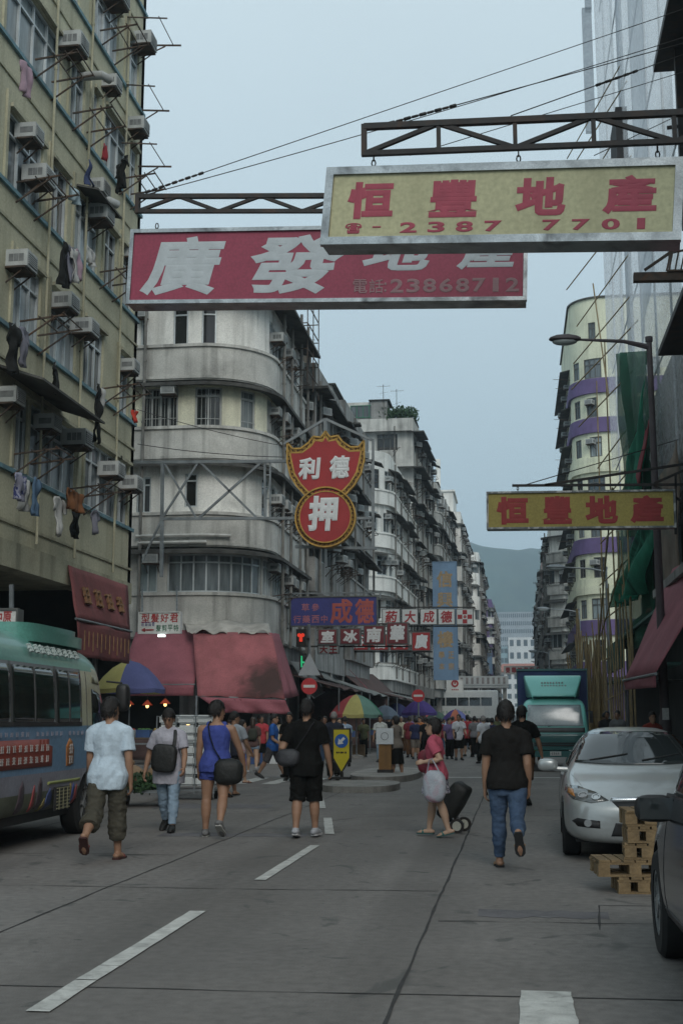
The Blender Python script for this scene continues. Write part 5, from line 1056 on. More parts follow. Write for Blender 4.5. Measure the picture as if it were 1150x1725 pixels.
def stall(label, loc, rz, w, d, h=.75):
    t = thing('market_stall', label, 'market stall', loc, rz); m = MB(); m.box(-w/2, w/2, -d/2, d/2, h-.05, h); m.build('table_top', brownw, t); 
    for sx in (-1, 1):
        for sy in (-1, 1): l = MB(); l.box(sx*(w/2-.08)-.03, sx*(w/2-.08)+.03, sy*(d/2-.08)-.03, sy*(d/2-.08)+.03, 0, h-.05); l.build('leg', galv, t)
    m = MB(); sheet(m, (-w/2, -d/2-.012, h-.06), (w/2, -d/2-.012, h-.06), (w/2, -d/2-.03, .15), (-w/2, -d/2-.03, .15), 14, 4, .03, .008); m.build('skirt', random.Random(int(w*100)).choice((awbrown, MATS['blue_crate'], awbrown)), t, sharp=0); return t
m_ = None
stall('fruit stall under the plain dusty red awning, lit by orange bulbs', (-12.7, 42.5, 0), 0, 3.0, 1.0, .9)
for i in range(5): crate(['crate of oranges', 'crate of red fruit', 'crate of leafy greens', 'crate of yellow fruit'][i % 4]+' on the lit stall, '+['leftmost', 'second from left', 'in the middle', 'second from right', 'rightmost'][i], -13.9+i*.6, 42.4, .9, i % 4)
def bulb(x, y, z, col, e, lab):
    t = thing('hanging_lamp', lab, 'lamp', (x, y, z), 0, 'lamps under the market awnings'); m = MB(); m.ellip((0, 0, 0), (.06, .06, .075), 10, 8); m.build('bulb', M('lit_'+col[0], col[1], emit=e), t)
    m = MB(); m.loft([[(cos(a*pi/6)*q, sin(a*pi/6)*q, zz) for a in range(12)] for q, zz in ((.2, .02), (.06, .16), (.03, .2))], cap=False); m.build('lamp_shade', M('red_shade', (.4, .06, .02), .6, trans=.4), t)
    m = MB(); m.tube([(0, 0, .07), (0, 0, .6)], .008, 5); m.build('cord', darkm, t)
wl_ = ('warm', (1, .55, .2)); 
bulb(-13.35, 42.6, 2.0, wl_, 3, 'leftmost orange lit lamp over the fruit stall'); bulb(-12.75, 42.8, 1.98, wl_, 3, 'middle orange lit lamp over the fruit stall'); bulb(-12.05, 42.6, 2.03, wl_, 3, 'right orange lit lamp over the fruit stall'); bulb(-11.3, 42.9, 1.35, wl_, 2.5, 'low lit lamp near the white foam boxes')
bulb(-6.9, 51, 2.0, ('pale', (.8, 1, .85)), 5, 'pale lit lamp under the green and red parasol')
bulb(-5.2, 85, 1.9, ('lime', (.7, 1, .2)), 8, 'yellow-green lit lamp far in the crowd')
for i, (x, y, w, lab) in enumerate(((-9.6, 44.4, 2.6, 'dark stall under the soot-stained awning'), (-7.2, 49.5, 1.6, 'stall under the green, red and yellow parasol'), (-8.4, 55, 3.0, 'stall under the grey tarpaulin awnings'), (-7.6, 62, 3, 'stall with boxes under the brown awning'), (-6.4, 64, 2.0, 'stall under the plain purple parasol'), (-7.2, 72, 3, 'stall deep under the brown awning'))):
    stall(lab, (x, y, 0), 0, w, .9, .75+.01*i)
    for j in range(int(w/.6)): crate(['crate of oranges', 'crate of red fruit', 'crate of leafy greens', 'crate of yellow fruit'][(i+j) % 4]+' '+['1st','2nd','3rd','4th','5th'][j]+' on the '+lab, x-w/2+.35+j*.58, y-.1, .75+.01*i, (i+j) % 4)
def carton(label, x, y, z, w, d, h, mt, rz=0):
    t = thing('carton', label, 'box', (x, y, z), rz, 'boxes stacked at the market'); m = MB(); m.box(-w/2, w/2, -d/2, d/2, 0, h); m.build('box', mt, t); m = MB(); m.box(-w/2-.003, w/2+.003, -.04, .04, h-.09, h+.003); m.build('tape', M('tape', (.3, .22, .13), .4), t); return t
for i, (px, Yc, w, h, mt, lab) in enumerate(((590, 51.5, .5, .45, 7, 'brown carton left of the bollard under the parasol'), (604, 52, .55, .5, 7, 'brown carton behind the bollard'), (665, 47, .32, .5, 6, 'pink box at the feet of the man with the sling bag'), (430, 43, .6, .5, 5, 'blue crate beneath the soot-stained awning'), (455, 43.5, .6, .4, 4, 'white foam box beneath the soot-stained awning'), (560, 56, .7, .6, 5, 'blue crate under the grey tarpaulin'), (700, 60, .5, .5, 7, 'brown carton under the purple parasol'))):
    g_ = G(px, 1280); x = PY(px, 1260, Yc).x; carton(lab, x, Yc, 0, w, .45, h, fruitc[mt])
# roll cage of white foam boxes and a loaded handcart
t = thing('roll_cage', 'steel roll cage stacked with quilted white foam boxes behind the blue vest man', 'trolley', PY(318, 1310, 23.5).xy.to_3d()); fm = fruitc[4]
m = MB()
for i in range(3):
    for k in range(7): m.obox((-.36+i*.36, 0, .34+k*.19), (.172, 0, 0), (0, .26, 0), (0, 0, .088))
me = m.mesh('load'); 
bmm = bmesh.new(); bmm.from_mesh(me); bmesh.ops.bevel(bmm, geom=bmm.edges[:], offset=.035, segments=2, affect='EDGES'); bmm.to_mesh(me); bmm.free(); smooth_all(me, 60); link_mesh('load', me, fm, t)
m = MB()
for x in (-.56, -.19, .19, .56): m.bar((x, -.29, .12), (x, -.29, 1.55), .022)
for z in (.2, .65, 1.1, 1.54): m.bar((-.57, -.3, z), (.57, -.3, z), .016)
m.box(-.57, .57, -.3, .3, .16, .2); m.build('cage', galv, t)
for x in (-.48, .48):
    for y in (-.22, .22): l = MB(); l.disc((x, y, .08), (1, 0, 0), .08, 14, 0, .04); l.bar((x, y, .08), (x, y, .17), .03); l.build('wheel', darkm, t)
t = thing('handcart', 'low flat handcart heaped with dark greens and brown sacks between the walking men', 'handcart', PY(243, 1342, 21.5).xy.to_3d()); m = MB(); m.box(-.5, .5, -.4, .4, .24, .29); m.bar((-.45, .4, .25), (-.5, .55, 1.05), .03); m.bar((.45, .4, .25), (.5, .55, 1.05), .03); m.bar((-.5, .55, 1.05), (.5, .55, 1.05), .03); m.build('platform', galv, t)
for x in (-.4, .4):
    for y in (-.3, .3): l = MB(); l.disc((x, y, .11), (1, 0, 0), .11, 14, 0, .05); l.bar((x, y, .11), (x, y, .24), .03); l.build('wheel', darkm, t)
for i, (x, y, z, r, k, lab) in enumerate(((-.22, -.1, .47, .26, 7, 'brown sack on the left of the loaded handcart'), (.24, .1, .45, .25, 7, 'brown sack on the right of the loaded handcart'))):
    s_ = thing('sack', lab, 'sack', t.location+Vector((x, y, .29)), 0, 'sacks on the handcart'); m = MB(); m.ellip((0, 0, .2), (r, r*.9, .22), 14, 10); m.build('bag', fruitc[k], s_); m = MB(); m.ellip((0, 0, .45), (.07, .07, .06), 8, 6); m.build('neck', fruitc[k], s_)
s_ = thing('greens_bundle', 'heap of dark leafy greens on the front of the handcart', 'vegetables', t.location+Vector((0, -.25, .29))); m = MB(); bush(m, (0, 0, .12), .38, 320, RNG, .06, .5); m.build('leaves', greenl, s_, recalc=False)
# ================================================================ people
skinm = [M('skin_tan', (.29, .165, .105), .55, .1, 6, fine=.05), M('skin_pale', (.40, .26, .18), .55, .1, 6, fine=.05), M('skin_brown', (.20, .11, .07), .55, .1, 6, fine=.05)]
hairm = [M('hair_black', (.012, .010, .009), .5, .5, 30, .5, bscale=90), M('hair_grey', (.20, .19, .18), .6, .3, 20), M('hair_brown', (.035, .022, .015), .5, .3, 20)]
eyem = M('eye_dark', (.02, .015, .012), .3); lipm = M('lip', (.26, .10, .085), .5)
def fabric(name, c, **k): return M('fabric_'+name, c, .95, .16, 9, .5, bscale=16, spec=.1, **k)
def remesh(mb, vox, smooth=2):
    me = mb.mesh('tmp', None, True, 0); r = evald(me, [('REMESH', dict(mode='VOXEL', voxel_size=vox)), ('SMOOTH', dict(factor=.5, iterations=smooth))]); bpy.data.meshes.remove(me)
    r.polygons.foreach_set('use_smooth', [True]*len(r.polygons)); return r
def wrinkle(me, amp, sc, seed, vert=.35):
    n = len(me.vertices); co = [0.]*(3*n); no = [0.]*(3*n); me.vertices.foreach_get('co', co); me.vertices.foreach_get('normal', no)
    for i in range(0, 3*n, 3):
        q = Vector((co[i]*sc+seed, co[i+1]*sc, co[i+2]*sc*vert)); w = (noise.noise(q)+.5*noise.noise(q*2.3))*amp
        co[i] += no[i]*w; co[i+1] += no[i+1]*w; co[i+2] += no[i+2]*w
    me.vertices.foreach_set('co', co); me.update()
def drape(me, amp, sc, seed, ztop, zbot):
    """soft hanging folds that deepen towards the hem"""
    n = len(me.vertices); co = [0.]*(3*n); no = [0.]*(3*n); me.vertices.foreach_get('co', co); me.vertices.foreach_get('normal', no)
    for i in range(0, 3*n, 3):
        k = max(0, min(1, (ztop-co[i+2])/(ztop-zbot))); q = Vector((co[i]*sc+seed, co[i+1]*sc, co[i+2]*sc*.28)); q2 = Vector((co[i]*sc*1.6-co[i+2]*sc*.9, co[i+1]*sc+seed, co[i+2]*sc*.6))
        w = (noise.noise(q)*(.3+.9*k)+.55*noise.noise(q2)*(.5+.4*sin(k*pi))+.2*noise.noise(q*3.1))*amp
        co[i] += no[i]*w; co[i+1] += no[i+1]*w; co[i+2] += no[i+2]*w
    me.vertices.foreach_set('co', co); me.update()
def loft_z(mb, rows, n=20, ax=None):
    """rows = (centre, rx, ry, right axis, forward axis)"""
    mb.loft([[c+a*(rx*cos(2*pi*j/n))+b*(ry*sin(2*pi*j/n)) for j in range(n)] for c, rx, ry, a, b in rows], 0, True)
def person(label, pos, face, H=1.7, top=('tee', 'x'), bottom=('jeans', 'x'), shoes=('shoe', 'x'), hair=('short', 0), skin=0, pose=None, vox=.012, group=None, build=1.0, fem=False, extra=None):
    """pos: ground point; face: heading in degrees (0 looks along the street away from the camera, 180 at the camera).
    pose: hip and knee flexion per leg (Lh, Lk, Rh, Rk), shoulder flexion, spread, elbow (La, Ls, Le, ...), lean, head turn and nod"""
    p = dict(Lh=.25, Lk=.1, Rh=-.2, Rk=.25, La=-.2, Ls=.07, Le=.25, Ra=.2, Rs=.07, Re=.25, lean=.03, turn=0, nod=0, Lf=0, Rf=0, spread=.0, twist=0, Li=0, Ri=0)
    p.update(pose or {}); t = thing('person', label, 'person', pos, radians(face), group); fine = vox < .015; R = lambda v: radians(v)
    W = build; hw = .055*H*(1.06 if fem else 1)
    legs = {}; low = 1e9
    for s, k in ((-1, 'L'), (1, 'R')):
        hp = Vector((s*hw, 0, 0)); a = p[k+'h']; kn = p[k+'k']; sp = p['spread']*s
        kp = hp+Vector((sin(sp), sin(a), -cos(a)))*.245*H; b = a-kn; an = kp+Vector((sin(sp)*.5, sin(b), -cos(b)))*.232*H
        fp = p[k+'f']+(b if b < 0 else 0)*.75; fd = Vector((.10*s, cos(fp), sin(fp))).normalized(); up = Vector((0, -sin(fp), cos(fp)))
        heel = an-fd*.035*H-up*.038*H; toe = an+fd*.105*H-up*.040*H
        low = min(low, heel.z-.006, toe.z-.006); legs[k] = (hp, kp, an, fd, up)
    off = Vector((0, 0, -low)); legs = {k: tuple([v[0]+off, v[1]+off, v[2]+off, v[3], v[4]]) for k, v in legs.items()}; pel = off.copy()
    ln = p['lean']; tw = p['twist']; ax = Vector((cos(tw), sin(tw), 0)); tu = Vector((0, sin(ln), cos(ln))); tf = tu.cross(Vector((1, 0, 0)))*-1; tf = Vector((0, cos(ln), -sin(ln)))
    T = lambda z, y=0.: pel+tu*(z*H)+tf*(y*H)               # along the trunk, 0 at the hip joints
    sh = .112*H*W**.5*(.93 if fem else 1)
    nk = T(.318, -.002); hc = nk+tu*(.078*H)+tf*(.012*H); ht = p['turn']; nd = p['nod']
    hr = Matrix.Rotation(ht, 3, 'Z')@Matrix.Rotation(-nd-ln*.4, 3, 'X')
    arms = {}
    for s, k in ((-1, 'L'), (1, 'R')):
        so = T(.263)+ax*(s*sh); a, sp, e = p[k+'a'], p[k+'s'], p[k+'e']; i_ = p[k+'i']
        d1 = Vector((s*sin(sp), sin(a)*cos(sp), -cos(a)*cos(sp))); el = so+d1*.168*H
        d2 = Vector((s*(sin(sp)*.5-i_), sin(a+e), -cos(a+e))).normalized(); wr = el+d2*.145*H; arms[k] = (so, el, wr, d2)
    ease = lambda z, e=0.: None
    def trunk(mb, e=0., z0=-.06, z1=.32, hipw=1., fl=0.):
        prof = [(-.09, .078, .06, -.004), (-.05, .092, .066, -.006), (0, .098*hipw, .070, -.008), (.05, .092, .064, -.002), (.11, .083 if not fem else .074, .058, .004), (.17, .092, .064, .006), (.22, .103, .068, .006), (.25, .104, .062, 0), (.272, .094, .054, -.003), (.292, .070, .045, -.004), (.312, .043, .039, -.002), (.33, .034, .036, 0)]
        rows = []
        for z, rx, ry, y in prof:
            if z < z0-1e-6 or z > z1+1e-6: continue
            w = W if z < .27 else W**.5
            q_ = fl*max(0, min(1, (.12-z)/.12)); rows.append((T(z, y), rx*H*w*(.94 if fem and z > .2 else 1)+e+q_*H, ry*H*w+e+q_*.8*H, ax, tf))
        loft_z(mb, rows)
    def leg(mb, k, e, f1, taper=None, f0=0., rnd=True):
        """limb tube from hip down; f1: 0..1 knee, 1..2 ankle"""
        hp, kp, an, fd, up = legs[k]; pts, rs = [hp+Vector((0, 0, .02*H))], [.060*H*W+e]
        prof = [(.0, .060), (.3, .056), (.6, .047), (.9, .037), (1.0, .0355), (1.12, .036), (1.3, .0385), (1.5, .034), (1.75, .025), (2.0, .0215)]
        for f, r in prof[1:]:
            if f > f1+.001: break
            q = hp.lerp(kp, f) if f <= 1 else kp.lerp(an, f-1)
            if 1.1 < f < 1.6: q = q-Vector((0, cos(p[k+'h']-p[k+'k']), 0))*.006*H
            pts.append(q); rs.append(r*H*(W if f < .8 else W**.5)+e*(taper(f) if taper else 1))
        if f1 not in [f for f, r in prof]:
            q = hp.lerp(kp, f1) if f1 <= 1 else kp.lerp(an, f1-1); r = [b[1]+(a[1]-b[1])*(b[0]-f1)/(b[0]-a[0]) for a, b in zip(prof, prof[1:]) if a[0] <= f1 <= b[0]][0]; pts.append(q); rs.append(r*H*(W if f1 < .8 else W**.5)+e*(taper(f1) if taper else 1))
        mb.tube(pts, rs, 14)
    # ---- body: one continuous skin surface
    b = MB(); trunk(b, 0)
    for k in 'LR':
        leg(b, k, 0, 2.0); hp, kp, an, fd, up = legs[k]; b.tube([an-fd*.03*H-up*.018*H, an+fd*.03*H-up*.020*H, an+fd*.075*H-up*.028*H, an+fd*.10*H-up*.032*H], [.022*H, .026*H, .025*H, .016*H], 10, 0, .8, True, True); b.ellip(an-up*.004*H, (.024*H,)*3, 10, 7)
    for k, s in (('L', -1), ('R', 1)):
        so, el, wr, d2 = arms[k]; m_ = so.lerp(el, .5); b.tube([so, m_, el, el.lerp(wr, .3), wr], [.033*H*W, .030*H*W**.7, .0245*H, .0255*H, .0165*H], 12, 0, None, True, True)
        b.tube([T(.262)+ax*(s*.055*H), so], [.038*H, .033*H*W], 12, 0, None, True, True)
        # hand: palm, four unequal curled fingers, thumb from the side of the palm
        side = Vector((0, 1, 0)); side = (side-d2*side.dot(d2)).normalized(); pn = d2.cross(side)*(1 if s < 0 else -1)   # pn: back-to-palm direction, towards the thigh
        if pn.x*s > 0: pn = -pn
        hl = .108*H*(.93 if fem else 1); pc = wr+d2*hl*.26
        b.loft([[wr+d2*hl*f+side*(w_*cos(2*pi*j/10))+pn*(q_*sin(2*pi*j/10)) for j in range(10)] for f, w_, q_ in ((-.05, .0155*H, .0125*H), (.12, .020*H, .012*H), (.35, .0245*H, .0115*H), (.5, .024*H, .010*H))])
        for i, (o_, l_) in enumerate(((.018, .40), (.006, .46), (-.006, .42), (-.0175, .33))):
            q0 = wr+d2*hl*.44+side*o_*H; c1, c2 = .25+.06*i, .75+.08*i
            q1 = q0+(d2*cos(c1)+pn*sin(c1))*hl*l_*.45; q2 = q1+(d2*cos(c2)+pn*sin(c2))*hl*l_*.32; q3 = q2+(d2*cos(c2+.4)+pn*sin(c2+.4))*hl*l_*.25
            b.tube([q0, q1, q2, q3], [.0062*H, .0056*H, .0050*H, .0042*H], 8, 0, None, True, True)
        q0 = wr+d2*hl*.16+side*.017*H; td = (d2*.72+side*.62+pn*.35).normalized(); td2 = (d2*.9+side*.25+pn*.4).normalized(); b.tube([q0, q0+td*hl*.26, q0+td*hl*.26+td2*hl*.2], [.0078*H, .0066*H, .005*H], 8, 0, None, True, True)
    b.tube([T(.30), nk+tu*.02*H, hc-tu*.02*H], [.036*H, .031*H, .032*H], 12)
    hrow = []; hs = H/1.7*1.03
    for z, rx, ry, y in ((-.118, .022, .020, .052), (-.108, .036, .034, .046), (-.085, .050, .058, .028), (-.055, .060, .078, .010), (-.02, .066, .090, -.002), (.02, .072, .096, -.006), (.06, .073, .096, -.010), (.095, .062, .082, -.014), (.118, .040, .055, -.016), (.126, .014, .02, -.016)):
        hrow.append((hc+hr@Vector((0, y*hs, z*hs)), rx*hs, ry*hs, hr@Vector((1, 0, 0)), hr@Vector((0, 1, 0))))
    loft_z(b, hrow)
    hd = lambda x, y, z: hc+hr@Vector((x*hs, y*hs, z*hs))
    b.tube([hd(0, .088, .022), hd(0, .103, -.012), hd(0, .108, -.030)], [.008*hs, .012*hs, .014*hs], 8, 0, None, True, True)
    b.ellip(hd(0, .088, -.062), (.024*hs, .012*hs, .012*hs), 10, 6, 0, hr); b.ellip(hd(0, .072, -.098), (.022*hs, .016*hs, .014*hs), 10, 6, 0, hr); b.ellip(hd(0, .082, .040), (.05*hs, .014*hs, .012*hs), 10, 6, 0, hr)
    for s in (-1, 1): b.ellip(hd(s*.076, -.008, -.012), (.010*hs, .022*hs, .033*hs), 8, 8, 0, hr)
    me = remesh(b, vox if fine else vox*.8, 1)
    if fine or face > 90:
        fb = MB(); fb.v = [tuple(v.co) for v in me.vertices]; fb.f = [tuple(q.vertices) for q in me.polygons]; fb.m = [0]*len(fb.f); fb.sm = [True]*len(fb.f)
        for s in (-1, 1): fb.ellip(hd(s*.031, .088, .012), (.013*hs, .006*hs, .006*hs), 10, 6, 1, hr); fb.bar(hd(s*.014, .097, .034), hd(s*.048, .086, .034), .006*hs, .007*hs, 1)
        fb.ellip(hd(0, .097, -.066), (.022*hs, .005*hs, .005*hs), 10, 5, 2, hr); me2 = fb.mesh('body', None, False, 0); bpy.data.meshes.remove(me); me = me2
    link_mesh('body', me, [skinm[skin], eyem, lipm], t)
    # ---- hair
    style, hcol = hair; hm = MB(); hm.ellip((0, 0, 0), (1, 1, 1), 26 if fine else 16, 18 if fine else 12); hv = []
    for (x, y, z) in hm.v:
        low_ = {'short': -.42, 'crop': -.30, 'bob': -.95, 'long': -.9, 'bun': -.5}[style]; hid = (y > .10+.1*noise.noise(Vector((x*5, z*5, pos[0]))) and z < .46-.3*abs(x)+.22*noise.noise(Vector((x*6, pos[1], z*3)))) or z < low_ or (abs(x) > .75 and z < -.15 and style in ('short', 'crop') and y > -.2)
        g_ = 1.10 if style != 'crop' else 1.06; g_ += .07*noise.noise(Vector((x*3+pos[0], y*3, z*3)))+.06*noise.noise(Vector((x*9, y*9+pos[1], z*9)))
        if hid: g_ = .78
        dz = 0
        if style == 'bob' and z < 0: g_ *= 1.05
        q = Vector((x*.082*g_, (y*.105-.010)*g_, z*.121*g_+.014)); hv.append(tuple(hd(q.x, q.y, q.z)))
    hm.v = hv
    if fine:
        rg_ = random.Random(int(abs(pos[0])*100)); nq = 0
        while nq < 260:
            d_ = Vector((rg_.gauss(0, 1), rg_.gauss(0, 1), rg_.gauss(0, 1))).normalized(); lw = {'short': -.38, 'crop': -.25, 'bob': -.9, 'long': -.85, 'bun': -.45}[style]
            if (d_.y > .05 and d_.z < .55-.3*abs(d_.x)) or d_.z < lw: continue
            f_ = lambda v, g_: hd(v.x*.082*g_, (v.y*.105-.010)*g_, v.z*.121*g_+.014); dn_ = Vector((rg_.uniform(-.3, .3), -.25+rg_.uniform(-.3, .3), -1)); tn = (dn_-d_*dn_.dot(d_)); tn = tn.normalized() if tn.length > .05 else Vector((0, -1, 0)); sd_ = d_.cross(tn)*.055
            a0 = f_(d_-sd_, 1.09); a1 = f_(d_+sd_, 1.09); b0 = f_((d_+tn*.28-sd_*.7).normalized(), 1.13+rg_.uniform(0, .05)); b1 = f_((d_+tn*.28+sd_*.7).normalized(), 1.13+rg_.uniform(0, .05)); c0 = f_((d_+tn*.5).normalized(), 1.10+rg_.uniform(-.02, .05))
            hm.add([a0, a1, b1, b0, c0], [(0, 1, 2, 3), (3, 2, 4)], 0, True); nq += 1
    hm.build('hair', hairm[hcol], t, recalc=False, sharp=0)
    if style == 'long': m = MB(); m.tube([hd(0, -.075, .0), hd(0, -.095, -.10), hd(0, -.10, -.22), hd(0, -.085, -.33)], [.066*hs, .070*hs, .062*hs, .03*hs], 12, 0, None, True, True); link_mesh('ponytail', remesh(m, .012, 2), [hairm[hcol]], t)
    if style == 'bun': m = MB(); m.ellip(hd(0, -.11, .03), (.035*hs,)*3, 10, 8); m.build('hair_bun', hairm[hcol], t)
    # ---- clothes: closed shells that follow the body
    kind, mt = bottom; c = MB(); bl = {'jeans': 1.93, 'trousers': 1.95, 'capri': 1.55, 'shorts': 1.04, 'short_shorts': .42, 'skirt': 0, 'knee_shorts': 1.10}
    if kind != 'skirt':
        trunk(c, .010, -.09, .06, 1.0); e_ = {'jeans': .010, 'trousers': .016, 'capri': .020, 'shorts': .020, 'short_shorts': .014, 'knee_shorts': .024}[kind]
        tp = (lambda f: .3+1.3*f) if kind in ('shorts', 'knee_shorts', 'capri', 'trousers') else (lambda f: 1+.35*f)
        for k in 'LR': leg(c, k, e_, bl[kind], tp)
    else:
        ln_ = mt[2] if len(mt) > 2 else .24; mt_ = mt
        mid = (legs['L'][1]+legs['R'][1])/2; dn = -tu
        n_ = 28; rows = []
        for f in range(7):
            u = f/6; cc = T(.05)-Vector((0, 0, 1))*(.05+ln_)*H*u; rr = (.094+.045*u)*H+.008; fl = .012*H*u*u
            rows.append([cc+ax*((rr+fl*sin(j*2*pi/n_*7))*cos(2*pi*j/n_))+tf*((rr*.80+fl*cos(j*2*pi/n_*6))*sin(2*pi*j/n_)) for j in range(n_)])
        c.loft(rows, 0, True); trunk(c, .008, -.05, .06)
    me = remesh(c, max(vox, .009), 2)
    if fine: wrinkle(me, .010 if kind != 'capri' else .014, 9, pos[0], 1.3); wrinkle(me, .004, 22, pos[0], 1.2)
    link_mesh({'jeans': 'jeans', 'trousers': 'trousers', 'capri': 'trousers', 'skirt': 'skirt'}.get(kind, 'shorts'), me, [mt[1] if isinstance(mt, tuple) else mt], t)
    kind, mt = top; c = MB(); ez = .016*(1 if fine else 1.1); hem = {'tank': -.05, 'tee': -.06, 'long_tee': -.085, 'tunic': -.13, 'shirt': -.08, 'blouse': -.045, 'longsleeve': -.06}[kind]
    prof_z1 = .30 if kind != 'tank' else .285
    trunk(c, ez, -.09 if hem < -.07 else -.05, .315 if kind != 'tank' else .295, 1., .022 if kind != 'tank' else .016)
    if hem < -.1: loft_z(c, [(T(0, -.006), .120*H*W+ez, .088*H*W+ez, ax, tf), (T(-.05, -.006), .126*H*W+ez, .094*H*W+ez, ax, tf), (T(hem, -.004), .128*H*W+ez, .098*H*W+ez, ax, tf)])
    for k, s in (('L', -1), ('R', 1)):
        so, el, wr, d2 = arms[k]; sl = {'tank': 0, 'tee': .66, 'long_tee': .7, 'tunic': .7, 'shirt': .7, 'blouse': .55, 'longsleeve': 1}[kind]
        if sl:
            c.tube([T(.300)+ax*(s*.022*H), T(.280)+ax*(s*.065*H), so-tu*.004*H], [.030*H+ez*.8, .034*H+ez*.9, .032*H*W+ez], 12, 0, None, True, True)
            if sl < 1: c.tube([so, so.lerp(el, sl*.5), so.lerp(el, sl)], [.031*H*W+ez, .034*H*W+ez, .038*H*W**.7+ez], 14)
            else: c.tube([so, so.lerp(el, .5), el, el.lerp(wr, .5), el.lerp(wr, .93)], [.038*H*W+ez, .036*H*W+ez, .029*H+ez, .026*H+ez, .019*H+ez], 14, 0, None, True, True)
        else:
            c.tube([T(.20)+ax*(s*.055*H), T(.305)+ax*(s*.058*H)], [.036*H+ez, .020*H], 10, 0, None, True, True)
    me = remesh(c, max(vox, .009), 2)
    if fine: drape(me, .016, 10, pos[0]+5, T(.26).z, T(-.07).z)
    link_mesh({'tank': 'vest', 'shirt': 'shirt', 'blouse': 'blouse', 'longsleeve': 'jumper'}.get(kind, 't_shirt'), me, [mt], t)
    # ---- shoes
    kind, mt = shoes
    for k in 'LR':
        hp, kp, an, fd, up = legs[k]; sd = fd.cross(up); c = MB(); sm_ = MB()
        if kind in ('trainer', 'shoe', 'boot'):
            c.tube([an-fd*.034*H-up*.016*H, an+fd*.03*H-up*.015*H, an+fd*.078*H-up*.026*H, an+fd*.108*H-up*.031*H], [.027*H, .030*H, .028*H, .019*H], 12, 0, .85, True, True); c.tube([an-up*.02*H, an+up*.012*H], [.028*H, .026*H], 12)
        else:
            c.tube([an+fd*.05*H-up*.026*H-sd*.024*H, an+fd*.058*H-up*.008*H, an+fd*.05*H-up*.026*H+sd*.024*H], [.010*H, .011*H, .010*H], 8, 0, None, True, True)
        so_ = [(-.042, .017), (-.028, .026), (.02, .024), (.065, .031), (.095, .028), (.115, .012)]
        zb = -.042*H
        out = [an+fd*f*H+sd*w_*H+up*(zb) for f, w_ in so_]+[an+fd*f*H-sd*w_*H+up*(zb) for f, w_ in reversed(so_)]
        c.loft([out, [q+up*.012*H for q in out]], 1, False)
        me = c.mesh('shoe'); o = link_mesh({'slipper': 'slipper', 'sandal': 'sandal'}.get(kind, 'shoe'), me, list(mt) if isinstance(mt, tuple) else [mt, mt], t)
    t['_'] = 0; del t['_']
    return t, dict(T=T, arms=arms, hc=hc, pel=pel, ax=ax, tf=tf, tu=tu, H=H, legs=legs, hd=hd)
def to_world(t, v): return Matrix.Translation(t.location)@t.rotation_euler.to_matrix().to_4x4()@Vector(v)
def rounded(mb, c, ax_, r, p=3.2, n=16, m_=12, mat=0):
    """soft box (super-ellipsoid) in the axes ax_"""
    sg = lambda v: (abs(v)**(2/p))*(1 if v >= 0 else -1); vs = []; fs = []; c = Vector(c)
    for i in range(m_+1):
        a = -pi/2+pi*i/m_
        for j in range(n): b_ = 2*pi*j/n; vs.append(c+ax_[0]*r[0]*sg(cos(a))*sg(cos(b_))+ax_[1]*r[1]*sg(cos(a))*sg(sin(b_))+ax_[2]*r[2]*sg(sin(a)))
    for i in range(m_):
        for j in range(n): a, b_ = i*n+j, i*n+(j+1) % n; fs.append((a, b_, b_+n, a+n))
    mb.add(vs, fs, mat, True)
def bag(name, label, cat, t, center, axes, r, mt, strap=None, p=3.5, sr=.016, flat=.35, extra=None, group=None):
    """a bag carried by person t, its centre in the person's frame; strap = list of points in that frame"""
    w = to_world(t, center); g_ = thing(name, label, cat, w, t.rotation_euler.z, group); m = MB(); A = [Vector(a).normalized() for a in axes]; rounded(m, (0, 0, 0), A, r, p); me = m.mesh('bag', None, True, 60)
    wrinkle(me, min(r)*.10, 7/max(.1, max(r)), w.x, 1); link_mesh('bag', me, [mt], g_)
    if strap: m = MB(); m.tube([Vector(q)-Vector(center) for q in strap], sr, 8, 0, flat); m.build('strap', mt if not extra else extra, g_)
    return g_
blackf = fabric('black', (.009, .009, .0085)); blackb = M('bag_black', (.012, .013, .012), .6, .3, 6, .3, bscale=20); whitef = fabric('white_tee', (.44, .53, .60)); lav = fabric('lavender_grey', (.36, .355, .40))
denl = fabric('light_denim', (.22, .30, .38), alt=(.36, .43, .50), altscale=4); den = fabric('blue_denim', (.055, .085, .14), alt=(.09, .13, .19), altscale=3); bluev = fabric('blue_vest', (.055, .075, .27)); khaki = fabric('dark_khaki', (.062, .058, .045)); pinkf = fabric('pink_tee', (.42, .09, .13))
floral = M('floral_skirt', (.50, .49, .54), .9, .1, 4, .2, alt=(.045, .035, .07), altscale=11, soft=.05); greyf = fabric('taupe', (.17, .15, .13)); charc = fabric('charcoal', (.016, .015, .014)); limef = fabric('lime', (.12, .50, .04)); bluet = fabric('royal_blue', (.03, .10, .32)); brownf = fabric('brown', (.10, .055, .03)); greys = fabric('dark_check', (.075, .07, .075), alt=(.03, .03, .03), altscale=9)
shoeb = (M('shoe_black', (.015, .015, .014), .6), M('sole_black', (.02, .02, .02), .8)); shoew = (M('shoe_grey_white', (.34, .35, .37), .7, .2, 20), M('sole_white', (.5, .5, .5), .7)); shoeg = (M('shoe_grey', (.14, .14, .14), .7, .3, 20), M('sole_grey', (.32, .32, .30), .7)); slipr = (M('slipper_red', (.16, .05, .045), .7), M('sole_dark_red', (.06, .025, .022), .8)); slipg = (M('slipper_green', (.03, .12, .11), .7), M('sole_green', (.035, .08, .075), .8)); tans = (M('sandal_tan', (.25, .16, .09), .7), M('sole_black', (.02, .02, .02), .8))
VF = .0095
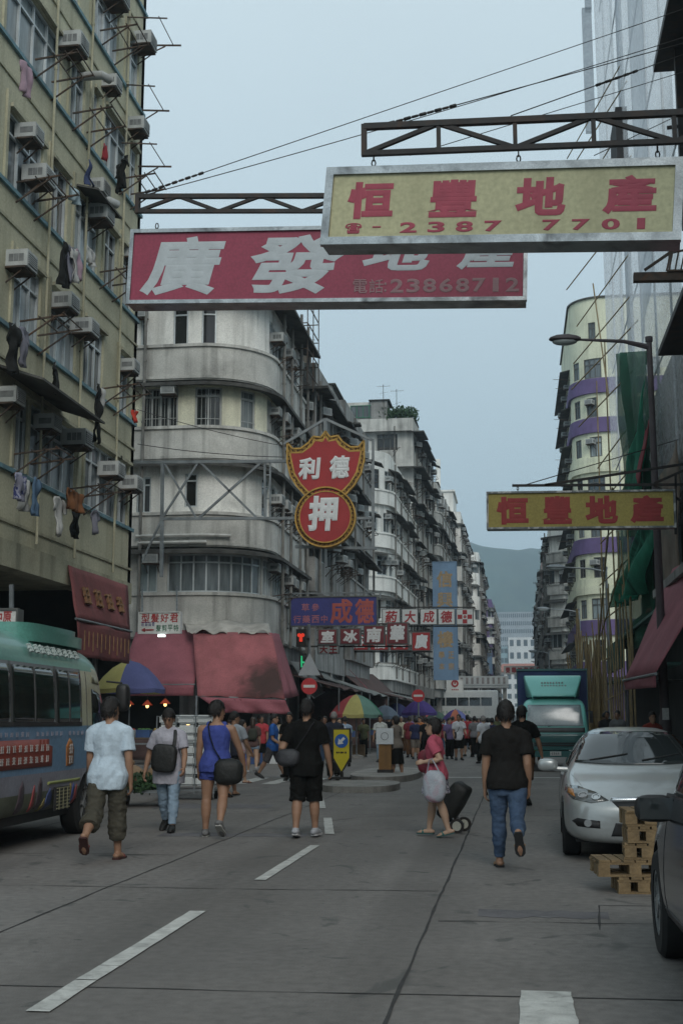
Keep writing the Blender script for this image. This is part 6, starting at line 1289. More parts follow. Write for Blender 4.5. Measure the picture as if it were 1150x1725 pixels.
# the six close figures
g_ = G(178, 1450); t, k = person('man in white t-shirt and dark rolled trousers walking away beside the minibus', (g_.x, g_.y, 0), 4, 1.72, ('long_tee', whitef), ('capri', khaki), ('slipper', slipr), ('short', 0), 0, dict(Lh=-.40, Lk=.62, Rh=.18, Rk=.02, La=.1, Ls=.06, Le=.3, Ra=-.12, Rs=.10, Re=.35, turn=-.5, lean=.05), VF)
g_ = G(282, 1401); t, k = person('man in lavender grey t-shirt and light jeans coming towards the camera, looking down', (g_.x, g_.y, 0), 183, 1.62, ('tunic', lav), ('jeans', denl), ('shoe', shoeb), ('short', 0), 0, dict(Lh=.2, Lk=.08, Rh=-.22, Rk=.3, La=.25, Ls=.2, Le=.5, Ra=-.2, Rs=.35, Re=.35, nod=.38, lean=.08), VF)
T = k['T']; bag('shoulder_bag', 'large square black bag carried across the front of the man in light jeans', 'bag', t, T(.085, .115)+Vector((.02, 0, 0)), ((1, 0, .08), (0, 1, 0), (-.08, 0, 1)), (.17, .065, .185), blackb, [T(.16, .10)+Vector((-.10, 0, 0)), T(.24, .085)+Vector((-.115, 0, 0)), T(.305, .03)+Vector((-.10, 0, 0)), T(.30, -.05)+Vector((-.07, 0, 0)), T(.2, -.09)+Vector((.02, 0, 0))], 4, .024)
g_ = G(362, 1410); t, k = person('man in blue vest and very short blue shorts walking away with bare legs', (g_.x, g_.y, 0), 3, 1.72, ('tank', bluev), ('short_shorts', bluev), ('trainer', shoeg), ('short', 0), 0, dict(Lh=.06, Lk=.0, Rh=-.30, Rk=.45, La=.12, Ls=.12, Le=.15, Ra=.28, Rs=.34, Re=.15, turn=-.75, spread=.06), VF, build=1.02)
T = k['T']; bag('shoulder_bag', 'bulging black satchel on a cross strap of the man in the blue vest', 'bag', t, T(-.045, -.02)+Vector((.18, -.07, 0)), ((1, .15, 0), (-.15, 1, 0), (0, 0, 1)), (.19, .13, .165), blackb, [T(.04, -.09)+Vector((.09, 0, 0)), T(.12, -.095)+Vector((.0, 0, 0)), T(.22, -.092)+Vector((-.06, 0, 0)), T(.29, -.065)+Vector((-.09, 0, 0)), T(.318, -.01)+Vector((-.085, 0, 0)), T(.28, .06)+Vector((-.05, 0, 0))], 3, .022)
g_ = G(515, 1411); t, k = person('stocky man all in black with white trainers walking away, hands near his waist bag', (g_.x, g_.y, 0), -3, 1.72, ('long_tee', blackf), ('knee_shorts', blackf), ('trainer', shoew), ('short', 0), 0, dict(Lh=-.10, Lk=.14, Rh=.12, Rk=.04, La=-.35, Ls=.34, Le=1.35, Ra=.15, Rs=.22, Re=.2, spread=.01), VF, build=1.04)
T = k['T']; bag('waist_bag', 'black waist bag at the left hip of the stocky man in black', 'bag', t, T(.045, -.05)+Vector((-.20, -.04, 0)), ((1, 0, 0), (0, 1, 0), (0, 0, 1)), (.15, .10, .11), M('bag_charcoal', (.035, .036, .04), .6, .3, 6, .3), [T(.09, -.09)+Vector((-.12, 0, 0)), T(.2, -.11)+Vector((.02, 0, 0)), T(.285, -.08)+Vector((.10, 0, 0)), T(.31, 0)+Vector((.11, 0, 0))], 3)
g_ = G(735, 1410); t, k = person('woman in pink t-shirt and black-and-white floral skirt walking left with shopping', (g_.x, g_.y, 0), 78, 1.49, ('tee', pinkf), ('skirt', ('skirt', floral, .165)), ('sandal', slipg), ('bob', 0), 1, dict(Lh=-.20, Lk=.12, Rh=.22, Rk=.10, La=-.55, Ls=.15, Le=2.0, Ra=-.12, Rs=.15, Re=.3, turn=.05, nod=-.05), VF, fem=True)
PKT, PKK = t, k; T = k['T']; H = k['H']
wl = k['arms']['L'][2]; d = k['arms']['L'][3]
g2 = bag('plastic_bag', 'white and pink plastic carrier bag hanging from the hand of the woman in pink', 'bag', t, wl+d*.0+Vector((-.05, -.15, -.30)), ((1, 0, 0), (0, 1, 0), (0, 0, 1)), (.085, .15, .20), M('carrier_plastic', (.52, .55, .60), .35, .1, 4, .5, alt=(.55, .20, .27), altscale=4, trans=.3, bscale=12), [wl+Vector((-.05, -.24, -.16)), wl+Vector((-.035, -.13, .02)), wl+Vector((.0, -.11, .045)), wl+Vector((-.035, -.08, .02)), wl+Vector((-.05, -.05, -.16))], 2.6, .02)
bag('shoulder_bag', 'dark red handbag on the far shoulder of the woman in pink', 'bag', t, T(.10, .03)+Vector((.20, .12, 0)), ((1, 0, 0), (0, 1, 0), (0, 0, 1)), (.07, .13, .15), M('bag_dark_red', (.16, .02, .03), .5, .15, 5, .2), [T(.17, .03)+Vector((.17, .05, 0)), T(.29, .0)+Vector((.16, 0, 0)), T(.17, -.03)+Vector((.17, -.02, 0))], 3)
cx = thing('shopping_trolley', 'black two-wheeled shopping trolley pulled behind the woman in pink', 'trolley', G(768, 1402).xy.to_3d(), radians(78)); tl = Vector((0, -.30, .0))
m = MB(); A = [Vector((1, 0, 0)), Vector((0, cos(.55), sin(.55))), Vector((0, -sin(.55), cos(.55)))]; rounded(m, (0, .02, .40), A, (.17, .13, .27), 5, 16, 10); me = m.mesh('bag', None, True, 60); wrinkle(me, .012, 12, 3, 1); link_mesh('bag', me, [blackb], cx)
m = MB()
for s in (-1, 1): m.tube([(s*.13, -.06, .10), (s*.13, .10, .30), (s*.10, .42, .82)], .011, 7); m.bar((s*.13, -.06, .10), (s*.16, -.06, .10), .02)
m.tube([(-.10, .42, .82), (.10, .42, .82)], .014, 7); m.bar((-.16, -.06, .10), (.16, -.06, .10), .02); m.bar((-.13, .12, .05), (.13, .12, .05), .02); m.build('frame', galv, cx)
for s in (-1, 1): m = MB(); m.ring((s*.19, -.06, .095), (1, 0, 0), .095, .062, 20, 0, .028); w_ = m.build('wheel', darkm, cx); m = MB(); m.ring((s*.19, -.06, .095), (1, 0, 0), .06, .03, 16, 0, .03); m.disc((s*.19, -.06, .095), (1, 0, 0), .03, 12, 0, .02); m.build('rim', M('wheel_cream', (.42, .42, .36), .6), w_)
g_ = G(857, 1463); t, k = person('man in faded black t-shirt and blue jeans walking away, nearest on the right', (g_.x, g_.y, 0), 1, 1.67, ('tee', charc), ('jeans', den), ('slipper', tans), ('short', 0), 0, dict(Lh=.16, Lk=.02, Rh=-.34, Rk=.95, La=.06, Ls=.09, Le=.12, Ra=-.18, Rs=.06, Re=.5, Rf=-.15), VF, build=1.0)
g_ = G(882, 1356); person('man in black t-shirt and brown shorts walking beside the man in jeans, half hidden', (g_.x, g_.y, 0), -8, 1.72, ('tee', blackf), ('knee_shorts', brownf), ('shoe', shoeb), ('short', 0), 0, dict(Lh=.25, Lk=.1, Rh=-.2, Rk=.25, Ra=.15, Rs=.3, Re=.25, turn=-.4), .012)
# middle distance
def mid(label, px, pyfoot, face, H, **kw):
    g_ = G(px, pyfoot); return person(label, (g_.x, g_.y, 0), face, H, vox=kw.pop('vox', .016), **kw)
def tt(n_, c): return fabric(n_, c)
mid('person in bright green long-sleeved top standing in front of the truck', 903, 1288, 165, 1.62, top=('longsleeve', limef), bottom=('shorts', limef), shoes=('slipper', tans), pose=dict(Ra=.3, Rs=.5, Re=1.3, La=.4, Le=1.5, Lh=.05, Rh=-.05, Lk=0, Rk=0))
t, k = mid('woman in taupe top and wide black skirt standing right of the bollard', 668, 1311, 60, 1.58, top=('tee', greyf), bottom=('skirt', ('skirt', blackf, .30)), shoes=('sandal', (bluet, shoeb[1])), hair=('bob', 0), skin=0, fem=True, pose=dict(Lh=.1, Rh=-.1, Lk=.05, Rk=.1, La=.1, Le=.2, Ra=.05, Re=.1))
T = k['T']; bag('shoulder_bag', 'flat black bag on the cross strap of the woman in taupe', 'bag', t, T(.02, .03)+Vector((.14, .05, 0)), ((1, 0, 0), (0, 1, 0), (0, 0, 1)), (.06, .13, .16), blackb, [T(.05, .04)+Vector((.12, 0, 0)), T(.2, .09), T(.31, .0)+Vector((-.09, 0, 0)), T(.2, -.08), T(.05, -.02)+Vector((.12, 0, 0))])
t, k = mid('man in pale shirt and light jeans with a dark sling strap, standing in the market', 641, 1284, 170, 1.66, top=('shirt', tt('pale_shirt', (.42, .44, .42))), bottom=('jeans', denl), shoes=('shoe', shoeb), pose=dict(Lh=.05, Rh=-.05, Lk=0, Rk=.05))
T = k['T']; bag('sling_bag', 'small black sling bag of the man in the pale shirt', 'bag', t, T(.03, .03)+Vector((.15, .02, 0)), ((1, 0, 0), (0, 1, 0), (0, 0, 1)), (.05, .10, .12), blackb, [T(.05, .04)+Vector((.12, 0, 0)), T(.18, .095)+Vector((.02, 0, 0)), T(.31, .0)+Vector((-.09, 0, 0))])
mid('man in royal blue t-shirt and dark patterned shorts striding right under the awning', 459, 1312, 268, 1.66, top=('long_tee', bluet), bottom=('knee_shorts', greys), shoes=('trainer', shoeb), pose=dict(Lh=.38, Lk=.05, Rh=-.36, Rk=.2, La=-.1, Le=.9, Ra=.1, Re=.9, turn=-.1))
mid('slim person all in black facing the camera, left of the stocky man', 487, 1316, 176, 1.66, top=('tee', blackf), bottom=('trousers', blackf), shoes=('shoe', shoeb), hair=('bob', 0), fem=True, pose=dict(Lh=.15, Lk=.05, Rh=-.15, Rk=.1))
t, k = mid('young woman with long brown hair, grey top and denim shorts walking away', 425, 1303, 10, 1.58, top=('tee', tt('mauve_brown', (.10, .065, .06))), bottom=('short_shorts', tt('denim_shorts', (.20, .26, .33))), shoes=('trainer', shoew), hair=('long', 2), skin=1, fem=True, pose=dict(Lh=.2, Lk=.05, Rh=-.3, Rk=.4, spread=.05))
T = k['T']; bag('backpack', 'small dark backpack on the young woman in denim shorts', 'bag', t, T(.17, -.105), ((1, 0, 0), (0, 1, 0), (0, 0, 1)), (.13, .065, .17), M('bag_olive', (.03, .035, .025), .7, .3, 5, .3), [T(.25, -.08)+Vector((-.08, 0, 0)), T(.30, -.01)+Vector((-.09, 0, 0)), T(.2, .075)+Vector((-.09, 0, 0))])
t, k = mid('person in grey top with a long dark strap bag, partly behind the blue vest man', 392, 1342, -20, 1.66, top=('tee', tt('pale_grey', (.30, .33, .36))), bottom=('shorts', charc), shoes=('slipper', tans), pose=dict(Lh=.3, Lk=.05, Rh=-.3, Rk=.3, Ra=.3, Rs=.2, Re=.4, turn=-.5))
T = k['T']; bag('tote_bag', 'long dark tote bag on the shoulder of the person in the grey top', 'bag', t, T(.06, -.06)+Vector((.12, -.03, 0)), ((1, 0, 0), (0, 1, 0), (0, 0, 1)), (.10, .06, .19), M('bag_navy', (.02, .022, .035), .7, .3, 5, .3), [T(.16, -.08)+Vector((.10, 0, 0)), T(.30, -.02)+Vector((.09, 0, 0)), T(.2, .06)+Vector((.09, 0, 0))])
mid('child-sized woman in pale pink shorts beside the grey topped person', 405, 1320, -60, 1.5, top=('tee', tt('dusty_pink', (.40, .33, .34))), bottom=('shorts', tt('rose_shorts', (.45, .20, .25))), shoes=('slipper', slipr), hair=('bun', 0), skin=1, fem=True, pose=dict(Lh=.25, Rh=-.3, Rk=.3))
mid('grey-haired man in dark shirt and trousers walking away, right of the stocky man', 562, 1314, 5, 1.68, top=('shirt', tt('dark_slate', (.028, .032, .045))), bottom=('trousers', charc), shoes=('shoe', shoeb), hair=('short', 1), pose=dict(Lh=.1, Rh=-.2, Rk=.25))
mid('woman in white blouse behind the keep-left sign', 572, 1296, 160, 1.55, top=('blouse', tt('white_blouse', (.52, .54, .56))), bottom=('trousers', charc), shoes=('shoe', shoeb), hair=('bun', 0), skin=1, fem=True, pose=dict(turn=.7))
mid('person in light blue shirt just behind the woman in white blouse', 581, 1291, 20, 1.6, top=('shirt', tt('light_blue', (.24, .32, .42))), bottom=('trousers', charc), shoes=('shoe', shoeb))
# the market crowd further on
SH = [('red', (.36, .05, .06)), ('white', (.50, .52, .55)), ('black', (.015, .015, .016)), ('navy', (.03, .035, .08)), ('purple', (.14, .11, .22)), ('dark red', (.16, .03, .04)), ('pale blue', (.26, .33, .42)), ('grey', (.18, .18, .19)), ('orange', (.40, .16, .06)), ('olive', (.10, .11, .06)), ('teal', (.05, .18, .19)), ('cream', (.42, .39, .30))]
BT = [('black trousers', 'trousers', blackf), ('blue jeans', 'jeans', den), ('black shorts', 'knee_shorts', blackf), ('grey shorts', 'shorts', greyf), ('light jeans', 'jeans', denl), ('brown trousers', 'trousers', brownf)]
cr_ = [(718, 1283, 0, 2, 2, 'black'), (733, 1281, 175, 0, 0, ''), (743, 1270, 10, 5, 1, ''), (773, 1281, 178, 1, 2, 'sling'), (757, 1279, 185, 4, 0, ''), (788, 1275, 20, 0, 2, ''), (800, 1276, 0, 7, 0, ''), (815, 1288, 20, 1, 0, ''), (829, 1286, -15, 3, 4, ''), (838, 1276, 185, 9, 1, ''), (708, 1272, 170, 8, 0, ''), (690, 1276, 10, 5, 5, ''), (700, 1279, 5, 3, 3, ''), (780, 1266, 180, 11, 1, ''), (793, 1263, 0, 2, 4, ''), (806, 1262, 175, 6, 0, ''), (822, 1264, 5, 1, 1, ''), (848, 1268, 0, 10, 0, ''), (763, 1262, 0, 0, 1, ''), (748, 1260, 180, 6, 2, ''), (730, 1259, 5, 1, 0, ''), (812, 1255, 180, 4, 5, ''), (836, 1256, 0, 2, 1, ''), (856, 1258, 175, 7, 4, ''), (776, 1254, 0, 9, 0, ''), (790, 1252, 180, 0, 4, ''), (757, 1253, 10, 3, 0, ''), (863, 1250, 5, 8, 1, ''), (612, 1275, 185, 9, 0, ''), (547, 1290, 170, 7, 1, ''), (520, 1282, 5, 5, 0, ''), (440, 1290, 190, 0, 2, ''), (402, 1285, 175, 10, 5, ''), (370, 1295, 10, 3, 3, ''), (655, 1266, 0, 2, 0, ''), (676, 1270, 180, 11, 5, '')]+[(385+i*17, 1286-((i*7) % 5)*4 if i < 10 else 1262-((i*5) % 6)*3, (0, 178, 20, 190, -30)[i % 5], (2, 6, 0, 11, 5, 1, 8, 3, 4, 7, 10, 9)[(i*5+2) % 12], (i*4+1) % 6, '') for i in range(28)]+[(640+i*11, 1251-((i*7) % 4)*4, (180, 5, 0, 190)[i % 4], (i*7+3) % 12, (i*5+2) % 6, '') for i in range(21)]
place = lambda px, py: 'under the left awnings' if px < 540 else ('near the bollard' if px < 690 else ('front of crowd' if py > 1272 else ('mid crowd' if py > 1258 else 'far back')))
seen_lab = {}
for i, (px, py, fc, a, b_, x_) in enumerate(cr_):
    rg = random.Random(i+50); fem = rg.random() < .45; H = rg.uniform(1.54, 1.72); hs = 1 if (i == 1 or rg.random() < .12) else 0
    st = ('bob' if rg.random() < .5 else 'bun') if fem else 'short'; g_ = G(px, py)
    if px < 540 and py > 1276: px = min(px, 530)
    lab = f"{'woman' if fem else 'man'} in {SH[a][0]} top and {BT[b_][0]}{', grey haired' if hs else ''}, {'facing us' if 90 < fc < 270 else 'back turned'}, {place(px, py)}"
    d_ = dict(Lh=rg.uniform(-.3, .3), La=rg.uniform(-.3, .4), Ra=rg.uniform(-.3, .4), Le=rg.uniform(.1, 1.0), Re=rg.uniform(.1, 1.0), Lk=rg.uniform(0, .2), turn=rg.uniform(-.5, .5)); d_['Rh'] = -d_['Lh']; d_['Rk'] = rg.uniform(.05, .3)
    t, k = person(lab, (g_.x, g_.y, 0), fc+rg.uniform(-15, 15), H, (rg.choice(('tee', 'long_tee', 'shirt')), fabric(SH[a][0].replace(' ', '_')+'_top', SH[a][1])), (BT[b_][1], BT[b_][2]), ('shoe', shoeb), (st, hs), rg.randrange(3), d_, .026, 'people in the market crowd', fem=fem)
    if x_ == 'sling' or i % 6 == 4:
        T = k['T']; bag('sling_bag', 'sling bag of the '+lab.split(',')[0]+', '+['far left', 'left', 'middle', 'right', 'far right'][min(4, max(0, int((px-380)/110)))]+' of crowd', 'bag', t, T(.02, .03)+Vector((.16, .02, 0)), ((1, 0, 0), (0, 1, 0), (0, 0, 1)), (.05, .10, .13), blackb, [T(.05, .04)+Vector((.12, 0, 0)), T(.18, .10)+Vector((.02, 0, 0)), T(.31, .0)+Vector((-.09, 0, 0))])
# cyclists' heads etc. behind the silver car: shoppers on the right pavement
for i, (px, Yp, lab, c) in enumerate(((1003, 40, 'shopper in dark top on the right pavement behind the silver car', (.03, .03, .03)), (1018, 46, 'shopper in brown top beside the bamboo bundle', (.12, .07, .05)), (1092, 27, 'person in red top standing by the tall lamp post', (.2, .04, .03)), (1040, 38, 'shopper in grey top between bamboo and rose awning', (.12, .12, .12)))):
    x = PY(px, 1220, Yp).x; person(lab, (max(x, 2.8), Yp, .13), [170, 10, 200, 160][i], [1.62, 1.6, 1.5, 1.62][i], ('tee', fabric('shopper%s' % 'abcd'[i], c)), ('trousers', blackf), ('shoe', shoeb), ('short', 0), 0, dict(Lh=.05, Rh=-.05), .026)
# ================================================================ vehicles
def car_paint(name, c, metal=.3, rough=.3): return M(name, c, rough, .06, 1.5, 0, metal, fine=.03, coat=.6)
carglass = M('car_glass', (.022, .027, .028), .04, .1, 2, spec=.9, fine=0); tyre = M('tyre_rubber', (.013, .013, .013), .85, .3, 8); alloy = M('wheel_alloy', (.28, .29, .29), .35, .15, 4, metal=.7)
chrome = M('chrome', (.62, .63, .64), .12, .1, 3, metal=1.0); lampc = M('headlamp_glass', (.13, .14, .14), .06, .5, 9, spec=.9); blackpl = M('black_plastic', (.016, .016, .016), .5, .3, 5); amber = M('amber_lens', (.4, .16, .03), .25); platew = M('number_plate_white', (.52, .53, .52), .5, .05); lampref = M('lamp_reflector', (.55, .57, .57), .15, .1, 5, metal=.6); trimg = M('grey_trim', (.07, .07, .07), .5, .2, 4)
def loft_shell(stations, levels=2, creaseless=True):
    """stations: (y, [(x,z) from the bottom centre round the side to the top centre]); mirrored shell"""
    m = MB(); rings = []
    for y, pr in stations: rings.append([(x, y, z) for x, z in pr]+[(-x, y, z) for x, z in reversed(pr[1:-1])])
    m.loft(rings, 0, True); me = m.mesh('shell'); 
    bm = bmesh.new(); bm.from_mesh(me)
    for f in [f for f in bm.faces if len(f.verts) > 6]:   # end caps as quads strips for a clean subdivision
        bmesh.ops.poke(bm, faces=[f])
    bm.to_mesh(me); bm.free()
    r = evald(me, [('SUBSURF', dict(levels=levels, render_levels=levels))]); bpy.data.meshes.remove(me); r.polygons.foreach_set('use_smooth', [True]*len(r.polygons)); return r
def bvh(me): return BVHTree.FromPolygons([v.co.copy() for v in me.vertices], [tuple(p.vertices) for p in me.polygons])
def patch(mb, tree, outline, axis, start, off=.006, th=.02, res=.06, mat=0):
    """panel lying on the shell: outline in the plane across `axis` ('y': (x,z) cast along +y or -y; 'x': (y,z) cast along x; 'z': (x,y) cast down) from `start`"""
    P = [Vector(p) for p in outline]; n_ = len(P); pts = []
    for a, b in zip(P, P[1:]+P[:1]):
        k = max(1, int((b-a).length/res)); pts += [a.lerp(b, i/k) for i in range(k)]
    edges = [(i, (i+1) % len(pts)) for i in range(len(pts))]; nb = len(pts)
    xs = [p.x for p in pts]; ys = [p.y for p in pts]; x = min(xs)+res/2
    def inside(q):
        c = False
        for a, b in zip(pts, pts[1:]+pts[:1]):
            if (a.y > q.y) != (b.y > q.y) and q.x < (b.x-a.x)*(q.y-a.y)/(b.y-a.y)+a.x: c = not c
        return c
    inner = []
    while x < max(xs):
        y = min(ys)+res/2
        while y < max(ys):
            q = Vector((x, y))
            if inside(q) and min((q-p).length for p in pts) > res*.45: inner.append(q)
            y += res
        x += res
    V, E_, F_, *_ = geometry.delaunay_2d_cdt(pts+inner, edges, [list(range(nb))], 1, 1e-5)
    d = 1 if start < 0 else -1; out = []; ok = []
    for v in V:
        o = {'y': Vector((v.x, start, v.y)), 'x': Vector((start, v.x, v.y)), 'z': Vector((v.x, v.y, start))}[axis]; dr = {'y': Vector((0, d, 0)), 'x': Vector((d, 0, 0)), 'z': Vector((0, 0, -1))}[axis]
        best = None
        for jx, jy in ((0, 0), (.0013, .0007), (-.0011, .0017), (.0009, -.0015), (-.0016, -.0008), (.006, .004), (-.006, -.004), (.02, 0), (-.02, 0), (0, -.03)):
            oo = o+Vector((jx, jy, 0) if axis == 'z' else ((jx, 0, jy) if axis == 'y' else (0, jx, jy))); r_ = tree.ray_cast(oo, dr)
            if r_[0] is not None and (best is None or r_[3] < best[3]-.05): best = r_
            if best and abs(jx) >= .0016: break
        if best is None: best = tree.find_nearest(o+dr*abs(start)*.6)
        h, nn = best[0], best[1]
        if nn.dot(dr) > 0: nn = -nn
        out.append((h, nn))
    k = len(out); mb.add([h+nn*off for h, nn in out]+[h-nn*th for h, nn in out], [tuple(f) for f in F_]+[tuple(i+k for i in reversed(f)) for f in F_], mat, True)
    ec = {}
    for f in F_:
        for i in range(len(f)): a, b = f[i], f[(i+1) % len(f)]; e = (min(a, b), max(a, b)); ec[e] = None if e in ec else (a, b)
    base = len(mb.v)-2*k
    for e in ec.values():
        if e: mb.f.append((base+e[1], base+e[0], base+e[0]+k, base+e[1]+k)); mb.m.append(mat); mb.sm.append(False)
def cut_wells(me, centres, r, w, side):
    mm = MB()
    for (y, z) in centres:
        for s in (-1, 1): mm.disc((s*(side-.10), y, z), (1, 0, 0), r, 28, 0, w)
    cme = mm.mesh('cut'); co = bpy.data.objects.new('cut', cme)
    r_ = evald(me, [('BOOLEAN', dict(operation='DIFFERENCE', object=co, solver='EXACT'))], co); bpy.data.objects.remove(co); bpy.data.meshes.remove(cme); return r_
def wheel(t, x, y, r, w=.2, spokes=10):
    s = 1 if x > 0 else -1; m = MB()
    prof = [(r*.62, w/2), (r*.92, w/2), (r, w*.36), (r, -w*.36), (r*.92, -w/2), (r*.62, -w/2)]; n_ = 32
    m.loft([[(x+b*s, y+a*cos(2*pi*j/n_), r+a*sin(2*pi*j/n_)) for j in range(n_)] for a, b in prof]+[[(x+w/2*s, y+r*.62*cos(2*pi*j/n_), r+r*.62*sin(2*pi*j/n_)) for j in range(n_)]], 0, True, False)
    wh = m.build('wheel', tyre, t, sharp=30); m = MB(); xo = x+s*w*.36; m.disc((x+s*.02, y, r), (1, 0, 0), r*.63, 28, 1, .03)
    m.ring((xo, y, r), (1, 0, 0), r*.64, r*.55, 28, 0, .04); m.disc((xo, y, r), (1, 0, 0), r*.15, 14, 0, .05)
    for i in range(spokes): a = 2*pi*i/spokes; m.bar((xo, y+cos(a)*r*.1, r+sin(a)*r*.1), (xo, y+cos(a)*r*.58, r+sin(a)*r*.58), .03, .02)
    m.build('rim', [alloy, blackpl], wh); return wh
def sedan(name, label, loc, rz, paint, w=.877, hatch=False, dark=False):
    """saloon, nose at y=0 looking along -y, 4.5 m long"""
    t = thing(name, label, 'car', loc, rz); q = w/.877; rf = 1.27 if hatch else 1
    def pr(hw, zb, zs, zt, rw, crown=.03, ws=None): # half width, bottom, shoulder, top, roof half width
        ws = ws or hw*.96
        return [(0, zb), (hw*.80*q, zb), (hw*.985*q, zb+.09), (hw*q, (zb+zs)/2+.02), (ws*q, zs), (rw*q, zt-crown), (rw*.55*q, zt-.006), (0, zt)]
    st = [(.02, pr(.56, .24, .50, .60, .46, .03, .54)), (.10, pr(.72, .20, .58, .69, .62, .03)), (.26, pr(.81, .19, .66, .77, .72, .02)), (.55, pr(.855, .18, .73, .845, .76, .015)), (.95, pr(.875, .18, .80, .92, .76, .02)), (1.18, pr(.877, .18, .85, .975, .74, .02)), (1.30, pr(.877, .18, .87, 1.03, .71, .03)), (1.75, pr(.877, .18, .90, 1.30, .60*rf, .05)), (2.08, pr(.877, .18, .905, 1.435+(.06 if hatch else 0), .56*rf, .05)), (2.6, pr(.877, .18, .91, 1.465+(.09 if hatch else 0), .56*rf, .05)), (3.1, pr(.877, .18, .92, 1.445+(.09 if hatch else 0), .55*rf, .05)), (3.45, pr(.875, .18, .93, 1.36, .56, .05)), (3.9, pr(.87, .20, .94, 1.12 if not hatch else 1.28, .64, .03)), (4.1, pr(.86, .22, .93, 1.06 if not hatch else 1.15, .68, .02)), (4.38, pr(.82, .26, .88, 1.0, .70, .02)), (4.48, pr(.72, .34, .78, .90, .62, .02))]
    if hatch: st[6:13] = [(1.30, pr(.877, .18, .87, 1.05, .73, .03)), (1.55, pr(.877, .18, .90, 1.30, .735, .05)), (1.82, pr(.877, .18, .905, 1.475, .73, .05)), (2.6, pr(.877, .18, .91, 1.54, .73, .05)), (3.2, pr(.877, .18, .92, 1.53, .72, .05)), (3.7, pr(.875, .18, .93, 1.47, .71, .05)), (4.0, pr(.87, .20, .94, 1.32, .70, .03))]
    me = loft_shell(st, 2); tree = bvh(me); body = cut_wells(me, ((.86, .31), (3.5, .31)), .365, .55, w); smooth_all(body, 35); link_mesh('body', body, [paint], t)
    g = MB(); ws = [(-.685*q, 1.035), (-.35*q, 1.015), (0, 1.01), (.35*q, 1.015), (.685*q, 1.035), (.53*q, 1.37), (.25*q, 1.39), (-.25*q, 1.39), (-.53*q, 1.37)]; patch(g, tree, ws, 'y', -2, .014, .02, .032); g.build('windscreen', carglass, t, sharp=0)
    for s in (-1, 1):
        g = MB(); patch(g, tree, [(1.62, .98), (2.5, .985), (2.5, 1.37), (2.15, 1.355), (1.75, 1.13)] if not hatch else [(1.50, .98), (2.5, .985), (2.5, 1.42), (1.95, 1.41), (1.74, 1.28)], 'x', s*3, .006, .02, .06); patch(g, tree, [(2.56, .985), (3.35, 1.0), (3.55, 1.03), (3.3, 1.28), (2.95, 1.37), (2.56, 1.375)], 'x', s*3, .004, .02, .09); g.build('side_window', carglass, t, sharp=0)
        g = MB(); 
        for yy in (1.36, 2.5, 3.36): patch(g, tree, [(yy, .30), (yy+.012, .30), (yy+.012, .93), (yy, .93)], 'x', s*3, .002, .004, .05)
        patch(g, tree, [(1.3, .30), (3.1, .30), (3.1, .345), (1.3, .345)], 'x', s*3, .006, .01, .08); g.build('door_seam', blackpl, t, sharp=0)
        g = MB()
        for yy in (2.3, 3.15): patch(g, tree, [(yy, .85), (yy+.17, .85), (yy+.17, .885), (yy, .885)], 'x', s*3, .025, .0, .04)
        g.build('door_handle', paint, t, sharp=0)
        mi = MB(); mo_ = .04 if dark else .13; rounded(mi, (s*(w+mo_), 1.48, .90 if dark else 1.0), [X, Vector((0, 1, 0)), Z], (.12, .075, .075), 3); mi.tube([(s*(w-.10), 1.50, .945), (s*(w+mo_-.07), 1.48, .955)], .03, 8); mo = mi.build('wing_mirror', blackpl if dark else paint, t); mg = MB(); zc_ = .90 if dark else 1.0; mg.box(s*(w+mo_)-.095, s*(w+mo_)+.095, 1.548, 1.556, zc_-.055, zc_+.06); mg.build('mirror_glass', carglass if dark else M('mirror_glass', (.5, .52, .53), .05, .05, metal=1.0), mo)  # dark car's mirror gets dark glass in place of dark reflections
    # roof bow between windscreen edge and roof, bonnet seams
    g = MB()
    for s in (-1, 1):
        for xa, xb, rr in ((.62, .735, .004),):
            hp_ = [tree.ray_cast(Vector((s*(xa+(xb-xa)*i/8)*q, .34+.72*i/8, 3)), Vector((0, 0, -1)))[0] for i in range(9)]; g.tube(hp_, rr, 6)
    g.build('bonnet_seam', paint if not dark else blackpl, t, sharp=0)
    for s in (-1, 1):
        l = MB(); hl = [(s*.37*q, .665), (s*.55*q, .635), (s*.74*q, .665), (s*.82*q, .735), (s*.80*q, .80), (s*.68*q, .80), (s*.50*q, .745)]; patch(l, tree, hl, 'y', -2, .006, .02, .05); lo = l.build('headlight', lampc, t, sharp=0)
        r_ = MB()
        for (xx, zz, rr) in ((.50, .69, .048), (.635, .705, .055)):
            h, nn, _, _ = tree.ray_cast(Vector((s*xx*q, -2, zz)), Vector((0, 1, 0)))
            r_.ring(h+nn*.012, nn, rr, rr*.72, 18, 0, .02); r_.disc(h+nn*.010, nn, rr*.6, 16, 0, .012)
        r_.build('reflector', lampref, lo)
        r_ = MB(); patch(r_, tree, [(s*.715*q, .69), (s*.79*q, .725), (s*.785*q, .785), (s*.735*q, .765)], 'y', -2, .010, .01, .03); r_.build('indicator', amber, lo, sharp=0)
        fo = MB(); patch(fo, tree, [(s*.47*q, .37), (s*.70*q, .385), (s*.76*q, .44), (s*.70*q, .475), (s*.47*q, .45)], 'y', -2, .004, .02, .05); fo_ = fo.build('fog_lamp_recess', blackpl, t, sharp=0); h, nn, _, _ = tree.ray_cast(Vector((s*.59*q, -2, .425)), Vector((0, 1, 0))); r_ = MB(); r_.disc(h+nn*.012, nn, .04, 16, 0, .03); r_.build('fog_lamp', lampref, fo_)
    gr = MB(); patch(gr, tree, [(-.34*q, .655), (0, .665), (.34*q, .655), (.24*q, .555), (.12*q, .53), (-.12*q, .53), (-.24*q, .555)], 'y', -2, .005, .02, .05); gr.build('grille', blackpl, t, sharp=0)
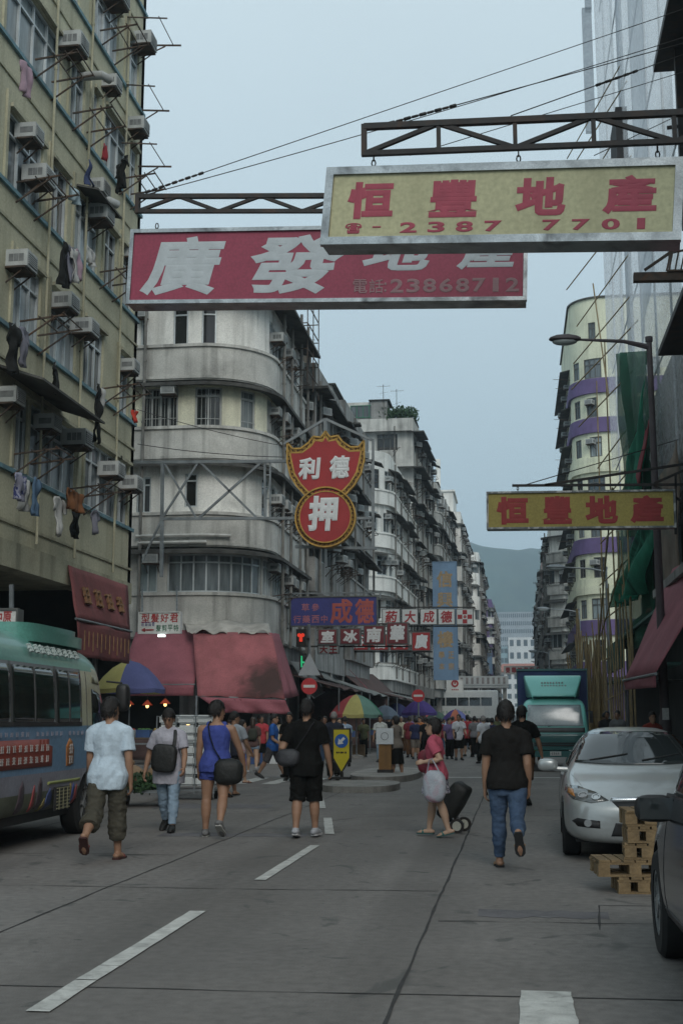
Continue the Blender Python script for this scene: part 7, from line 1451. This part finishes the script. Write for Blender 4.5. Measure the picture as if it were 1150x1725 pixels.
    gr = MB(); patch(gr, tree, [(-.355*q, .66), (0, .672), (.355*q, .66), (.34*q, .69), (0, .70), (-.34*q, .69)], 'y', -2, .014, .01, .04); h, nn, _, _ = tree.ray_cast(Vector((0, -2, .635)), Vector((0, 1, 0))); gr.ring(h+nn*.02, nn, .075, .058, 22, 0, .02); gr.bar(h+nn*.022+Vector((-.055, 0, .02)), h+nn*.022+Vector((0, 0, -.012)), .014); gr.bar(h+nn*.022+Vector((.055, 0, .02)), h+nn*.022+Vector((0, 0, -.012)), .014); gr.build('grille_trim', chrome, t, sharp=0)
    lo = MB(); patch(lo, tree, [(-.36*q, .29), (.36*q, .29), (.31*q, .43), (-.31*q, .43)], 'y', -2, .004, .02, .05); lo.build('lower_intake', blackpl, t, sharp=0)
    for s in (-1, 1):
        wi = MB(); wp = [tree.ray_cast(Vector((s*.30-.22+.44*i/6, -2, 1.05+.012*i)), Vector((0, 1, 0))) for i in range(7)]; wi.tube([h_[0]+h_[1]*.02 for h_ in wp], .009, 6); wi.build('wiper', blackpl, t)
    zt_ = (1.02, 1.42) if hatch else (1.06, 1.36)
    g = MB(); patch(g, tree, [(-.58*q, zt_[0]), (.58*q, zt_[0]), (.5*q, zt_[1]), (-.5*q, zt_[1])], 'y', 9, .012, .02, .05); g.build('rear_window', carglass, t, sharp=0)
    for s in (-1, 1): g = MB(); patch(g, tree, [(s*.5*q, .70), (s*.76*q, .70), (s*.78*q, .86), (s*.5*q, .84)], 'y', 9, .008, .02, .04); g.build('tail_light', M('tail_light_red', (.25, .02, .02), .2), t, sharp=0)
    g = MB(); patch(g, tree, [(-.26, .60), (.26, .60), (.26, .71), (-.26, .71)], 'y', 9, .012, .01, .06); g.build('number_plate', platew, t, sharp=0)
    for x in (-(w-.115), w-.115):
        for y in (.86, 3.5): wheel(t, x, y, .31, .2)
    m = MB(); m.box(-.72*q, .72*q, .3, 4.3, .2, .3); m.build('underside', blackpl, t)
    return t, tree, w
silver = car_paint('silver_paint', (.40, .42, .415), .35, .28); darkp = car_paint('dark_grey_paint', (.022, .025, .03), .25, .25)
g_ = G(1080, 1436); tS, trS, wS = sedan('parked_car', 'silver saloon parked facing the camera behind the wooden pallets', (1.30, 13.5, 0), radians(-1.5), silver); tS.scale = (.98, 1, .95)
for i in range(3):    # tax discs / paper in the windscreen corner
    pass
tD, trD, wD = sedan('parked_car', 'dark grey car with black mirror at the right edge, facing away', (1.685, 9.2, 0), radians(180.5), darkp, .86, True, True); tD.scale = (1, 1, 1.05)
# ---- green-roofed minibus
t = thing('minibus', 'green-roofed minibus with blue advertising side parked on the left', 'minibus', (-6.68, 17.3, 0), radians(180+1.5))
def bp(hw, zt, zb=.34, r=1.0): return [(0, zb), (hw*.9, zb), (hw, zb+.14), (hw*1.01, .98), (hw*1.0, 1.36), (hw*.965, 1.95), (hw*.935, 2.16), (hw*.84, 2.16+(zt-2.16)*.62), (hw*.5, zt-.03), (0, zt)]
st = [(.02, bp(.86, 1.7)), (.10, bp(.96, 1.95)), (.30, bp(1.02, 2.22)), (.62, bp(1.04, 2.42)), (1.0, bp(1.045, 2.52)), (1.7, bp(1.045, 2.57)), (2.6, bp(1.045, 2.59)), (4.0, bp(1.045, 2.59)), (5.4, bp(1.045, 2.59)), (6.6, bp(1.04, 2.57)), (6.95, bp(1.0, 2.5)), (7.03, bp(.94, 2.4))]
# upper front rakes back: lower sections of the nose stay forward
st[0] = (.02, [(0, .36), (.80, .36), (.90, .5), (.92, .85), (.90, 1.1), (.84, 1.18), (.80, 1.2), (.7, 1.22), (.4, 1.24), (0, 1.25)])
st[1] = (.14, [(0, .34), (.88, .34), (.98, .48), (1.0, .92), (.98, 1.26), (.90, 1.52), (.85, 1.6), (.75, 1.68), (.45, 1.74), (0, 1.76)])
st[2] = (.42, [(0, .34), (.92, .34), (1.02, .48), (1.04, .98), (1.03, 1.34), (.97, 1.80), (.93, 1.96), (.82, 2.08), (.5, 2.18), (0, 2.2)])
me = loft_shell(st, 2); tree = bvh(me); bd = cut_wells(me, ((1.12, .38), (5.2, .38)), .44, .6, 1.045); smooth_all(bd, 35)
green = M('minibus_green', (.10, .27, .225), .35, .1, 1.2, coat=.4); creamp = M('minibus_cream', (.45, .43, .30), .35, .1, 1.2, coat=.3); bluea = M('advert_blue', (.13, .23, .35), .4, .15, .9, coat=.3); greya = M('advert_grey', (.23, .23, .27), .4, .2, 1.2, coat=.3, alt=(.17, .15, .18), altscale=2); skirtm = M('minibus_skirt', (.11, .12, .08), .5, .3, 2, alt=(.05, .06, .05), altscale=2)
for m_ in (green, creamp, bluea, greya, skirtm): bd.materials.append(m_)
for p_ in bd.polygons:
    z = p_.center.z; p_.material_index = 0 if z > 2.13 else (1 if (z > 1.36 or p_.center.y > 6.9) else (2 if z > .83 else (3 if z > .60 else 4)))
link_mesh('body', bd, [green], t)
bg_ = M('minibus_glass', (.016, .02, .018), .05, .2, 2, spec=.8)
for s in (-1, 1):
    for a, b in ((1.50, 2.42), (2.5, 3.9), (3.98, 5.38), (5.46, 6.75)):
        f = MB(); patch(f, tree, [(a-.05, 1.39), (b+.05, 1.39), (b+.05, 2.12), (a-.05, 2.12)], 'x', s*3, .006, .02, .1); fo = f.build('window', trimg, t, sharp=0)
        f = MB(); patch(f, tree, [(a, 1.44), (b, 1.44), (b, 2.08), (a, 2.08)], 'x', s*3, .014, .0, .1); f.build('pane', bg_, fo, sharp=0)
        f = MB(); patch(f, tree, [((a+b)/2-.02, 1.44), ((a+b)/2+.02, 1.44), ((a+b)/2+.02, 2.08), ((a+b)/2-.02, 2.08)], 'x', s*3, .02, .0, .1); f.build('divider', trimg, fo, sharp=0)
    f = MB(); patch(f, tree, [(.30, 1.36), (1.02, 1.36), (1.02, 1.88), (.55, 1.80), (.40, 1.62)], 'x', s*3, .008, .01, .08); f.build('cab_window', bg_, t, sharp=0)
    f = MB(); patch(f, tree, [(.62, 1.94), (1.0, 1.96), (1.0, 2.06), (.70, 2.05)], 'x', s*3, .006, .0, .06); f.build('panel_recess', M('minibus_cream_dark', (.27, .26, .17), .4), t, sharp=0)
    f = MB(); patch(f, tree, [(1.22, .50), (1.24, .50), (1.24, 2.1), (1.22, 2.1)], 'x', s*3, .004, .0, .1); f.build('door_seam', trimg, t, sharp=0)
s = -1   # the side the camera sees is local -x (the coach is turned round)
sx_ = -3
f = MB(); patch(f, tree, [(2.6, .92), (5.2, .92), (5.2, 1.24), (2.72, 1.24), (2.72, 1.17), (2.6, 1.15)], 'x', sx_, .009, .0, .12); po = f.build('red_panel', M('advert_red', (.24, .04, .022), .45, .12, 3), t, sharp=0)
for r_ in range(2):
    for i in range(9): m = MB(); scribble(m, (-1.068, 4.3-i*.18+.0, 1.10-.13*r_), (0, -1, 0), Z, (-1, 0, 0), .11, .085, i+r_*9, .004); m.build('character', M('advert_white', (.42, .38, .36), .6), po)
f = MB(); patch(f, tree, [(1.80, .92), (1.95, .90), (2.06, .90), (2.08, 1.14), (1.95, 1.24), (1.86, 1.20), (1.78, 1.1)], 'x', sx_, .009, .0, .06); po = f.build('advert_emblem', M('advert_orange', (.30, .11, .03), .45, .3, 8, alt=(.4, .25, .1), altscale=9), t, sharp=0)
m = MB(); scribble(m, (-1.07, 2.02, 1.04), (0, -1, 0), Z, (-1, 0, 0), .17, .13, 3, .004); scribble(m, (-1.07, 2.02, .92), (0, -1, 0), Z, (-1, 0, 0), .17, .11, 5, .004); m.build('lettering', MATS['advert_white'], po)
m = MB()
for i in range(26):
    if i % 7 != 6: scribble(m, (-1.062, 5.5-i*.165, 1.275), (0, -1, 0), Z, (-1, 0, 0), .10, .055, i, .003)
m.build('lettering', M('advert_small_print', (.30, .30, .36), .6), t)
for i, (y, w_, z0, z1, c) in enumerate(((3.55, .10, .42, .78, (.07, .05, .06)), (3.15, .06, .42, .72, (.25, .05, .05)), (2.95, .09, .44, .80, (.06, .045, .05)), (2.60, .12, .40, .66, (.05, .07, .16)), (1.85, .09, .42, .68, (.25, .17, .03)), (1.72, .06, .42, .68, (.04, .06, .2)), (1.6, .07, .42, .66, (.2, .04, .04)), (2.75, .08, .40, .55, (.2, .16, .05)))):
    f = MB(); patch(f, tree, [(y-w_, z0+.06), (y-w_*.6, z0), (y+w_*.6, z0), (y+w_, z0+.06), (y+w_*.7, z1-.08), (y, z1), (y-w_*.7, z1-.08)], 'x', sx_, .008, .0, .05); f.build('advert_figure', M('advert_tone%s' % 'abcdefgh'[i], c, .5, .2, 6), t, sharp=0)
f = MB(); patch(f, tree, [(1.5, .70), (2.7, .70), (2.7, .735), (1.5, .735)], 'x', sx_, .010, .0, .08); f.build('yellow_stripe', M('advert_lime', (.27, .30, .10), .5), t, sharp=0)
m = MB(); m.box(-1.085, -1.05, 1.98, 2.48, .38, .66); 
vent = m.build('vent_panel', blackpl, t); m = MB()
for i in range(7): z = .40+i*.04; m.box(-1.096, -1.084, 1.99, 2.47, z, z+.012)
for i in range(3): y = 2.08+i*.15; m.box(-1.098, -1.086, y, y+.012, .39, .65)
m.build('vent_bars', M('vent_bar', (.25, .24, .15), .5), vent)
m = MB(); m.prism(oval(-.25, 2.0, .70, 1.15, 28, .45), 2.40, 2.63); me2 = m.mesh('pod'); bmm = bmesh.new(); bmm.from_mesh(me2); bmesh.ops.bevel(bmm, geom=[e for e in bmm.edges if all(v.co.z > 2.6 for v in e.verts)], offset=.09, segments=4, affect='EDGES'); bmm.to_mesh(me2); bmm.free(); smooth_all(me2, 50); link_mesh('roof_unit', me2, [green], t)
m = MB()
for i in range(9): scribble(m, (-.985, 3.3-i*.21, 2.245), (0, -1, 0), Vector((.5, 0, .87)).normalized(), Vector((-.87, 0, .5)), .15, .13, i+20, .012)
m.build('roof_lettering', M('roof_letter_white', (.42, .48, .46), .6), t)
m = MB(); rounded(m, (-1.22, .22, 1.78), [X, Vector((0, 1, 0)), Z], (.09, .10, .19), 4); m.tube([(-1.0, .3, 2.0), (-1.2, .2, 1.98)], .015, 6); m.build('wing_mirror', blackpl, t)
f = MB(); patch(f, tree, [(-.82, 1.28), (.82, 1.28), (.84, 1.95), (-.84, 1.95)], 'y', -2, .006, .02, .12); f.build('windscreen', bg_, t, sharp=0)
f = MB(); patch(f, tree, [(-.8, 1.3), (.8, 1.3), (.76, 2.0), (-.76, 2.0)], 'y', 12, .01, .02, .1); f.build('rear_window', bg_, t, sharp=0)
for s in (-1, 1): f = MB(); patch(f, tree, [(s*.7, .6), (s*.86, .6), (s*.86, .95), (s*.7, .95)], 'y', 12, .01, .02, .06); f.build('tail_light', M('tail_light_red', (.25, .02, .02), .2), t, sharp=0)
for s in (-1, 1): f = MB(); patch(f, tree, [(s*.55, .75), (s*.82, .75), (s*.84, .95), (s*.55, .95)], 'y', -2, .008, .02, .06); f.build('headlight', lampc, t, sharp=0)
for x in (-.9, .9):
    for y in (1.12, 5.2): wheel(t, x, y, .38, .24, 6)
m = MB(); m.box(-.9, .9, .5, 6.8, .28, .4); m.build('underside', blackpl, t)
# ---- teal lorry facing the camera
teal = car_paint('lorry_teal', (.21, .60, .54), .05, .35); teald = car_paint('lorry_dark_teal', (.02, .105, .10), .05, .4); boxb = M('lorry_box_blue', (.035, .06, .17), .6, .15, 2, streak=.2)
t = thing('lorry', 'teal box lorry facing the camera with sloping roof deflector', 'truck', (1.12, 37.6, 0), 0)
def cp(hw, zt, zb=.62): return [(0, zb), (hw*.92, zb), (hw, zb+.1), (hw*1.01, 1.2), (hw*.985, 1.38), (hw*.93, 1.9), (hw*.86, zt-.06), (hw*.5, zt), (0, zt+.01)]
st = [(.0, [(0, .62), (.82, .62), (.90, .72), (.90, 1.02), (.88, 1.1), (.84, 1.18), (.8, 1.2), (.45, 1.21), (0, 1.22)]), (.07, [(0, .62), (.88, .62), (.97, .72), (.97, 1.14), (.95, 1.28), (.90, 1.44), (.84, 1.5), (.5, 1.52), (0, 1.53)]), (.22, cp(.98, 1.95)), (.36, cp(.985, 2.12)), (.7, cp(.985, 2.16)), (1.5, cp(.985, 2.16)), (1.6, cp(.96, 2.12))]
me = loft_shell(st, 2); tree = bvh(me); link_mesh('cab', me, [teal], t)
f = MB(); patch(f, tree, [(-.83, 1.30), (.83, 1.30), (.77, 1.93), (-.77, 1.93)], 'y', -2, .006, .02, .1); f.build('windscreen', M('lorry_glass', (.30, .36, .38), .1, .25, 2, spec=.8), t, sharp=0)
f = MB(); patch(f, tree, [(-.87, 1.12), (.87, 1.12), (.86, 1.27), (-.86, 1.27)], 'y', -2, .005, .02, .1); f.build('grey_band', trimg, t, sharp=0)
f = MB(); patch(f, tree, [(-.88, .66), (.88, .66), (.88, 1.10), (-.88, 1.10)], 'y', -2, .004, .02, .1); f.build('front_panel', teald, t, sharp=0)
m = MB()
for z in (.74, .80): m.box(-.6, .6, -.03, -.005, z, z+.035)
m.build('grille', blackpl, t); m = MB(); m.box(-1.0, 1.0, -.10, .3, .42, .60); m.box(-1.0, 1.0, -.09, .25, .63, .70); m.build('bumper', teald, t)
m = MB(); m.box(-.16, .16, -.115, -.101, .46, .58); pl = m.build('number_plate', platew, t); m = MB()
for i in range(4): scribble(m, (-.12+i*.06, -.117, .49), X, Z, NY, .045, .07, i, .003)
m.build('lettering', blackpl, pl)
for s in (-1, 1): m = MB(); m.box(s*.62, s*.9, -.03, 0, .72, .84); m.build('headlight', lampc, t); m = MB(); m.box(s*1.06-.05, s*1.06+.05, .05, .1, 1.4, 1.75); m.tube([(s*.9, .1, 1.75), (s*1.06, .08, 1.75)], .015, 6); m.build('wing_mirror', blackpl, t)
for x in (-.45, .15): m = MB(); m.bar((x-.35, -.035+.06, 1.30), (x+.3, .05, 1.36), .02); m.build('wiper', blackpl, t)
m = MB(); bx = lambda w, z0, z1, y: [(-w, y, z1), (w, y, z1), (w*.98, y, z0), (-w*.98, y, z0)]
df = [[(-.62, .20, 2.17), (.62, .20, 2.17), (.66, .26, 2.25), (-.66, .26, 2.25)], [(-.66, .30, 2.16), (.66, .30, 2.16), (.80, .48, 2.62), (-.80, .48, 2.62)], [(-.72, .55, 2.16), (.72, .55, 2.16), (.86, .75, 2.80), (-.86, .75, 2.80)], [(-.80, 1.5, 2.16), (.80, 1.5, 2.16), (.88, 1.5, 2.84), (-.88, 1.5, 2.84)]]
m.loft(df, 0, True); me2 = m.mesh('d'); me2 = evald(me2, [('BEVEL', dict(width=.06, segments=3))]); smooth_all(me2, 50); link_mesh('roof_deflector', me2, [teal], t)
m = MB()
for r_, (c_, w_) in enumerate(((0, 8), (1, 9))):
    for i in range(w_): q0 = Vector((-.36+i*.085, .43+.04*(1-r_), 2.56-.09*r_)); scribble(m, q0+Vector((0, -.03, 0)), X, Vector((0, .37, .93)), Vector((0, -.93, .37)), .06, .05, i+r_*10, .006)
m.build('deflector_lettering', M('lorry_print', (.34, .16, .17), .6), t)
m = MB(); m.box(-1.05, 1.05, 1.68, 6.4, .85, 2.98); bo = m.build('cargo_box', boxb, t); m = MB()
m.box(-1.08, 1.08, 1.64, 6.43, 2.985, 3.05); m.box(-1.075, -1.052, 1.66, 1.72, .85, 2.98); m.box(1.052, 1.075, 1.66, 1.72, .85, 2.98)
for i in range(9): y = 2.0+i*.5; m.box(-1.07, -1.052, y, y+.05, .9, 2.95)
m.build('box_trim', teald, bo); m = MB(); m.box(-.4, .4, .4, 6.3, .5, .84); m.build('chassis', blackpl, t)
for x in (-.85, .85):
    for y in (.85, 5.0): wheel(t, x, y, .4, .22, 6)
t = thing('van', 'pale van half hidden behind the lorry', 'van', (.2, 62, 0), 0); st = [(.0, [(0, .4), (.7, .4), (.8, .6), (.8, .9), (.75, 1.1), (.5, 1.15), (0, 1.16)]), (.5, [(0, .3), (.8, .3), (.86, .5), (.87, 1.0), (.84, 1.3), (.6, 1.7), (0, 1.75)]), (1.0, [(0, .3), (.8, .3), (.87, .5), (.88, 1.1), (.86, 1.5), (.75, 2.1), (0, 2.2)]), (4.4, [(0, .3), (.8, .3), (.87, .5), (.88, 1.1), (.86, 1.5), (.78, 2.2), (0, 2.28)])]
me = loft_shell(st, 2); tree = bvh(me); link_mesh('body', me, [M('van_white', (.42, .44, .43), .4, .08, 1)], t); f = MB(); patch(f, tree, [(-.66, 1.2), (.66, 1.2), (.6, 1.75), (-.6, 1.75)], 'y', -2, .006, .02, .1); f.build('windscreen', carglass, t, sharp=0)
for x in (-.78, .78):
    for y in (.8, 3.4): wheel(t, x, y, .32, .2, 6)
# ---- double-decker crossing the far end of the street
t = thing('double_decker_bus', 'white double-decker bus side-on at the far junction, with advert panels', 'bus', (-6.2, 124, 0)); x0, x1 = -11.8, -1.7
busw = M('bus_white', (.58, .60, .59), .4, .08, .6, streak=.15, scol=(.2, .2, .2)); m = MB(); m.box(x0+6.2, x1+6.2, 0, 2.5, .35, 4.45); me2 = m.mesh('b'); me2 = evald(me2, [('BEVEL', dict(width=.16, segments=3))]); smooth_all(me2, 45); link_mesh('body', me2, [busw], t)
m = MB()
n_ = 8
for i in range(n_): a = x0+6.2+.5+i*(x1-x0-1)/n_; m.box(a, a+(x1-x0-1)/n_-.09, -.02, -.002, 2.95, 3.75)
m.build('upper_windows', carglass, t); m = MB()
for i in range(n_): a = x0+6.2+.5+i*(x1-x0-1)/n_; m.box(a, a+(x1-x0-1)/n_-.09, -.02, -.002, 1.25, 1.75)
m.build('lower_windows', carglass, t)
m = MB(); m.box(-3.5, 3.2, -.03, -.004, 1.95, 2.75); ap = m.build('advert_panel', whitep2, t); m = MB(); m.box(-2.2, -1.7, -.045, -.032, 2.1, 2.6)
for i in range(12):
    if i > 2: scribble(m, (-2.4+i*.36, -.032, 2.2), X, Z, NY, .26, .26, i, .01)
m.build('lettering', M('advert_green', (.05, .22, .13), .6), ap)
for x in (-3.6, 2.4): wheel(t, 0, 0, .1, .05, 4) if False else None
m = MB()
for x in (-3.6, 2.2): m.disc((x, .1, .48), (0, 1, 0), .48, 24, 0, .3)
m.build('wheel', tyre, t)
t = thing('footbridge', 'long white covered footbridge panel above the far bus', 'footbridge', (-5, 132, 4.9)); m = MB(); m.box(-8, 4.3, 0, 2.4, 0, .25); m.box(-8, 4.3, -.08, -.004, .25, 1.2); m.build('deck', busw, t); m = MB()
for i in range(22): m.box(-7.8+i*.55, -7.55+i*.55, -.10, -.084, .4, 1.05)
m.build('panel_marks', M('bridge_marks', (.3, .27, .26), .7), t); m = MB()
for x in (-7, 3.9): m.box(x-.2, x+.2, .9, 1.3, -4.9, 0)
m.build('column', greyw, t)
# ================================================================ pallets
wood = M('pallet_wood', (.21, .145, .075), .85, .35, 3, .4, alt=(.12, .085, .05), altscale=2)
def pallet(label, loc, rz, L=.6, W_=.5, nb=5):
    t = thing('pallet', label, 'pallet', loc, rz, 'wooden pallets stacked by the cars'); m = MB()
    rg = random.Random(int(loc[2]*1000)+3); j = lambda a=.008: rg.uniform(-a, a)
    for i in range(nb): m = MB(); x = -L/2+(i+.5)*L/nb; m.box(x-L/nb*.44, x+L/nb*.40+j(), -W_/2+j(), W_/2+j(.014), .118, .137+j(.002)); m.build('deck_board', wood, t)
    for x in (-L/2+.05, 0, L/2-.05):
        for y in (-W_/2+.05, 0, W_/2-.05): m = MB(); x_, y_ = x+j(), y+j(.004); m.box(x_-.05, x_+.05, y_-.05, y_+.05, .018, .098); m.build('block', wood, t)
    for y in (-W_/2+.05, 0, W_/2-.05):
        for z in (0, .099): m = MB(); m.box(-L/2+j(), L/2+j(), y-.047+j(.004), y+.047, z, z+.017); m.build('stringer', wood, t)
    return t
p0 = G(1066, 1500)
lz = 0
def P2_(dx, dy, z): return (p0.x+dx, p0.y+dy, z)
pallet('lowest wooden pallet, broken short, under the stack beside the dark car', P2_(.05, .0, 0), .06, .42, .5, 4)
pallet('second pallet from the ground, jutting out left of the stack', P2_(-.02, .02, .14), .10, .62, .5, 6)
for i, z in enumerate((.279, .418, .557)):
    pallet(['third pallet from the ground, in the stack against the dark car', 'pallet just below the top of the stack', 'topmost pallet of the stack, tipped towards the silver car'][i], P2_(.13+.02*(i % 2), .04, z), .05*i-.05, .40, .5, 4)
# ================================================================ laundry on the yellow block, small clutter
def cloth_outline(kind, w, h):
    if kind == 'shirt': return [(-w/2, 0), (-w*.2, .02), (w*.2, .02), (w/2, 0), (w*.68, -h*.32), (w*.48, -h*.40), (w*.40, -h*.22), (w*.42, -h), (-w*.42, -h), (-w*.40, -h*.22), (-w*.48, -h*.40), (-w*.68, -h*.32)]
    if kind == 'trousers': return [(-w/2, 0), (w/2, 0), (w*.52, -h), (w*.14, -h), (0, -h*.35), (-w*.14, -h), (-w*.52, -h)]
    return [(-w/2, 0), (w/2, 0), (w*.5, -h), (0, -h*1.04), (-w*.5, -h)]
LN = 0
def hang(label, s, z, kind, w, h, mt, o=.8, ang=0, name=None, seed=0):
    """cloth hanging from a rack rail; its plane runs along the wall unless turned"""
    p = P1.at(s, o, z); t = thing(name or {'shirt': 'hanging_shirt', 'trousers': 'hanging_trousers'}.get(kind, 'hanging_towel'), label, 'laundry', p, pi/2+ang, 'laundry on the yellow block'); P = [Vector(q) for q in cloth_outline(kind, w, h)]; res = .06; pts = []
    for a, b in zip(P, P[1:]+P[:1]): k = max(1, int((b-a).length/res)); pts += [a.lerp(b, i/k) for i in range(k)]
    ins = []
    y = -res/2
    while y > -h:
        x = -w
        while x < w:
            c = False
            for a, b in zip(pts, pts[1:]+pts[:1]):
                if (a.y > y) != (b.y > y) and x < (b.x-a.x)*(y-a.y)/(b.y-a.y)+a.x: c = not c
            if c and min(abs(x-q.x)+abs(y-q.y) for q in pts) > res*.6: ins.append(Vector((x, y)))
            x += res
        y -= res
    V, E_, F_, *_ = geometry.delaunay_2d_cdt(pts+ins, [(i, (i+1) % len(pts)) for i in range(len(pts))], [list(range(len(pts)))], 1, 1e-5)
    m = MB(); f = lambda v: Vector((v.x*(1-.12*abs(v.y)/h), .05*sin(v.x*22+seed)*(.3+abs(v.y)/h)+.10*noise.noise(Vector((v.x*4+seed, v.y*4, seed))), v.y)); k = len(V)
    top_ = [f(v) for v in V]; ec = {}
    for q in F_:
        for i in range(len(q)): a, b = q[i], q[(i+1) % len(q)]; e = (min(a, b), max(a, b)); ec[e] = None if e in ec else (a, b)
    m.add(top_+[q+Vector((0, .02, 0)) for q in top_], [tuple(q) for q in F_]+[tuple(i+k for i in reversed(q)) for q in F_]+[(e[1], e[0], e[0]+k, e[1]+k) for e in ec.values() if e], 0, True); m.build('cloth', mt, t, sharp=0)
    m = MB(); m.tube([(-w*.3, .01, -.05), (0, .01, .05), (w*.3, .01, -.05)], .008, 5); m.build('hanger', galv, t); return t
lf = lambda n_, c, **k: M('laundry_'+n_, c, .9, .15, 6, .2, trans=.2, **k)
lp, lw, lb, ln, lg_, lo, lf_, lr = lf('pink', (.42, .30, .36)), lf('white', (.50, .50, .48)), lf('black', (.015, .016, .015)), lf('navy', (.05, .07, .15)), lf('grey', (.20, .20, .24)), lf('rust', (.20, .085, .035)), lf('flowered', (.36, .36, .45), alt=(.06, .07, .2), altscale=9, soft=.08), lf('red', (.36, .04, .05))
def at(px, py, o=.75): q = PX(px, py, -10.2+o); return min(q.y-12, 20.2), q.z
def hangp(label, px, py, *a, **k): o = k.get('o', .75); s, z = at(px, py, o); return hang(label, s, z, *a, **k)
hangp('pale pink shirt hung on the upper rack at the top left', 43, 112, 'shirt', .55, .62, lp, seed=1)
hangp('black shirt filling like a sail below the arm of the crimson sign', 203, 272, 'shirt', .85, .75, lb, seed=2, ang=.6)
hangp('small red top beside the black sail-like shirt', 176, 246, 'shirt', .3, .36, lr, seed=3)
hangp('thin navy trousers hung left of the black sail-like shirt', 149, 272, 'trousers', .22, .6, ln, seed=4)
hangp('pale blue cloth blown out flat over a flue pipe', 123, 318, 'towel', .55, .3, lf('ice', (.38, .48, .52)), seed=5)
for i, (px, lab, mt, kd) in enumerate(((108, 'black trousers first in the row of washing beside the crimson sign', lb, 'trousers'), (115, 'grey shirt second in the row of washing beside the crimson sign', lg_, 'shirt'), (122, 'white striped shirt third in the row of washing beside the crimson sign', lw, 'shirt'), (129, 'pale shirt last in the row of washing beside the crimson sign', lp, 'shirt'))): hangp(lab, px, 412+i*4, kd, .38, .95-.1*i, mt, seed=6+i)
hangp('white plastic-like towel on the rack just left of the crimson sign', 150, 420, 'towel', .5, .35, lw, seed=11)
hangp('black coat hung near the left edge above the broad canopy', 22, 548, 'shirt', .45, .95, lb, seed=12); hangp('slate blue shirt next to the black coat at the left edge', 39, 555, 'shirt', .4, .75, lg_, seed=13)
hangp('black cloth bunched on the rack beneath the double air conditioners', 91, 615, 'shirt', .5, .6, lb, seed=14, ang=.4)
hangp('long black trousers dangling lowest in the middle rack', 163, 650, 'trousers', .4, 1.35, lb, seed=15); hangp('white vest beside the long black trousers', 170, 656, 'shirt', .3, .45, lw, seed=16)
hangp('red lantern-like cloth at the corner of the yellow block', 226, 692, 'towel', .25, .3, lf('scarlet', (.5, .05, .03)), seed=17)
hangp('blue flowered shirt on the lowest rack at the left', 32, 800, 'shirt', .5, .5, lf_, seed=18); hangp('white shirt under the flowered shirt on the lowest rack', 42, 806, 'shirt', .5, .65, lw, seed=19, o=.6); hangp('blue trousers at the right of the flowered shirt', 57, 806, 'trousers', .35, .75, lf('sky', (.10, .17, .26)), seed=20)
hangp('rust brown sheet draped over the lowest rack', 128, 828, 'towel', 1.0, .42, lo, seed=21, o=.85); hangp('cream blouse hung beneath the rust brown sheet', 102, 840, 'shirt', .6, .8, lw, seed=22, o=.7); hangp('black trousers behind the rust brown sheet', 128, 850, 'trousers', .5, .75, lb, seed=23, o=.55); hangp('grey-blue shirt rightmost on the lowest rack', 160, 862, 'shirt', .42, .52, lg_, seed=24)
t = thing('drying_rack', 'long drying rods sticking out past the top corner of the yellow block', 'drying rack', (-10.2, 32.0, 16)); m = MB()
for z, L_ in ((2.6, .8), (4.6, 1.1), (6.8, 1.1), (9.8, 1.4), (.9, .9)): m.bar((0, 0, z), (L_, .25, z+.05), .04); m.bar((0, -.02, z-.4), (L_*.6, .15, z), .03); m.bar((0, -1.5, z-.02), (L_, -1.2, z+.03), .03); m.bar((L_*.8, .2, z+.05), (L_*.8, -1.3, z+.05), .018)
m.build('rods', rusty, t)
# ================================================================ air: one box of even haze round the whole place
hz = MB(); hz.box(-1400, 1400, -70, 2000, -6, 240); ho = hz.build('haze', [], None); tag(ho, kind='stuff')
hm_ = bpy.data.materials.new('haze'); hm_.use_nodes = True; nn_ = hm_.node_tree.nodes; nn_.clear(); out = nn_.new('ShaderNodeOutputMaterial'); pv = nn_.new('ShaderNodeVolumePrincipled'); pv.inputs['Color'].default_value = (.66, .80, .90, 1); pv.inputs['Density'].default_value = .0005; pv.inputs['Anisotropy'].default_value = .2
hm_.node_tree.links.new(pv.outputs[0], out.inputs['Volume']); ho.data.materials.clear(); ho.data.materials.append(hm_)
bpy.data.scenes.remove(TMP)
